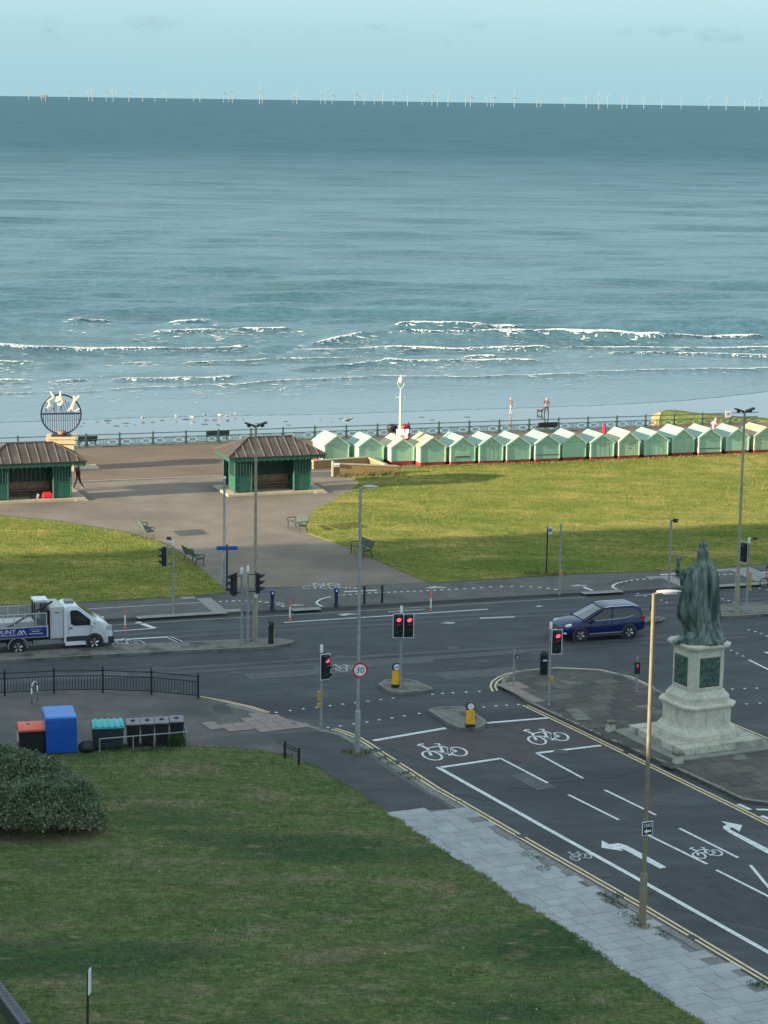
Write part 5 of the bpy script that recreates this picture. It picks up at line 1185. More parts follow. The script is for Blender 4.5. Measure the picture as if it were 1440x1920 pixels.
slim_post(1048.5, 1115, 982, 'bare grey pole at the far kerb in front of the right lawn', r=.06, extra=x3)
def x4(t, H, B):
    x3(t, H, B); q = MB(); q.bar((0, 0, H - .1), (.14, 0, H - .06), .03, n=6); q.bbox(.1, .36, -.09, .09, H - .2, H + .02, .03); q.build('detector', DKGREY, t)
slim_post(1254, 1103, 973, 'grey pole with a dark detector on top left of the statue', r=.06, extra=x4)
def x5(t, H, B):
    q = MB(); q.X = Matrix.Rotation(R(20), 4, 'Z'); q.bbox(.05, .28, -.02, .02, H - .42, H - .02, .01); q.build('stop_flag', WHITESIGN, t); q = MB(); q.X = Matrix.Rotation(R(20), 4, 'Z'); q.box(.09, .24, -.025, -.021, H - .3, H - .1); q.build('flag_panel', SIGNB, t)
slim_post(1024.5, 1076, 988, 'slim black stop pole with a small white flag on the lawn edge', BLACK, .04, x5, 'stop_pole', 'sign')
def x6(t, H, B): pass
slim_post(1406, 1107, 1072, 'amber push button unit on a low post behind the right traffic light', AMBER, .07, None, 'push_button_post', 'post')
# illuminated keep-left bollards
def yellow_bollard(px, yb, yt, label, rz, z=.13):
    B = base(px, yb, z); H = top_h(B, yt); t = thing('traffic_bollard', label, 'bollard', B, rz, 'yellow traffic bollards')
    q = MB(); q.bbox(-.2, .2, -.14, .14, 0, .13, .02); q.build('foot', BLKPL, t)
    q = MB(); q.bbox(-.17, .17, -.115, .115, .132, H - .36, .03); q.build('body', YELLOW, t)
    q = MB(); n = 14; pr = [(-.18, H - .45), (.18, H - .45)] + [(.18 * math.cos(a), H - .18 + .18 * math.sin(a)) for a in np.linspace(0, math.pi, n)]; pr = [(-.175, H - .359), (.175, H - .359)] + pr[2:]
    q.sideprism(pr, -.1, .12); q.build('head', BLKPL, t)
    q = MB(); q.X = Matrix.Translation((0, -.103, H - .2)) @ Matrix.Rotation(R(90), 4, 'X'); q.lathe([(.145, 0), (.145, .012)], 24); q.build('disc', WHITESIGN, t)
    return t, H
t, H = yellow_bollard(742.5, 1288, 1242, 'yellow bollard with white disc, behind the twin headed red traffic light', R(14))
q = MB(); q.box(-.09, .09, -.118, -.116, H - .23, H - .18); q.build('print', SIGNB, t)
t, H = yellow_bollard(881.5, 1363, 1315, 'yellow bollard with white disc standing alone on its stone refuge', R(8))
q = MB()
for k in range(5): x = random.uniform(-.1, .1); z = .3 + .08 * k; q.box(x - .03, x + .03, -.118, -.1165, z, z + .05)
q.build('scuff', AMBER, t)
t, H = yellow_bollard(1223, 1167, 1131, 'yellow bollard behind the sunlit lamp post, right of the blue car', R(80))
B_ = base(508, 1206, .13); H = top_h(B_, 1164); t = thing('traffic_bollard', 'black bollard with a yellow back edge at the end of the median', 'bollard', B_, R(-70), 'yellow traffic bollards')
q = MB(); q.bbox(-.17, .17, -.1, .1, 0, H - .2, .03); q.build('body', BLKPL, t); q = MB(); q.box(-.15, .15, .103, .125, .2, H - .35); q.build('rear_panel', YELLOW, t)
q = MB(); q.sideprism([(-.17, H - .198), (.17, H - .198)] + [(.17 * math.cos(a), H - .17 + .17 * math.sin(a)) for a in np.linspace(0, math.pi, 12)], -.1, .1); q.build('head', BLKPL, t); q = MB(); q.X = Matrix.Translation((-.1, -.1, H - .2)) @ Matrix.Rotation(R(90), 4, 'X'); q.lathe([(.05, 0), (.05, .01)], 12); q.build('reflector', WHITESIGN, t)
B_ = base(1019.5, 1264); H = top_h(B_, 1220); t = thing('litter_bin', 'black round topped litter bin beside the red traffic light on the statue island', 'litter bin', B_, R(10))
q = MB(); q.lathe([(.17, 0), (.19, .05), (.19, H - .25), (.2, H - .22), (.19, H - .1), (.1, H)], 18); q.build('body', BLKPL, t, 'auto'); q = MB(); q.box(-.1, .1, -.2, -.18, H - .46, H - .4); q.build('label_plate', WPL, t)
def blue_bollard(px, yb, yt, label):
    B = base(px, yb); H = top_h(B, yt); t = thing('cycle_bollard', label, 'bollard', B, R(12), 'navy bollards on the far pavement')
    q = MB(); q.lathe([(.15, 0), (.14, .06), (.1, .2), (.1, H - .25)], 16); q.build('body', DKBLUE, t, 'auto'); q = MB(); q.lathe([(.14, H - .248), (.14, H - .05), (.1, H)], 16); q.build('cap', mat('blue_cap', (.02, .06, .25), rough=.4), t, 'auto'); q = MB(); q.box(-.05, .05, -.15, -.142, H - .2, H - .1); q.build('badge', WHITESIGN, t)
blue_bollard(510.5, 1143.5, 1106, 'navy bollard with blue cap left of the red and white lane wand'); blue_bollard(630.5, 1137.5, 1101.5, 'navy bollard with blue cap in front of the painted path lettering')
for (px, yb, yt, lab) in ((683, 1132, 1098, 'left black post of a pair behind the speed sign lamp post'), (716.5, 1130, 1096.5, 'right black post of a pair behind the twin headed traffic light')):
    slim_post(px, yb, yt, lab, BLACK, .06, None, 'black_post', 'bollard')
def wand(px, yb, yt, label):
    B = base(px, yb, 0); H = top_h(B, yt); t = thing('lane_wand', label, 'bollard', B, 0, 'red and white lane wands')
    q = MB(); q.lathe([(.1, 0), (.1, .03), (.06, .05), (.055, .16)], 12); q.build('foot', ORANGEW, t, 'auto'); q = MB(); q.lathe([(.048, .162), (.048, H * .62)], 12); q.build('white_band', WPL, t, 'auto'); q = MB(); q.lathe([(.05, H * .622), (.05, H - .04), (.03, H)], 12); q.build('red_top', ORANGEW, t, 'auto')
wand(234.5, 1178, 1138, 'red topped white lane wand just ahead of the white tipper truck'); wand(543.5, 1163, 1122, 'red topped white lane wand between the two navy bollards'); wand(807.5, 1145, 1107, 'red topped white lane wand right of the twin headed traffic light')
for (px, yb, lab) in ((1144.5, 1371, 'squat mossy stone post left of the statue steps'), (1271, 1431, 'squat stone post in front of the statue steps')):
    B = base(px, yb); t = thing('stone_post', lab, 'bollard', B, AV, 'squat stone posts round the statue'); q = MB(); q.taper((-.17, .17, -.17, .17), (-.14, .14, -.14, .14), 0, .36); q.build('shaft', STONED, t); q = MB(); q.bbox(-.2, .2, -.2, .2, .362, .47, .03); q.build('head', mat('mossy_stone', (.09, .1, .06), (.2, .2, .15), 7, .9, fine=(20, .3)), t)
# near kerb furniture: black railing, hoop barrier, stand, sign
RP = [(-82, 1306), (9, 1304.5), (101.5, 1299.5), (193, 1298.5), (284, 1302), (371.5, 1310)]; P = [G(x, y, ZP) for x, y in RP]
t = thing('pavement_railing', 'long black pavement railing with upright bars at the near kerb', 'railing', (P[1].x, P[1].y, ZP), 0); O = Vector((P[1].x, P[1].y, ZP))
q = MB(); q.lathe([(.06, 0), (.045, .06), (.045, 1.06), (.06, 1.07), (.06, 1.1), (.03, 1.13), (.045, 1.17), (.02, 1.22)], 10); pm = q.mesh('post', BLACK); q = MB(); q.bar((0, 0, .17), (0, 0, .78), .014, n=5); bm_ = q.mesh('baluster', BLACK)
for p in P: link('post', pm, t, p - O)
for a, c in zip(P, P[1:]):
    a, c = a - O, c - O; q = MB()
    for z in (.15, .79, 1.03): q.bar(a + Vector((0, 0, z)), c + Vector((0, 0, z)), .025, n=6)
    q.build('rails', BLACK, t); n = 16
    for i in range(1, n): link('baluster', bm_, t, a.lerp(c, i / n))
A, Bq = G(534, 1424, ZP), G(560.5, 1437, ZP); t = thing('hoop_barrier', 'low black two post barrier at the corner of the near lawn', 'barrier', (A.x, A.y, ZP), math.atan2(Bq.y - A.y, Bq.x - A.x)); L = (Bq - A).length
q = MB(); q.bar((0, 0, 0), (0, 0, .78), .05, n=10); pm = q.mesh('post', BLACK); link('post', pm, t); link('post', pm, t, (L, 0, 0)); q = MB(); q.bar((0, 0, .7), (L, 0, .7), .035, n=8); q.bar((0, 0, .58), (L, 0, .58), .03, n=8); q.build('rail', BLACK, t)
B_ = base(65, 1316); t = thing('cycle_stand', 'bent pale metal hoop standing in front of the black railing', 'cycle stand', B_, R(72)); q = MB(); q.path([(-.28, 0, 0), (-.28, 0, .7), (-.2, 0, .86), (0, 0, .93), (.2, 0, .86), (.28, 0, .7), (.28, 0, 0)], .03, 8); q.build('hoop', CHROME, t, True)
B_ = base(164, 1935); H = top_h(B_, 1819); t = thing('leaning_sign', 'thin black leaning sign post with a narrow white plate on the near lawn', 'sign', B_, R(72))
q = MB(); q.bar((0, 0, 0), (0, .0, H - .1), .035, n=8); q.build('post', BLACK, t); q = MB(); q.box(-.13, .13, -.06, -.04, H - .75, H); q.build('plate', WHITESIGN, t); t.rotation_euler = (R(0), R(4), R(82))
# brick garden wall at the lower left corner
A, Bq = G(-60, 1805, ZP), G(46, 1950, ZP); d = (Bq - A).normalized(); ang = math.atan2(d.y, d.x); L = (Bq - A).length
t = thing('garden_wall', 'dark brick garden wall cutting the lower left corner', 'wall', (A.x, A.y, ZP), ang)
q = MB(); q.box(0, L, -.14, .14, -.2, .5); q.build('core', mat('dark_mortar', (.06, .06, .06), rough=.9), t); q = MB(); q.bbox(-.105, .105, -.17, .17, 0, .075, .012); bmz = q.mesh('brick', mat('blue_brick', (.07, .075, .09), (.14, .14, .155), 5, .8, fine=(20, .3)))
i = 0
while i * .22 < L: link('brick', bmz, t, (.11 + i * .22, 0, .505 + random.uniform(-.006, .006)), random.uniform(-.03, .03)); i += 1
# ================================================================== BINS
def fr(px, yb, z=ZP): p = G(px, yb, z); return Vector((p.x, p.y, z))
A = fr(87, 1417); t = thing('bank_container', 'tall plain blue recycling container with lettered side beside the red lidded bin', 'container', A, R(13))
w, dp, h = 1.24, 1.75, 1.56
q = MB(); rings = []
for z, e in ((0, .02), (.1, 0), (h - .5, 0.02), (h - .1, 0), (h - .02, -.02)): rings.append([(-e, 0 - e, z), (w + e, 0 - e, z), (w + e, dp + e, z), (-e, dp + e, z)])
q.loft(rings); q.build('body', BINBLUE, t); q = MB(); q.taper((-.03, w + .03, -.03, dp + .03), (.02, w - .02, .02, dp - .02), h - .018, h + .05); q.build('top', mat('blue_container_top', (.03, .2, .6), (.04, .23, .65), 1.5, .4), t)
q = MB(); q.box(.25, 1.0, -.012, .02, 1.12, 1.22); q.build('slot_cover', mat('blue_container_dark', (.004, .05, .28), rough=.5), t)
q = MB(); q.box(-.02, w + .02, -.02, dp + .02, .03, .1); q.build('skid', BLKPL, t)
q = MB()
for k in range(3):
    for j in range(4): q.box(-.028, -.024, .25 + j * .32, .45 + j * .32, .95 + k * .16, 1.04 + k * .16)
q.build('print', mat('pale_blue_print', (.4, .5, .7), rough=.5), t)
def wheeled_bin(A, w, dp, h, rz, body, lid, label, name='wheeled_bin', group=None, domed=False, ribs=0):
    t = thing(name, label, 'bin', A, rz, group)
    q = MB(); q.taper((.05, w - .05, .08, dp - .02), (0, w, 0, dp), .1, h); q.build('body', body, t); q = MB(); q.bbox(-.03, w + .03, -.03, dp + .03, h - .06, h, .015); q.build('rim', body, t)
    q = MB(); n = 8; rings = []
    for i in range(n + 1):
        u = i / n; z = h + .012 + (.22 * math.sin(math.pi * (.1 + .8 * u)) if domed else .03 + .05 * u); rings.append([(-.03, -.03 + (dp + .06) * u, h + .004), (w + .03, -.03 + (dp + .06) * u, h + .004), (w + .0, -.03 + (dp + .06) * u, z), (.0, -.03 + (dp + .06) * u, z)])
    q.loft(rings); q.build('lid', lid, t)
    for k in range(ribs):
        x = w * (k + .6) / ribs; r_ = MB(); rg = []
        for i in range(n + 1):
            u = i / n; z = h + .012 + .22 * math.sin(math.pi * (.1 + .8 * u)); y = -.03 + (dp + .06) * u; rg.append([(x - .05, y, z - .02), (x + .05, y, z - .02), (x + .03, y, z + .05), (x - .03, y, z + .05)])
        r_.loft(rg); r_.build('lid_rib', lid, t)
    for k in range(4 if w > .8 else 2):
        x = w * (k + .75) / (4.5 if w > .8 else 2.5); q = MB(); q.taper((x - .03, x + .03, .045, .1), (x - .03, x + .03, -.012, .05), .15, h - .08); q.build('rib', body, t)
    q = MB(); q.bar((w * .15, -.06, h - .02), (w * .85, -.06, h - .02), .018, n=6); q.build('front_handle', body, t)
    wq = MB(); wq.X = Matrix.Rotation(R(90), 4, 'Y'); wq.lathe([(.09, -.03), (.09, .03)], 12); wm = wq.mesh('wheel', RUBBER)
    for x in (.08, w - .08):
        for y in (.12, dp - .12): link('wheel', wm, t, (x, y, .09))
    return t
t = wheeled_bin(fr(36, 1418), 1.12, 1.15, 1.02, R(14), BLKPL, BINRED, 'large black bin with a domed red lid beside the blue container', domed=True)
q = MB(); q.box(-.015, .04, .3, .75, .5, .9); q.build('sticker', WPL, t)
for y in (.45, .8): q = MB(); q.lathe([(.09, 1.2), (.09, 1.245)], 12, .42, y); q.build('lid_hole', BLACK, t)
wheeled_bin(fr(174, 1409), 1.28, 1.0, .95, R(11), mat('dark_teal_plastic', (.02, .035, .04), (.03, .05, .055), 3, .5), BINTEAL, 'large dark bin with a ribbed turquoise lid', domed=True, ribs=5)
for k, (x, y, lab) in enumerate(((237, 1403, 'black wheelie bin touching the turquoise lidded bin'), (264, 1401.5, 'second black wheelie bin from the turquoise lidded one'), (291, 1400, 'third black wheelie bin from the turquoise lidded one'), (319, 1397.5, 'black wheelie bin at the end of the row, ivy at its side'))):
    t = wheeled_bin(fr(x, y), .57, .74, .98, R(8), BLKPL, BINLID, lab, group='black wheelie bins'); q = MB(); q.lathe([(.09, 1.05), (.09, 1.1), (.05, 1.11)], 10, .28, .4); q.build('lid_handle', DKGREY, t)
A = fr(163, 1412); o = MB(); rings = []
for i in range(9):
    u = i / 8; r_ = .33 * math.sin(math.pi * (.12 + .83 * u)) ** .7; rings.append([(r_ * (1 + .12 * math.sin(3 * a + i)) * math.cos(a), r_ * (1 + .1 * math.sin(5 * a)) * math.sin(a), .55 * u) for a in np.linspace(0, 2 * math.pi, 16, endpoint=False)])
o.loft(rings); o = o.build('rubbish_bag', BLKPL, None, True); o.location = A; tag(o, 'black rubbish bag lying between the blue container and the turquoise lidded bin', 'rubbish bag')
A, Bq = fr(187, 1413), fr(351, 1399); d = Bq - A; t = thing('bin_rail', 'thin galvanised rail standing in front of the black bins', 'railing', A, math.atan2(d.y, d.x)); L = d.length
q = MB(); q.bar((0, 0, 0), (0, 0, .62), .025, n=6); pm = q.mesh('post', GALV)
for u in (0, .38, .62, 1): link('post', pm, t, (L * u, 0, 0))
q = MB(); q.bar((0, 0, .62), (L, 0, .62), .025, n=6); q.bar((L, 0, .6), (L + .1, .8, .6), .025, n=6); q.build('rail', GALV, t); link('post', pm, t, (L + .1, .8, 0))
clump('weeds', [fr(random.uniform(180, 350), random.uniform(1401, 1413)) for _ in range(60)], 20, .25, .22, WEED, 'low green weeds growing under the bin rail')
clump('weeds', [fr(random.uniform(322, 338), random.uniform(1397, 1401)) for _ in range(14)], 40, .25, .75, WEED, 'ivy like weeds climbing beside the last black bin', bw=.03)
# ================================================================== SHRUB
def shrub(name, label, blobs, n, leaf=.055):
    c0 = blobs[0][0]; t = thing(name, label, 'shrub', (c0[0], c0[1], ZP), 0); q = MB()
    for (c, r_, h) in blobs:
        for k in range(14):
            a = random.uniform(0, 6.28); d = r_ * random.uniform(.2, .8); q.bar((c[0] - c0[0], c[1] - c0[1], 0), (c[0] - c0[0] + math.cos(a) * d, c[1] - c0[1] + math.sin(a) * d, h * random.uniform(.5, .85)), .03, .012, n=5)
    q.build('stem', BARK, t)
    V = []; tot = sum(b[1] ** 2 for b in blobs)
    for (c, r_, h) in blobs:
        k = int(n * r_ ** 2 / tot); ph = RNG.uniform(0, 2 * math.pi, k); ct = RNG.uniform(-.15, 1, k); st = np.sqrt(1 - ct ** 2)
        dirs = np.stack([st * np.cos(ph), st * np.sin(ph), ct], 1)
        lump = np.array([1 + .3 * mnoise.noise(Vector(d) * 2.1 + Vector((c[0], 0, 0))) + .24 * mnoise.noise(Vector(d) * 5.3) + .1 * mnoise.noise(Vector(d) * 11) for d in dirs])
        rad = lump * np.where(RNG.random(k) < .7, RNG.uniform(.88, 1.03, k), RNG.uniform(.5, .9, k)) + (RNG.random(k) < .06) * RNG.uniform(.03, .22, k)
        P_ = dirs * rad[:, None] * np.array([r_, r_, h * .62]) + np.array([c[0] - c0[0], c[1] - c0[1], h * .38]); V.append(P_)
    P_ = np.concatenate(V); P_ = P_[P_[:, 2] > .05]; N_ = len(P_)
    u = RNG.normal(size=(N_, 3)); u /= np.linalg.norm(u, axis=1)[:, None]; w = np.cross(u, RNG.normal(size=(N_, 3))); w /= np.linalg.norm(w, axis=1)[:, None]; s_ = leaf * RNG.uniform(.6, 1.4, N_)[:, None]
    v = np.stack([P_ - u * s_, P_ + w * s_ * .45, P_ + u * s_, P_ - w * s_ * .45], 1).reshape(-1, 3); me = bpy.data.meshes.new('foliage'); me.from_pydata(v.tolist(), [], [(4 * i, 4 * i + 1, 4 * i + 2, 4 * i + 3) for i in range(N_)]); me.materials.append(LEAF); link('foliage', me, t); return t
c1 = G(75, 1566, ZP) + Vector((0, .9, 0)); c2 = G(-40, 1566, ZP) + Vector((-.2, .8, 0)); c3 = G(0, 1470, ZP) + Vector((0, .4, 0)); c4 = G(52, 1478, ZP) + Vector((.1, .3, 0))
shrub('shrub', 'large dense grey green shrub on the near lawn in front of the bins', [((c1.x, c1.y), 1.85, 1.75), ((c2.x, c2.y), 1.8, 1.7), ((c3.x, c3.y), 1.5, 1.3), ((c4.x, c4.y), 1.3, 1.2), ((c1.x + 1.35, c1.y - .35), .95, 1.15), ((c1.x + .3, c1.y + 1.5), 1.2, 1.5)], 52000, .06)
b = MB(); b.sheet(ragged([c1 + Vector((math.cos(a) * 2.2 + .2, math.sin(a) * 2.0 - .15, 0)) for a in np.linspace(0, 6.1, 16)], .3, .3), ZP + .056); b.build('bare_soil', SOIL, nl)
# ================================================================== BENCHES ON THE PATH
def bench(loc, rz, label):
    """faces +y in its own frame; 1.8 m long"""
    t = thing('park_bench', label, 'bench', loc, rz, 'green benches along the path'); L = 1.75
    for x in (0, L):
        q = MB(); q.path([(x, .5, 0), (x, .46, .25), (x, .5, .44), (x, .05, .42), (x, -.1, 0)], .03, 6); q.path([(x, .05, .42), (x, -.06, .6), (x, -.22, .95)], .028, 6); q.path([(x, -.06, .66), (x, .2, .7), (x, .45, .68), (x, .54, .6), (x, .5, .5), (x, .46, .44)], .028, 6); q.build('cast_end', RAILD, t)
    q = MB()
    for j in range(5): q.box(-.03, L + .03, .07 + j * .088, .14 + j * .088, .445 + .012 * abs(j - 2), .475 + .012 * abs(j - 2))
    q.build('seat', mat('bench_slat', (.05, .085, .07), (.08, .115, .1), 3, .6), t); q = MB()
    for j in range(6): z = .53 + j * .073; y = -.03 - (z - .5) * .42; q.box(-.03, L + .03, y - .012, y + .02, z, z + .06)
    q.build('backrest', MATS['bench_slat'], t)
def bench_px(a, c, label, flip=False):
    A, C = G(*a, ZP), G(*c, ZP); d = C - A; bench((A.x, A.y, ZP), math.atan2(d.y, d.x), label)
def bench_at(px, yb, rz, label):
    p = G(px, yb, ZP); X = Matrix.Rotation(rz, 3, 'Z') @ Vector((-.87, -.1, 0)); bench((p.x + X.x, p.y + X.y, ZP), rz, label)
bench_at(270, 1005, R(-70), 'green slatted bench at the left lawn edge, the farther one of two, facing the path')
bench_at(360, 1057, R(-64), 'green slatted bench at the left lawn edge beside the blue finger signs')
bench_at(561, 994, R(116), 'green slatted bench at the point of the right lawn, facing the path')
bench_at(681, 1041, R(116), 'green slatted bench at the right lawn edge behind the speed sign pole')
# ================================================================== STATUE
p = G(1304, 1387, ZP); SP = Vector((p.x, p.y, ZP))
t = thing('stone_pedestal', 'tall pale stone pedestal on steps with green bronze relief panels, under the robed statue', 'pedestal', SP, AV)
def octo(s, c): h = s / 2; return [(-h + c, -h), (h - c, -h), (h, -h + c), (h, h - c), (h - c, h), (-h + c, h), (-h, h - c), (-h, -h + c)]
def oct_loft(levels, name, mm, par=t):
    q = MB(); q.loft([[(x, y, z) for x, y in octo(s, c)] for (z, s, c) in levels]); return q.build(name, mm, par, False)
q = MB(); q.box(-2.55, 2.55, -2.55, 2.55, -.05, .062); q.build('ground_slab', mat('worn_ground_slab', (.2, .2, .18), (.3, .3, .27), 1.4, .9, fine=(18, .25)), t)
# step course of separate blocks
S = 2.05; n = 6
for side in range(4):
    for i in range(n):
        a = -S + 2 * S * i / n + .006; c = -S + 2 * S * (i + 1) / n - .006
        if side in (1, 3) and i in (0, n - 1): continue
        q = MB(); d = .62
        if side == 0: q.bbox(a, c, -S, -S + d, .063, .36, .015)
        elif side == 2: q.bbox(a, c, S - d, S, .063, .36, .015)
        elif side == 1: q.bbox(S - d - .05, S, max(a, -S + d + .01), min(c, S - d - .01), .063, .36, .015)
        else: q.bbox(-S, -S + d + .05, max(a, -S + d + .01), min(c, S - d - .01), .063, .36, .015)
        q.build('step_block', STONED, t)
q = MB(); q.box(-1.4, 1.4, -1.4, 1.4, .06, .35); q.build('step_core', STONED, t)
oct_loft([(.352, 2.86, .42), (.56, 2.86, .42), (.6, 2.8, .41), (.66, 2.74, .4), (.78, 2.5, .37), (.84, 2.46, .37), (.86, 2.4, .36)], 'base_moulding', STONE)
oct_loft([(.862, 2.34, .35), (1.56, 2.34, .35)], 'lower_die', STONE)
oct_loft([(1.563, 2.4, .36), (1.62, 2.44, .36), (1.68, 2.62, .38), (1.76, 2.66, .39), (1.8, 2.6, .38), (1.84, 2.3, .34)], 'string_course', STONE)
oct_loft([(1.843, 2.2, .33), (2.06, 2.2, .33), (2.12, 2.1, .31), (2.24, 1.9, .28), (2.28, 1.86, .27), (2.32, 1.78, .26)], 'upper_base', STONE)
oct_loft([(2.323, 1.7, .25), (4.02, 1.7, .25)], 'shaft', STONE)
oct_loft([(4.023, 1.74, .26), (4.06, 1.8, .27), (4.12, 1.84, .27), (4.18, 2.1, .3), (4.22, 2.16, .31), (4.3, 2.18, .31), (4.34, 2.1, .3)], 'cornice', STONE)
for k in range(4):
    X = Matrix.Rotation(k * math.pi / 2, 4, 'Z'); q = MB(); q.X = X
    for (a, b_, c, d) in ((-.6, -.51, 2.42, 3.86), (.51, .6, 2.42, 3.86), (-.505, .505, 2.42, 2.5), (-.505, .505, 3.78, 3.86)): q.box(a, b_, -.875, -.85, c, d)
    q.build('panel_frame', STONE, t)
    q = MB(); q.X = X; nx, nz_ = 15, 20; vs = []
    for i in range(nx):
        for j in range(nz_):
            x = -.5 + i / (nx - 1); z = 2.51 + 1.26 * j / (nz_ - 1); e = 0 if i in (0, nx - 1) or j in (0, nz_ - 1) else 1
            vs.append((x, -.856 - e * max(0, .02 + .07 * mnoise.noise((x * 5, z * 3.4, k)) + .06 * mnoise.noise((x * 11, z * 9, k + 3))), z))
    q.add(vs, [(i * nz_ + j, (i + 1) * nz_ + j, (i + 1) * nz_ + j + 1, i * nz_ + j + 1) for i in range(nx - 1) for j in range(nz_ - 1)]); q.build('relief_panel', BRONZED, t, True)
for k in range(2):   # joints of the masonry, as fine recessed lines
    q = MB()
    for (s_, z0, z1, xs_) in ((2.34, .9, 1.5, (-.3, .55)), (2.2, 1.86, 2.05, (.1,)), (2.86, .37, .55, (-.6, .4))):
        for x in xs_:
            if k == 0: q.box(x - .006, x + .006, -s_ / 2 - .003, -s_ / 2 + .02, z0, z1)
            else: q.box(-s_ / 2 - .003, -s_ / 2 + .02, x - .006, x + .006, z0, z1)
    q.build('joint', mat('stone_joint', (.14, .14, .12), rough=.95), t)['kind'] = 'stuff'
# the robed figure, seen from behind
F = thing('bronze_statue', 'green bronze statue of a robed crowned figure standing on the stone pedestal', 'statue', (SP.x, SP.y, ZP + 4.34), R(8))
prof = [(0, .22, .82, .72), (.12, .2, .8, .7), (.4, .14, .74, .64), (.7, .05, .76, .62), (.95, -.05, .84, .6), (1.25, -.1, .87, .56), (1.5, -.12, .86, .53), (1.8, -.09, .81, .5), (2.07, -.06, .77, .48), (2.35, -.03, .73, .47), (2.63, -.02, .7, .46), (2.85, 0, .65, .43), (3.0, 0, .58, .4), (3.13, 0, .5, .35), (3.25, 0, .4, .29), (3.36, .01, .31, .25), (3.48, .01, .25, .22), (3.58, 0, .24, .23), (3.72, 0, .245, .245), (3.85, 0, .225, .23), (3.95, 0, .18, .18), (4.02, 0, .12, .12)]
zs_ = np.linspace(0, 4.02, 90); nA = 150; rings = []
pz = [a[0] for a in prof]
for z in zs_:
    c, wx_, wy_ = (np.interp(z, pz, [a[k] for a in prof]) for k in (1, 2, 3)); rg = []
    for a in np.linspace(0, 2 * math.pi, nA, endpoint=False):
        am = np.interp(z, [0, .5, 2.2, 2.9, 3.3, 4.02], [.13, .12, .09, .06, .045, .015]); sh = .9 * math.exp(-z * .8)
        fo = 1.1 - 1.5 * abs(math.sin(4.5 * (a + sh) + .5 * math.sin(z * 1.1))) ** .6 + .55 * abs(math.sin(7 * a - z * .5 + 1.3)) + .3 * math.sin(19 * a + 1.3 * z)
        dp = -1.25 * math.exp(-((a - 4.95 - .42 * (1 - z / 3)) / .055) ** 2) * (1 if .15 < z < 2.4 else 0) - .9 * math.exp(-((a - 4.1 + .1 * z) / .07) ** 2) * (1 if .3 < z < 2.7 else 0)
        lump = .035 * mnoise.noise((math.cos(a) * 2.4, math.sin(a) * 2.4, z * 2.2))
        r_ = 1 + am * (.62 * fo + 1.3 * dp) + lump
        hemx = 0; 
        if z < .9: hemx = (.9 - z) * .3 * max(0, math.sin(-a))      # the train runs out behind
        rg.append((c + wx_ * r_ * math.cos(a), wy_ * r_ * math.sin(a) - hemx - .05, z))
    rings.append(rg)
q = MB(); q.loft(rings); q.build('robed_body', BRONZE, F, True)
# swag of the mantle hanging over the left elbow, and the right sleeve
def drape(pts, name='mantle_fold'):
    q = MB(); rings = []
    for (x, y, z, rx, ry) in pts: rings.append([(x + rx * math.cos(a) * (1 + .16 * math.sin(5 * a + z * 3)), y + ry * math.sin(a) * (1 + .14 * math.sin(4 * a + z * 2)), z) for a in np.linspace(0, 2 * math.pi, 22, endpoint=False)])
    q.loft(rings); q.build(name, BRONZE, F, True)
drape([(-.62, -.02, 1.15, .2, .2), (-.72, -.02, 1.42, .28, .26), (-.68, -.05, 1.7, .2, .24), (-.66, -.05, 2.1, .17, .22), (-.62, -.03, 2.5, .17, .22), (-.56, -.03, 2.78, .14, .2), (-.48, 0, 2.98, .09, .14)])
drape([(.6, -.05, .55, .17, .2), (.66, -.05, .9, .2, .22), (.64, -.05, 1.6, .16, .2), (.6, -.04, 2.2, .15, .2), (.56, -.03, 2.7, .14, .18), (.46, 0, 3.0, .08, .12)])
drape([(0.02, -.3, 2.85, .3, .1), (0.02, -.26, 3.1, .26, .1), (0.02, -.2, 3.3, .2, .09), (.02, -.2, 3.6, .17, .07), (0.01, -.18, 3.85, .13, .06)], 'veil')
q = MB(); q.bar((-.4, .02, 2.98), (-.72, .18, 2.78), .24, .2, 12); q.bar((-.72, .18, 2.78), (-.76, .2, 2.3), .2, .1, 12); q.bar((-.6, .12, 2.76), (-.95, .3, 2.78), .12, .09, 10); q.ball((-.95, .3, 2.78), .1, 10)
for k, (dx, dy, dz) in enumerate(((-.1, .04, .06), (-.12, 0, .03), (-.11, -.03, 0), (-.1, -.05, -.03), (-.02, .1, .06))): q.path([(-.95 + dx * .4, .3 + dy, 2.8 + dz), (-.95 + dx * 1.1, .3 + dy * 1.1, 2.84 + dz)], .022, 6)
q.build('raised_arm', BRONZE, F, True)
q = MB(); q.ball((-.97, .3, 2.98), .13, 14); q.build('orb', BRONZE, F, True)
q = MB(); q.lathe([(.05, 3.08), (.09, 3.16), (.07, 3.3), (.1, 3.42), (.06, 3.52), (.02, 3.6)], 10, -.95, .3); q.bar((-.95, .3, 3.3), (-.82, .3, 3.5), .035, .015, 6); q.bar((-.95, .3, 3.3), (-1.05, .3, 3.48), .035, .015, 6); q.build('winged_figure', BRONZE, F, True)
q = MB(); q.bar((.4, .35, 2.4), (.66, .25, 3.38), .03, n=8); q.ball((.66, .25, 3.38), .05, 8); q.build('sceptre', BRONZE, F, True)
q = MB(); q.lathe([(.16, 3.97), (.17, 4.02), (.15, 4.08), (.12, 4.14), (.05, 4.19), (.04, 4.24), (.015, 4.28)], 14)
for k in range(8): a = k * math.pi / 4; q.bar((.16 * math.cos(a), .16 * math.sin(a), 4.0), (.15 * math.cos(a), .15 * math.sin(a), 4.14), .025, .012, 5)
q.build('crown', BRONZE, F, 'auto')
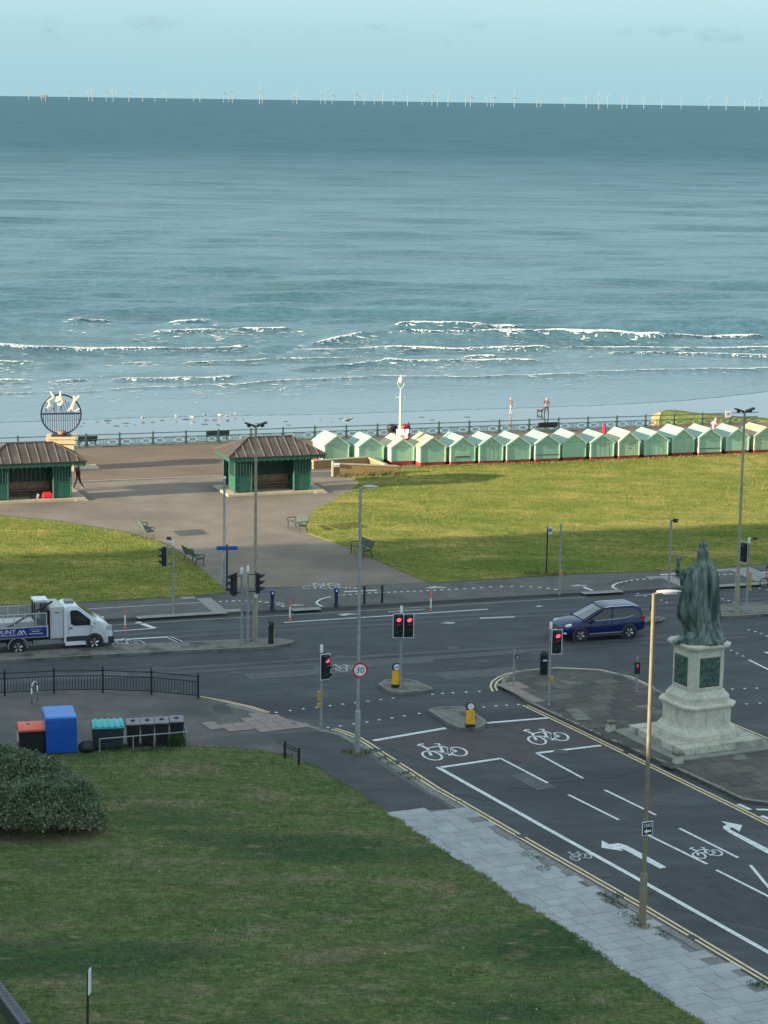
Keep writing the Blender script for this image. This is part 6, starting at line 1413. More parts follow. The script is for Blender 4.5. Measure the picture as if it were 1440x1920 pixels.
q = MB(); q.lathe([(.5, 0), (.52, .05), (.46, .08), (.46, .24), (.34, .3), (.28, .46), (.2, .5)], 20, -.42, -.42); q.build('cushion_base', BRONZE, F, 'auto')
q = MB(); q.X = Matrix.Translation((-.95, -.35, .12)) @ Matrix.Rotation(R(-34), 4, 'Y'); q.bbox(-.3, .3, -.22, .22, -.06, .08, .04); q.X = Matrix.Translation((-.75, -.3, .5)); q.bbox(-.14, .14, -.14, .14, -.3, .1, .04); q.build('shield', BRONZE, F)

# ================================================================== BLUE CAR
def wheel(par, x, y, r, w, sgn, rim=ALLOY):
    t = bpy.data.objects.new('wheel', None); COL.objects.link(t); t.parent = par; t.location = (x, y, r)
    q = MB(); q.X = Matrix.Rotation(R(90), 4, 'X'); q.lathe([(r * .66, -w / 2), (r * .93, -w / 2), (r, -w / 2 + .03), (r, w / 2 - .03), (r * .93, w / 2), (r * .66, w / 2)], 28); q.build('tyre', RUBBER, t, 'auto')
    q = MB(); q.X = Matrix.Rotation(R(90 if sgn < 0 else -90), 4, 'X'); q.lathe([(r * .665, -.03), (r * .66, w / 2 - .012), (r * .58, w / 2 - .02), (r * .56, w / 2 - .06), (.02, w / 2 - .065)], 28); q.build('wheel_disc', DKGREY, t, 'auto')
    q = MB(); q.X = Matrix.Rotation(R(90 if sgn < 0 else -90), 4, 'X'); q.lathe([(r * .22, w / 2 - .07), (r * .2, w / 2 - .01), (.01, w / 2)], 12)
    for k in range(5):
        a = k * 2 * math.pi / 5 + .3; c, s_ = math.cos(a), math.sin(a)
        for da in (-.13, .13): q.bar((r * .15 * c, r * .15 * s_, w / 2 - .03), (r * .6 * math.cos(a + da), r * .6 * math.sin(a + da), w / 2 - .022), .042, n=5)
    pts = [(r * .6 * math.cos(a), r * .6 * math.sin(a), w / 2 - .02) for a in np.linspace(0, 2 * math.pi, 25)]; q.path(pts, .022, 5); q.build('rim', rim, t, 'auto')
rw_ = G(1177.5, 1197); hd = R(199.0); fx_ = Vector((math.cos(hd), math.sin(hd), 0)); lx_ = Vector((-math.sin(hd), math.cos(hd), 0))
o_ = Vector((rw_.x, rw_.y, 0)) - lx_ * .8
car = thing('blue_car', 'dark blue five door car turning left across the junction', 'car', (o_.x, o_.y, .005), hd)
st = [(-.94, .66, .5, .86, .06), (-.9, .8, .42, .98, .06), (-.78, .87, .36, 1.06, .05), (-.45, .915, .3, 1.1, .02), (0, .92, .27, 1.09, .0), (.6, .92, .25, 1.06, .0), (1.2, .92, .25, 1.03, .0), (1.8, .92, .25, 1.01, .02), (2.2, .915, .26, 1.0, .05), (2.45, .905, .27, 1.0, .09), (2.75, .9, .28, .97, .1), (3.1, .88, .29, .92, .1), (3.35, .84, .31, .85, .08), (3.5, .76, .34, .76, .06), (3.58, .64, .4, .68, .03)]
rings = []
for (x, w, zb, zt, cr) in st:
    half = [(0, zb), (w * .75, zb), (w * .94, zb + .07), (w * .985, zb + .2), (w, zb + (zt - zb) * .55), (w * .985, zt - .1), (w * .93, zt - .02), (w * .8, zt + cr * .4), (w * .45, zt + cr * .85), (0, zt + cr)]
    rings.append([(x, y, z) for y, z in half] + [(x, -y, z) for y, z in half[-2:0:-1]])
q = MB(); q.loft(rings); q.build('body', CARB, car, 'auto')
def rrect(x0, x1, w, z, r=.22, n=5):
    o = []
    for (cx, cy, a0) in ((x1 - r, w - r, 0), (x0 + r, w - r, 90), (x0 + r, -w + r, 180), (x1 - r, -w + r, 270)):
        for k in range(n + 1): a = R(a0 + 90 * k / n); o.append((cx + r * math.cos(a), cy + r * math.sin(a), z))
    return o
q = MB(); q.loft([rrect(-.86, 2.5, .86, 1.0), rrect(-.84, 2.36, .855, 1.06), rrect(-.76, 1.92, .8, 1.28), rrect(-.66, 1.5, .725, 1.48), rrect(-.6, 1.3, .685, 1.58)]); q.build('windows', GLASS, car, 'auto')
q = MB(); q.loft([rrect(-.66, 1.36, .7, 1.565), rrect(-.64, 1.3, .695, 1.6), rrect(-.55, 1.15, .63, 1.65), rrect(-.35, .9, .5, 1.68), rrect(-.1, .6, .3, 1.69)]); q.build('roof', CARB, car, True)
q = MB(); v_ = [(2.42, -.7, 1.07), (2.46, 0, 1.1), (2.42, .7, 1.07), (1.42, .55, 1.575), (1.44, 0, 1.6), (1.42, -.55, 1.575)]; q.add([Vector(a) + Vector((.035, 0, .02)) for a in v_], [(0, 1, 4, 5), (1, 2, 3, 4)]); q.build('windscreen', WSCREEN, car)
for s in (-1, 1):
    q = MB(); q.bar((2.5, s * .83, 1.02), (1.38, s * .67, 1.59), .05, n=6); q.build('front_pillar', CARB, car)
    q = MB(); q.bar((.98, s * .87, 1.04), (.86, s * .69, 1.58), .045, n=6); q.build('door_pillar', BLACK, car)
    q = MB(); X0 = [(-.86, 1.0), (-.32, 1.02), (-.1, 1.28), (-.3, 1.45), (-.2, 1.585), (-.66, 1.585)]
    q.add([(x, s * (.875 - (z - 1.0) * .31), z) for x, z in X0] + [(x, s * (.78 - (z - 1.0) * .31), z) for x, z in X0], [tuple(range(6)), tuple(range(11, 5, -1))] + [(i, i + 6, (i + 1) % 6 + 6, (i + 1) % 6) for i in range(6)]); q.build('rear_pillar', CARB, car)
    q = MB(); q.path([(2.2, s * .888, 1.035), (1.0, s * .9, 1.06), (.2, s * .893, 1.1), (-.2, s * .87, 1.2), (-.12, s * .84, 1.3)], .014, 5); q.build('window_trim', CHROME, car)
    q = MB(); q.path([(1.25, s * .665, 1.63), (1.0, s * .655, 1.67), (-.3, s * .645, 1.67), (-.5, s * .645, 1.62)], .025, 6); q.build('roof_rail', CHROME, car)
    q = MB(); q.bbox(.4, 2.2, s * .915 - .025, s * .915 + .025, .36, .42, .015); q.build('side_strip', MIDGREY, car); q = MB(); q.bbox(.35, 2.25, s * .9 - .02, s * .9 + .02, .22, .33, .015); q.build('sill', DKGREY, car)
    for xx in (.25, 1.25): q = MB(); q.bbox(xx, xx + .2, s * .925 - .015, s * .925 + .02, .88, .92, .01); q.build('door_handle', CARB, car)
    for xx in (.93, 2.12): q = MB(); q.box(xx - .006, xx + .006, s * .921 - .003, s * .921 + .003, .42, 1.0); q.build('door_gap', BLACK, car)
    q = MB(); q.bbox(1.98, 2.16, s * 1.0 - .1, s * 1.0 + .08, 1.0, 1.16, .04); q.build('mirror', CARB, car)
    q = MB(); q.X = Matrix.Translation((3.22, s * .72, .84)) @ Matrix.Rotation(R(12) * s, 4, 'Z'); q.X = q.X @ Matrix.Rotation(R(8), 4, 'Y'); q.lathe([(.01, -.08), (.1, -.06), (.14, 0), (.1, .06), (.01, .085)], 14, sx=2.0, sy=1.0); q.build('headlight', mat('headlight_glass', (.75, .78, .8), rough=.15), car, True)
    q = MB(); q.bbox(-.9, -.62, s * .84 - .06, s * .84 + .06, .98, 1.14, .04); q.build('tail_light', mat('tail_red', (.45, .01, .02), rough=.25), car)
    q = MB(); q.bbox(3.36, 3.52, s * .7 - .1, s * .7 + .1, .42, .5, .02); q.build('fog_lamp', WPL, car)
    for x in (0, 2.69):
        q = MB(); q.X = Matrix.Translation((x, s * .915, .36)) @ Matrix.Rotation(R(90), 4, 'X'); q.lathe([(.43, -.012), (.43, .012), (.40, .014)], 26); q.build('wheel_arch', DKGREY, car); wheel(car, x, s * .82, .355, .24, s)
q = MB(); q.bbox(3.5, 3.6, -.45, .45, .5, .72, .03); q.build('grille', BLKPL, car); q = MB(); 
for z in (.56, .62, .68): q.box(3.595, 3.612, -.42, .42, z - .012, z + .012)
q.build('grille_bar', CHROME, car); q = MB(); q.bbox(3.4, 3.6, -.66, .66, .3, .45, .04); q.build('bumper', DKGREY, car); q = MB(); q.box(3.6, 3.612, -.26, .26, .42, .52); q.build('number_plate', WHITESIGN, car)
q = MB(); q.X = Matrix.Translation((1.15, .0, 0)); q.ball((0, .4, 1.28), .11, 10); q.lathe([(.2, .7), (.24, 1.0), (.16, 1.16)], 10, -.1, .4); q.build('driver_shape', mat('driver_yellow', (.5, .36, .06), rough=.8), car)

# ================================================================== WHITE TIPPER TRUCK
a_ = G(34, 1227.5); c_ = G(177, 1218.5); d_ = (c_ - a_); ht = math.atan2(d_.y, d_.x); WB = d_.length
van = thing('tipper_truck', 'white tipper truck with blue lettered sideboard and mesh sided body at the left edge', 'truck', (a_.x, a_.y, .005), ht)
k_ = WB / 3.82
pr = [(2.3, .42), (2.3, 2.02), (2.36, 2.16), (2.55, 2.24), (2.95, 2.24), (3.12, 2.14), (3.55, 1.8), (3.95, 1.48), (4.25, 1.38), (4.5, 1.26), (4.66, 1.12), (4.74, .9), (4.78, .55), (4.76, .36), (4.6, .3), (2.45, .36)]
pr = [(x * k_, z) for x, z in pr]; cx_, cz_ = 3.5 * k_, 1.1
def slice_(y, s, ti): return [(cx_ + (x - cx_) * s, y + (1 if y < .98 else -1) * max(0, z - 1.25) * ti, cz_ + (z - cz_) * s) for x, z in pr]
q = MB(); q.loft([slice_(.0, .965, .1), slice_(.02, .99, .1), slice_(.07, 1.0, .1), slice_(1.89, 1.0, .1), slice_(1.94, .99, .1), slice_(1.96, .965, .1)]); q.build('cab', VANW, van, 'auto')
def side_panel(name, pts, mm, y0=-.014, th=.03, both=True):
    for sd in (0, 1) if both else (0,):
        q = MB(); f = lambda x, z, e: (x * k_, (y0 + e + max(0, z - 1.25) * .1) if sd == 0 else 1.96 - (y0 + e + max(0, z - 1.25) * .1), z)
        n = len(pts); q.add([f(x, z, 0) for x, z in pts] + [f(x, z, th) for x, z in pts], [tuple(range(n)) if sd == 0 else tuple(range(n))[::-1]] + [(i, (i + 1) % n, (i + 1) % n + n, i + n) for i in range(n)]); q.build(name, mm, van)
side_panel('side_window', [(2.66, 1.35), (2.62, 1.92), (2.68, 2.02), (2.98, 2.02), (3.12, 1.94), (3.5, 1.63), (3.88, 1.3), (3.72, 1.27), (2.85, 1.27)], GLASS)
side_panel('door_trim', [(2.42, .5), (3.55, .5), (3.52, .74), (2.42, .74)], DKGREY); side_panel('door_handle', [(2.55, 1.14), (2.72, 1.14), (2.72, 1.19), (2.55, 1.19)], BLKPL, -.03)
side_panel('door_line', [(2.52, .8), (2.535, .8), (2.535, 2.05), (2.52, 2.05)], MIDGREY, -.006, .01); side_panel('door_line', [(3.56, .8), (3.575, .8), (3.79, 1.25), (3.775, 1.25)], MIDGREY, -.006, .01)
side_panel('sill_step', [(2.36, .3), (3.4, .3), (3.4, .42), (2.36, .42)], VANW, -.03)
q = MB(); q.add([(3.16 * k_, .2, 2.16), (3.16 * k_, 1.76, 2.16), (3.98 * k_, 1.84, 1.5), (3.98 * k_, .12, 1.5)], [(0, 3, 2, 1)]); q.X = Matrix.Translation((.03, 0, .03)); q.v = [(x + .025, y, z + .03) for x, y, z in q.v]; q.X = None; q.build('windscreen', WSCREEN, van)
q = MB(); q.bbox(4.5 * k_, 4.84 * k_, -.01, 1.97, .26, .66, .06); q.build('bumper', DKGREY, van)
for s, y in ((0, .03), (1, 1.93)):
    q = MB(); q.bbox(4.42 * k_, 4.73 * k_, y - .04 + .0, y + .06, .92, 1.2, .04); q.build('headlight', mat('headlight_clear', (.5, .53, .56), rough=.1), van)
    q = MB(); q.bbox(3.62 * k_, 3.76 * k_, y - .26 if s == 0 else y, y if s == 0 else y + .26, 1.25, 1.55, .04); q.build('mirror', WHITE, van)
q = MB(); q.bbox(4.72 * k_, 4.8 * k_, .5, 1.46, .7, .95, .03); q.build('grille', BLKPL, van)
q = MB(); q.bbox(2.5 * k_, 2.95 * k_, .7, 1.25, 2.25, 2.36, .04); q.build('roof_vent', MIDGREY, van)
for y, s in ((.09, -1), (1.87, 1)):
    q = MB(); q.X = Matrix.Translation((WB, y + s * .07, .38)) @ Matrix.Rotation(R(90), 4, 'X'); q.lathe([(.46, -.025), (.46, .025), (.44, .03)], 26); q.build('wheel_arch', DKGREY, van)
    wheel(van, WB, y, .36, .22, s, CHROME); wheel(van, 0, y, .36, .34, s, ALLOY)
    q = MB(); n = 12; q.path([(.46 * math.cos(a), y + s * .05, .36 + .46 * math.sin(a)) for a in np.linspace(R(-10), R(190), n)], .05, 6); q.build('mudguard', MIDGREY, van)
q = MB(); q.box(-1.7, 2.3 * k_, .5, .62, .5, .72); q.box(-1.7, 2.3 * k_, 1.34, 1.46, .5, .72); q.build('chassis_rail', BLKPL, van)
q = MB(); q.bbox(.75, 2.2 * k_, .1, .45, .4, .62, .02); q.build('tank', MIDGREY, van)
q = MB(); q.bbox(1.62 * k_, 2.27 * k_, .0, 1.96, .68, 2.24, .02); q.build('tool_pod', GALVL, van); q = MB(); q.bbox(1.7 * k_, 2.19 * k_, -.02, .0, .76, 2.1, .008); q.build('pod_door', mat('pod_door_grey', (.5, .52, .54), (.56, .58, .6), 3, .5), van); q = MB(); q.box(1.84 * k_, 2.06 * k_, -.03, -.021, 1.95, 1.99); q.build('pod_handle', BLKPL, van)
q = MB(); q.box(-1.75, 1.46, .0, 1.96, .78, .85); q.build('tipper_floor', MIDGREY, van)
for y in (-.03, 1.93):
    q = MB(); q.bbox(-1.75, 1.4, y, y + .05, .86, 1.3, .01); q.build('sideboard', BOARDB, van); q = MB(); q.box(-1.75, 1.4, y - .004, y + .054, 1.303, 1.35); q.box(1.405, 1.47, y - .004, y + .054, .8, 1.38); q.build('board_rail', GALVL, van)
    for i in range(7): xx = 1.4 - i * .52; q = MB(); q.box(xx - .02, xx + .02, y + .005, y + .045, 1.353, 1.96); q.build('cage_post', GALVL, van)
    q = MB(); q.box(-1.75, 1.42, y + .005, y + .045, 1.963, 2.0); q.build('cage_rail', GALVL, van)
    q = MB()
    for i in range(64): xx = -1.74 + i * .05; q.box(xx - .004, xx + .004, y + .02, y + .03, 1.353, 1.962)
    for j in range(11): z = 1.38 + j * .055; q.box(-1.75, 1.4, y + .018, y + .032, z - .004, z + .004)
    stuff(q.build('cage_mesh', GALV, van))
q = MB(); q.bbox(1.42, 1.55 * k_, .05, 1.91, .86, 2.1, .02); q.build('headboard', BLKPL, van); q = MB(); q.bbox(.95, 1.72 * k_, .95, 1.9, 2.3, 2.42, .03); q.build('top_box', VANW, van); q = MB(); q.box(.96, 1.02, .96, 1.02, 1.3, 2.3); q.box(1.0, 1.06, 1.82, 1.88, 1.3, 2.3); q.build('box_leg', BLKPL, van)
q = MB(); q.bar((-.45, .25, 1.3), (1.78, .5, 2.42), .06, n=8); q.build('sheet_arm', BLACK, van)
q = MB(); q.bbox(-.9, .9, .5, 1.5, .86, 1.5, .04); q.build('load', WPL, van)
def van_text(txt, size, x, z, align='RIGHT', sx=1):
    tm = text_mesh(txt, size, WHITESIGN, 'sideboard_lettering', .002, align); o = link('sideboard_lettering', tm, van); o.matrix_local = Matrix.Translation((x, -.036, z)) @ Matrix.Rotation(R(90), 4, 'X') @ Matrix.Scale(sx, 4, (1, 0, 0)) @ Matrix.Scale(1, 4)
van_text('BLOUNT', .27, -.1, 1.14, sx=1.25); van_text('CONSTRUCTION', .12, -.1, .97, sx=1.25)
q = MB()
for pts in ([(-.04, .95), (.1, 1.2), (.18, 1.06), (.26, 1.2), (.4, .95)], [(.08, .95), (.17, 1.08), (.26, .95)]): q.path([(x, -.036, z) for x, z in pts], .02, 5)
q.build('mountain_logo', WHITESIGN, van); q = MB(); q.box(.55, 1.15, -.036, -.033, 1.19, 1.2); q.box(.68, 1.04, -.036, -.033, 1.1, 1.125); q.box(.53, 1.2, -.036, -.033, .985, 1.01); q.build('small_print', WHITESIGN, van)

# ================================================================== PEOPLE
def person(label, loc, rz, joints, mats_, hair=HAIRD, h=1.75, coat=0.0, group=None):
    """one skinned body; joints override the default standing pose (metres for 1.75 m, facing +x)"""
    J = dict(pelvis=(0, 0, .95), waist=(0, 0, 1.12), chest=(.02, 0, 1.35), neck=(.03, 0, 1.5), head=(.05, 0, 1.62), top=(.05, 0, 1.7),
             hl=(0, .1, .92), kl=(.02, .1, .5), al=(0, .1, .09), tl=(.16, .1, .04), hr=(0, -.1, .92), kr=(.02, -.1, .5), ar=(0, -.1, .09), tr=(.16, -.1, .04),
             sl=(.02, .19, 1.42), el=(0, .25, 1.14), wl=(.06, .25, .9), fl=(.09, .25, .82), sr=(.02, -.19, 1.42), er=(0, -.25, 1.14), wr=(.06, -.25, .9), fr=(.09, -.25, .82))
    J.update(joints); rad = dict(pelvis=.155, waist=.14, chest=.165, neck=.062, head=.1, top=.07, hl=.105, kl=.07, al=.05, tl=.04, hr=.105, kr=.07, ar=.05, tr=.04, sl=.08, el=.055, wl=.04, fl=.032, sr=.08, er=.055, wr=.04, fr=.032)
    if coat: rad.update(pelvis=.17 + coat, waist=.16 + coat, chest=.175 + coat * .6)
    nm = list(J); E = [('pelvis', 'waist'), ('waist', 'chest'), ('chest', 'neck'), ('neck', 'head'), ('head', 'top'), ('pelvis', 'hl'), ('hl', 'kl'), ('kl', 'al'), ('al', 'tl'), ('pelvis', 'hr'), ('hr', 'kr'), ('kr', 'ar'), ('ar', 'tr'), ('chest', 'sl'), ('sl', 'el'), ('el', 'wl'), ('wl', 'fl'), ('chest', 'sr'), ('sr', 'er'), ('er', 'wr'), ('wr', 'fr')]
    me = bpy.data.meshes.new('person'); me.from_pydata([J[n] for n in nm], [(nm.index(a), nm.index(b)) for a, b in E], []); o = bpy.data.objects.new('person', me); COL.objects.link(o)
    o.modifiers.new('s', 'SKIN'); sv = me.skin_vertices[0].data
    for i, n in enumerate(nm): sv[i].radius = (rad[n], rad[n]); sv[i].use_root = n == 'pelvis'
    o.modifiers.new('ss', 'SUBSURF').levels = 2
    bpy.context.view_layer.update(); m2 = bpy.data.meshes.new_from_object(o.evaluated_get(bpy.context.evaluated_depsgraph_get())); bpy.data.objects.remove(o)
    for mm in mats_: m2.materials.append(mm)      # skin, top, legs, shoes
    leg = [Vector(J[a]).lerp(Vector(J[b]), u) for a, b in (('hl', 'kl'), ('kl', 'al'), ('hr', 'kr'), ('kr', 'ar')) for u in np.linspace(0, 1, 6)]; topj = [Vector(J[a]).lerp(Vector(J[b]), u) for a, b in (('pelvis', 'waist'), ('waist', 'chest'), ('chest', 'neck'), ('sl', 'el'), ('el', 'wl'), ('sr', 'er'), ('er', 'wr')) for u in np.linspace(0.15, .9, 6)]
    sk = [Vector(J['head']), Vector(J['top']), Vector(J['fl']), Vector(J['fr'])]; sh = [Vector(J[a]) for a in ('al', 'tl', 'ar', 'tr')]
    sets = (sk, topj, leg, sh)
    for f in m2.polygons:
        c = f.center; f.material_index = min(range(4), key=lambda k: min((c - v).length for v in sets[k])); f.use_smooth = True
    # fingers, part of the same mesh
    bm = bmesh.new(); bm.from_mesh(m2)
    for s, w, f_ in (('l', 'wl', 'fl'), ('r', 'wr', 'fr')):
        a, b_ = Vector(J[w]), Vector(J[f_]); d = (b_ - a).normalized(); side = d.orthogonal().normalized()
        for k, (off, ln) in enumerate(((-.03, .07), (-.01, .085), (.01, .08), (.03, .06), (.045, .05))):
            q = MB(); st_ = b_ + side * off - d * (.03 if k == 4 else 0); q.bar(st_, st_ + d * ln * .55 + side * (.02 if k == 4 else 0), .01, n=5); q.bar(st_ + d * ln * .55 + side * (.02 if k == 4 else 0), st_ + d * ln + Vector((.012, 0, 0)), .009, n=5)
            base_ = [bm.verts.new(v) for v in q.v]
            for fc in q.f: bm.faces.new([base_[i] for i in fc])
    # face: nose and ears
    hp = Vector(J['head']); q = MB(); q.bar(hp + Vector((.09, 0, .03)), hp + Vector((.125, 0, -.005)), .012, .018, 6); q.ball(hp + Vector((0, .1, .0)), .025, 6); q.ball(hp + Vector((0, -.1, .0)), .025, 6)
    base_ = [bm.verts.new(v) for v in q.v]
    for fc in q.f: bm.faces.new([base_[i] for i in fc])
    bm.to_mesh(m2); bm.free()
    o = link('person', m2, None, loc, rz); s_ = h / 1.75; o.scale = (s_, s_, s_); tag(o, label, 'person', group)
    if hair is not None:
        tp = Vector(J['head']); q = MB(); pr_ = [(.118 * math.sin(a), .118 * math.cos(a) * -1) for a in ()]
        q.X = Matrix.Translation(tp + Vector((-.02, 0, .035))); q.ball((0, 0, 0), .118, 14, 1.0, .95, 1.0); hq = q.build('hair', hair, o, True)
    return o
wk = G(147, 917, ZP)
person('person in dark jacket and trousers walking past the left shelter', (wk.x, wk.y, ZP), R(170), dict(kl=(.16, .1, .52), al=(.3, .1, .1), tl=(.45, .1, .07), kr=(-.1, -.1, .5), ar=(-.33, -.1, .14), tr=(-.2, -.1, .05), el=(-.16, .25, 1.16), wl=(-.1, .25, .93), fl=(-.06, .25, .86), er=(.1, -.25, 1.15), wr=(.22, -.24, .97), fr=(.27, -.24, .9)), (SKIN, JACKD, TROUD, SHOEW), HAIRD, 1.76, coat=.03)
b1_ = G(958, 777, ZS); b2_ = G(1024.5, 779, ZS)
person('person in brown top and pale trousers walking at the water edge, nearer the lamp standard', (b1_.x, b1_.y, ZS), R(200), dict(kl=(.1, .12, .5), al=(.2, .14, .1), tl=(.33, .14, .05), kr=(-.06, -.12, .5), ar=(-.2, -.12, .1), tr=(-.06, -.12, .05)), (SKIN, BROWNC, PALEC, PALEC), HAIRW, 1.72)
person('person in brown top and dark trousers standing on the wet sand beside a dark dog', (b2_.x, b2_.y, ZS), R(-100), dict(kl=(.02, .16, .5), al=(0, .2, .09), kr=(.02, -.16, .5), ar=(0, -.2, .09), tl=(.15, .22, .04), tr=(.15, -.22, .04), el=(0, .34, 1.2), wl=(.1, .2, 1.02), fl=(.14, .12, 1.0), er=(0, -.34, 1.2), wr=(.1, -.2, 1.02), fr=(.14, -.12, 1.0)), (SKIN, BROWNC, TROUD, TROUD), HAIRW, 1.8)
r_ = G(1132, 834, ZP); person('person in a crimson top passing behind the beach huts', (r_.x, r_.y, ZP), R(190), dict(kl=(.14, .1, .52), al=(.25, .1, .1), tl=(.4, .1, .06), ar=(-.25, -.1, .12), tr=(-.12, -.1, .05)), (SKIN, REDC, REDC, SHOEW), REDC, 1.68, coat=.02)
r_ = G(1337, 823, ZP); person('person in a pink top running behind the beach huts', (r_.x, r_.y, ZP), R(15), dict(chest=(.1, 0, 1.33), neck=(.15, 0, 1.48), head=(.2, 0, 1.6), top=(.2, 0, 1.68), sl=(.08, .2, 1.4), sr=(.08, -.2, 1.4), el=(-.1, .3, 1.2), wl=(.12, .3, 1.15), fl=(.2, .28, 1.18), er=(.18, -.3, 1.18), wr=(.36, -.26, 1.25), fr=(.43, -.24, 1.3), kl=(.25, .1, .6), al=(.0, .1, .25), tl=(.12, .1, .18), ar=(-.2, -.1, .1), tr=(-.06, -.1, .05)), (SKIN, PINKC, PINKC, SHOEW), HAIRW, 1.72)
# dog on the sand
dg_ = G(1012, 776, ZS); t = thing('dog', 'small dark dog on the wet sand beside the standing person', 'dog', (dg_.x, dg_.y, ZS), R(-30)); t.scale = (.8, .8, .8)
me = bpy.data.meshes.new('dog'); V = [(0, 0, .42), (.3, 0, .44), (.42, 0, .56), (.52, 0, .66), (.66, 0, .62), (-.3, 0, .42), (-.42, 0, .48), (-.5, 0, .58), (.28, .1, .3), (.27, .1, .16), (.3, .1, .03), (.28, -.1, .3), (.27, -.1, .16), (.3, -.1, .03), (-.24, .1, .34), (-.34, .1, .2), (-.28, .1, .03), (-.24, -.1, .34), (-.34, -.1, .2), (-.28, -.1, .03)]
me.from_pydata(V, [(0, 1), (1, 2), (2, 3), (3, 4), (0, 5), (5, 6), (6, 7), (1, 8), (8, 9), (9, 10), (1, 11), (11, 12), (12, 13), (5, 14), (14, 15), (15, 16), (5, 17), (17, 18), (18, 19)], []); o = bpy.data.objects.new('dog', me); COL.objects.link(o); o.modifiers.new('s', 'SKIN')
for i, r__ in enumerate((.15, .17, .1, .1, .05, .14, .04, .025, .06, .045, .035, .06, .045, .035, .075, .045, .035, .075, .045, .035)): me.skin_vertices[0].data[i].radius = (r__, r__); me.skin_vertices[0].data[i].use_root = i == 0
o.modifiers.new('ss', 'SUBSURF').levels = 2; bpy.context.view_layer.update(); m2 = bpy.data.meshes.new_from_object(o.evaluated_get(bpy.context.evaluated_depsgraph_get())); bpy.data.objects.remove(o); m2.materials.append(JACKD)
for f in m2.polygons: f.use_smooth = True
link('coat', m2, t); q = MB(); q.bar((.5, .06, .72), (.46, .1, .6), .03, .015, 6); q.bar((.5, -.06, .72), (.46, -.1, .6), .03, .015, 6); q.build('ear', JACKD, t)
# cyclist leaving the picture on the right
cy_ = G(1432, 1101, 0); ch = R(199)
bk = thing('red_bicycle', 'small wheeled red bicycle ridden along the far kerb at the right edge', 'bicycle', (cy_.x, cy_.y, .005), ch)
for x in (0, -1.02):
    t = bpy.data.objects.new('wheel', None); COL.objects.link(t); t.parent = bk; t.location = (x, 0, .27); q = MB(); q.path([(.25 * math.cos(a), 0, .25 * math.sin(a)) for a in np.linspace(0, 2 * math.pi, 25)], .022, 6); q.build('tyre', RUBBER, t); q = MB(); q.path([(.225 * math.cos(a), 0, .225 * math.sin(a)) for a in np.linspace(0, 2 * math.pi, 25)], .01, 5)
    for k in range(8): a = k * math.pi / 4; q.bar((0, 0, 0), (.22 * math.cos(a), 0, .22 * math.sin(a)), .005, n=4)
    q.build('rim', CHROME, t)
q = MB(); q.path([(0, 0, .27), (-.12, 0, .62), (-.16, 0, .95)], .022, 6); q.path([(-.12, 0, .6), (-.6, 0, .3), (-1.02, 0, .27)], .024, 6); q.path([(-.6, 0, .3), (-.72, 0, .82)], .022, 6); q.path([(-1.02, 0, .27), (-.68, 0, .62), (-.13, 0, .56)], .016, 6); q.build('frame', REDP, bk); q = MB(); q.bbox(-.86, -.6, -.07, .07, .82, .88, .02); q.build('saddle', BLACK, bk); q = MB(); q.bar((-.17, -.27, .97), (-.17, .27, .97), .016, n=6); q.build('handlebar', BLACK, bk); q = MB(); q.bar((-.6, -.12, .18), (-.6, .12, .42), .015, n=6); q.build('crank', DKGREY, bk)
cb = Vector((cy_.x, cy_.y, .0)) - Vector((math.cos(ch), math.sin(ch), 0)) * .74
o = person('cyclist in navy jacket and white helmet at the right edge', (cb.x, cb.y, .0), ch, dict(pelvis=(0, 0, .95), waist=(.1, 0, 1.1), chest=(.22, 0, 1.28), neck=(.3, 0, 1.41), head=(.36, 0, 1.52), top=(.37, 0, 1.6), hl=(.02, .1, .93), kl=(.36, .12, .72), al=(.22, .13, .36), tl=(.36, .13, .32), hr=(.02, -.1, .93), kr=(.32, -.12, .6), ar=(.12, -.13, .23), tr=(.26, -.13, .19), sl=(.22, .19, 1.34), el=(.38, .25, 1.15), wl=(.52, .25, 1.02), fl=(.57, .24, .99), sr=(.22, -.19, 1.34), er=(.38, -.25, 1.15), wr=(.52, -.25, 1.02), fr=(.57, -.24, .99)), (SKIN, NAVYC, TROUD, BLACK), None, 1.75)
q = MB(); q.lathe([(.14, 0), (.145, .03), (.12, .09), (.06, .13), (.01, .14)], 16, .36, 0, 1.56, 1.15, 1); q.build('helmet', WPL, o, True)
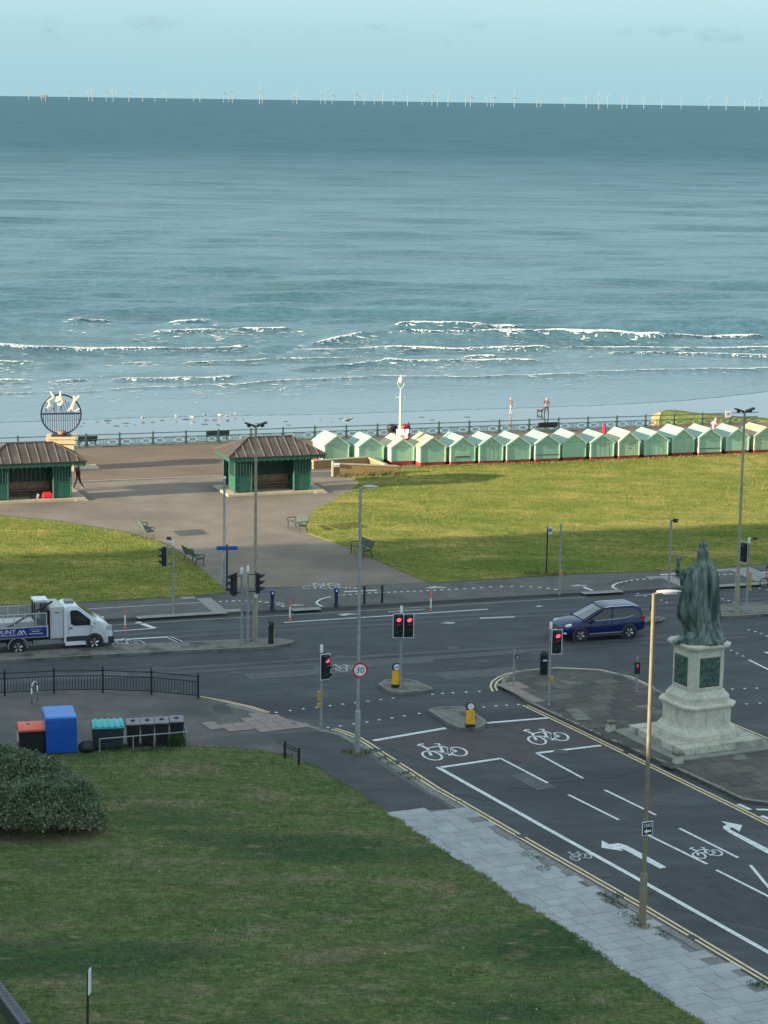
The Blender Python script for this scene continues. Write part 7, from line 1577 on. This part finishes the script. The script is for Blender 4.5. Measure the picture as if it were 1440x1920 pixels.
# gulls
def gull(px, py, z, label, rz, fly=False, dark=False, group='gulls at the water edge', s=1.0):
    p = G(px, py, z); t = thing('gull', label, 'gull', (p.x, p.y, p.z + (6 if False else 0)), rz, group); t.scale = (s, s, s); w, g = (GULLG, GULLG) if dark else (GULLW, GULLG)
    b0 = 0 if fly else .16; q = MB(); rings = []
    for i, (x, r_) in enumerate(((-.22, .02), (-.12, .07), (0, .1), (.1, .09), (.18, .06), (.24, .055), (.29, .045), (.34, .01))): rings.append([(x, r_ * math.cos(a), b0 + .1 + (.08 * max(0, (x - .08) / .2)) + r_ * math.sin(a)) for a in np.linspace(0, 2 * math.pi, 10, endpoint=False)])
    q.loft(rings); q.build('body', w, t, True); q = MB(); q.bar((.33, 0, b0 + .19), (.4, 0, b0 + .17), .014, .004, 5); q.build('beak', YELLOW, t)
    if fly:
        q = MB()
        for sd in (-1, 1): q.add([(.12, sd * .05, b0 + .14), (.2, sd * .35, b0 + .3), (.02, sd * .75, b0 + .22), (-.02, sd * .35, b0 + .27), (-.1, sd * .05, b0 + .14), (.1, sd * .35, b0 + .285)], [(0, 1, 5, 4), (1, 2, 3, 5), (5, 3, 4)])
        q.build('wings', g, t)
    else:
        for sd in (-1, 1): q = MB(); q.X = Matrix.Translation((-.05, sd * .085, b0 + .13)) @ Matrix.Rotation(R(-8), 4, 'Y'); q.ball((0, 0, 0), .1, 8, 2.1, .3, .6); q.build('wing', g, t, True); q = MB(); q.bar((.02, sd * .04, 0), (.0, sd * .04, b0 + .06), .012, n=5); q.build('leg', AMBER, t)
for i, (x, y) in enumerate(((268, 788), (330, 786), (362, 787), (384, 783), (411, 783), (426, 785), (441, 781))): gull(x, y, ZS, ('leftmost white gull on the wet sand, standing apart from the others', 'second gull from the left on the wet sand', 'third gull from the left on the wet sand', 'fourth gull from the left on the wet sand', 'third gull from the right in the row on the wet sand', 'second gull from the right in the row on the wet sand', 'rightmost gull in the row on the wet sand, near the floodlight pole top')[i], R(40 + 67 * i), s=1.0)
pf = G(527, 733, 0); gull(527, 733, -2.0, 'dark bird flying low over the shallow water', R(100), True, True, group=None, s=1.3)
gull(651, 796, 1.05 + ZP, 'dark bird perched on the top rail above the left most beach hut', R(20), False, True, group=None, s=1.4)
q = MB(); pz_ = G(1377, 787, ZP)
t = thing('railing_notice', 'small white notice fixed to the railing beside the right floodlight pole', 'sign', (*(along_rail((G(1377, 800, ZP) - rail0).dot(kx)) - ky * .08).xy, ZP), KW); q.box(-.28, .28, -.03, .0, .62, 1.2); q.build('plate', WHITESIGN, t); q = MB(); q.box(-.12, .12, -.034, -.031, .82, 1.02); q.build('print', GALV, t)
# ================================================================== WIND FARM
q = MB(); q.lathe([(3.2, 0), (3.2, 14), (2.6, 20), (1.7, 76)], 10); q.bbox(-2, 2, -5, 5, 74, 80, .6)
for k in range(3):
    a = R(90 + 120 * k); c, s_ = math.cos(a), math.sin(a); q.bar((0, -6.5, 78), (c * 52, -6.5, 78 + s_ * 52), 2.2, .5, 6)
tm0 = q.mesh('wind_turbine', TURB)
q = MB(); q.lathe([(3.2, 0), (3.2, 14), (2.6, 20), (1.7, 76)], 10); q.bbox(-2, 2, -5, 5, 74, 80, .6)
for k in range(3):
    a = R(60 + 120 * k); c, s_ = math.cos(a), math.sin(a); q.bar((c * .5, -6.5, 78), (c * 30, -6.5 + 36 * 0, 78 + s_ * 52), 2.2, .5, 6)
tm1 = q.mesh('wind_turbine', TURB)
WT = [54, 128, 165, 171, 197, 210, 239, 264, 287, 308, 358, 370, 414, 423, 430, 480, 485, 542, 549, 593, 601, 614, 656, 673, 692, 707, 727, 753, 780, 798, 808, 828, 860, 869, 900, 907, 912, 950, 992, 999, 1043, 1083, 1106, 1122, 1149, 1158, 1189, 1222, 1258, 1309, 1341, 1375, 1402, 1432]
big = {210: 1.3, 480: 1.35, 753: 1.25, 171: 1.2, 1106: 1.25, 549: 1.2, 1341: 1.2, 950: 1.1}
rr_ = random.Random(3)
for x in WT:
    Dd = rr_.uniform(17500, 21500) / big.get(x, 1.0) ** .8
    lab = 'slim white wind turbine far out on the sea horizon'; grp = 'offshore wind turbines'
    o = link('wind_turbine', rr_.choice((tm0, tm1)), None, ((x - 720) / FPX * Dd, Dd, ZS - .4), rr_.uniform(-.5, .5)); s_ = rr_.uniform(.92, 1.12); o.scale = (.85, .85, s_); tag(o, lab, 'wind turbine', grp)
x = 82; Dd = 17000; t = thing('offshore_platform', 'grey offshore platform on legs among the wind turbines at the left', 'platform', ((x - 720) / FPX * Dd, Dd, ZS - .4))
q = MB(); q.bbox(-24, 24, -15, 15, 20, 42, 2); q.build('deck', MIDGREY, t); q = MB()
for sx_ in (-14, 14):
    for sy_ in (-10, 10): q.bar((sx_, sy_, 0), (sx_, sy_, 22), 3, n=6)
stuff(q.build('legs', MIDGREY, t)); q = MB(); q.bar((8, 0, 42), (8, 0, 75), 2, 1, 6); q.build('mast', TURB, t)
# ================================================================== THE BLOCKS OF FLATS THAT SHADE THE JUNCTION (east of the picture)
def flats(name, label, corner, ang, L, Dp, h, floors):
    """corner = south-west top corner in plan; the block runs L along -x' and Dp to the north"""
    t = thing(name, label, 'apartment block', (corner[0], corner[1], 0), ang)
    q = MB(); q.box(-L, 0, -Dp, 0, -.2, h); q.build('wall', FLATB, t); q = MB(); q.box(-L - .2, .2, -Dp - .2, .2, h + .003, h + .35); q.build('parapet', GALVL, t)
    q = MB(); q.box(-.8, .8, 0, .06, 0, 1.5); wm = q.mesh('window', GLASS); fh = h / floors
    for f in range(floors):
        for i in range(6): link('window', wm, t, (-L + L * (i + .5) / 6, .0, f * fh + 1.0))
        for i in range(3): link('window', wm, t, (.0, -Dp * (i + .5) / 3, f * fh + 1.0), -math.pi / 2)
TA = math.tan(SUN_EL)
sh_dir = Vector((math.cos(SUN_AZ), math.sin(SUN_AZ), 0)); hA = 28.0; sA = hA / TA
E0 = G(150, 1040, ZP); E1 = G(1300, 990, ZP); ea = math.atan2(E1.y - E0.y, E1.x - E0.x); ed = Vector((math.cos(ea), math.sin(ea), 0))
c0 = E1 - sh_dir * sA + ed * 16
flats('apartment_block', 'pale sea front block of flats whose roof shades the junction', (c0.x, c0.y), ea, 130, 13.5, hA, 9)
nb = Vector((math.sin(ea), -math.cos(ea), 0)); c1_ = c0 + nb * 13.7
flats('apartment_block', 'taller pale block of flats behind the sea front one', (c1_.x, c1_.y), ea, 130, 31, 37.5, 12)
c2_ = c1_ + nb * 31.3
flats('apartment_block', 'lower pale block of flats along the avenue, north of the taller one', (c2_.x, c2_.y), ea, 130, 75, 0.5 + 5.6 + TA * ((Vector((base(1204, 1736)[0], base(1204, 1736)[1], 0)) - (c2_ - ed * 0)).dot(sh_dir)), 10)
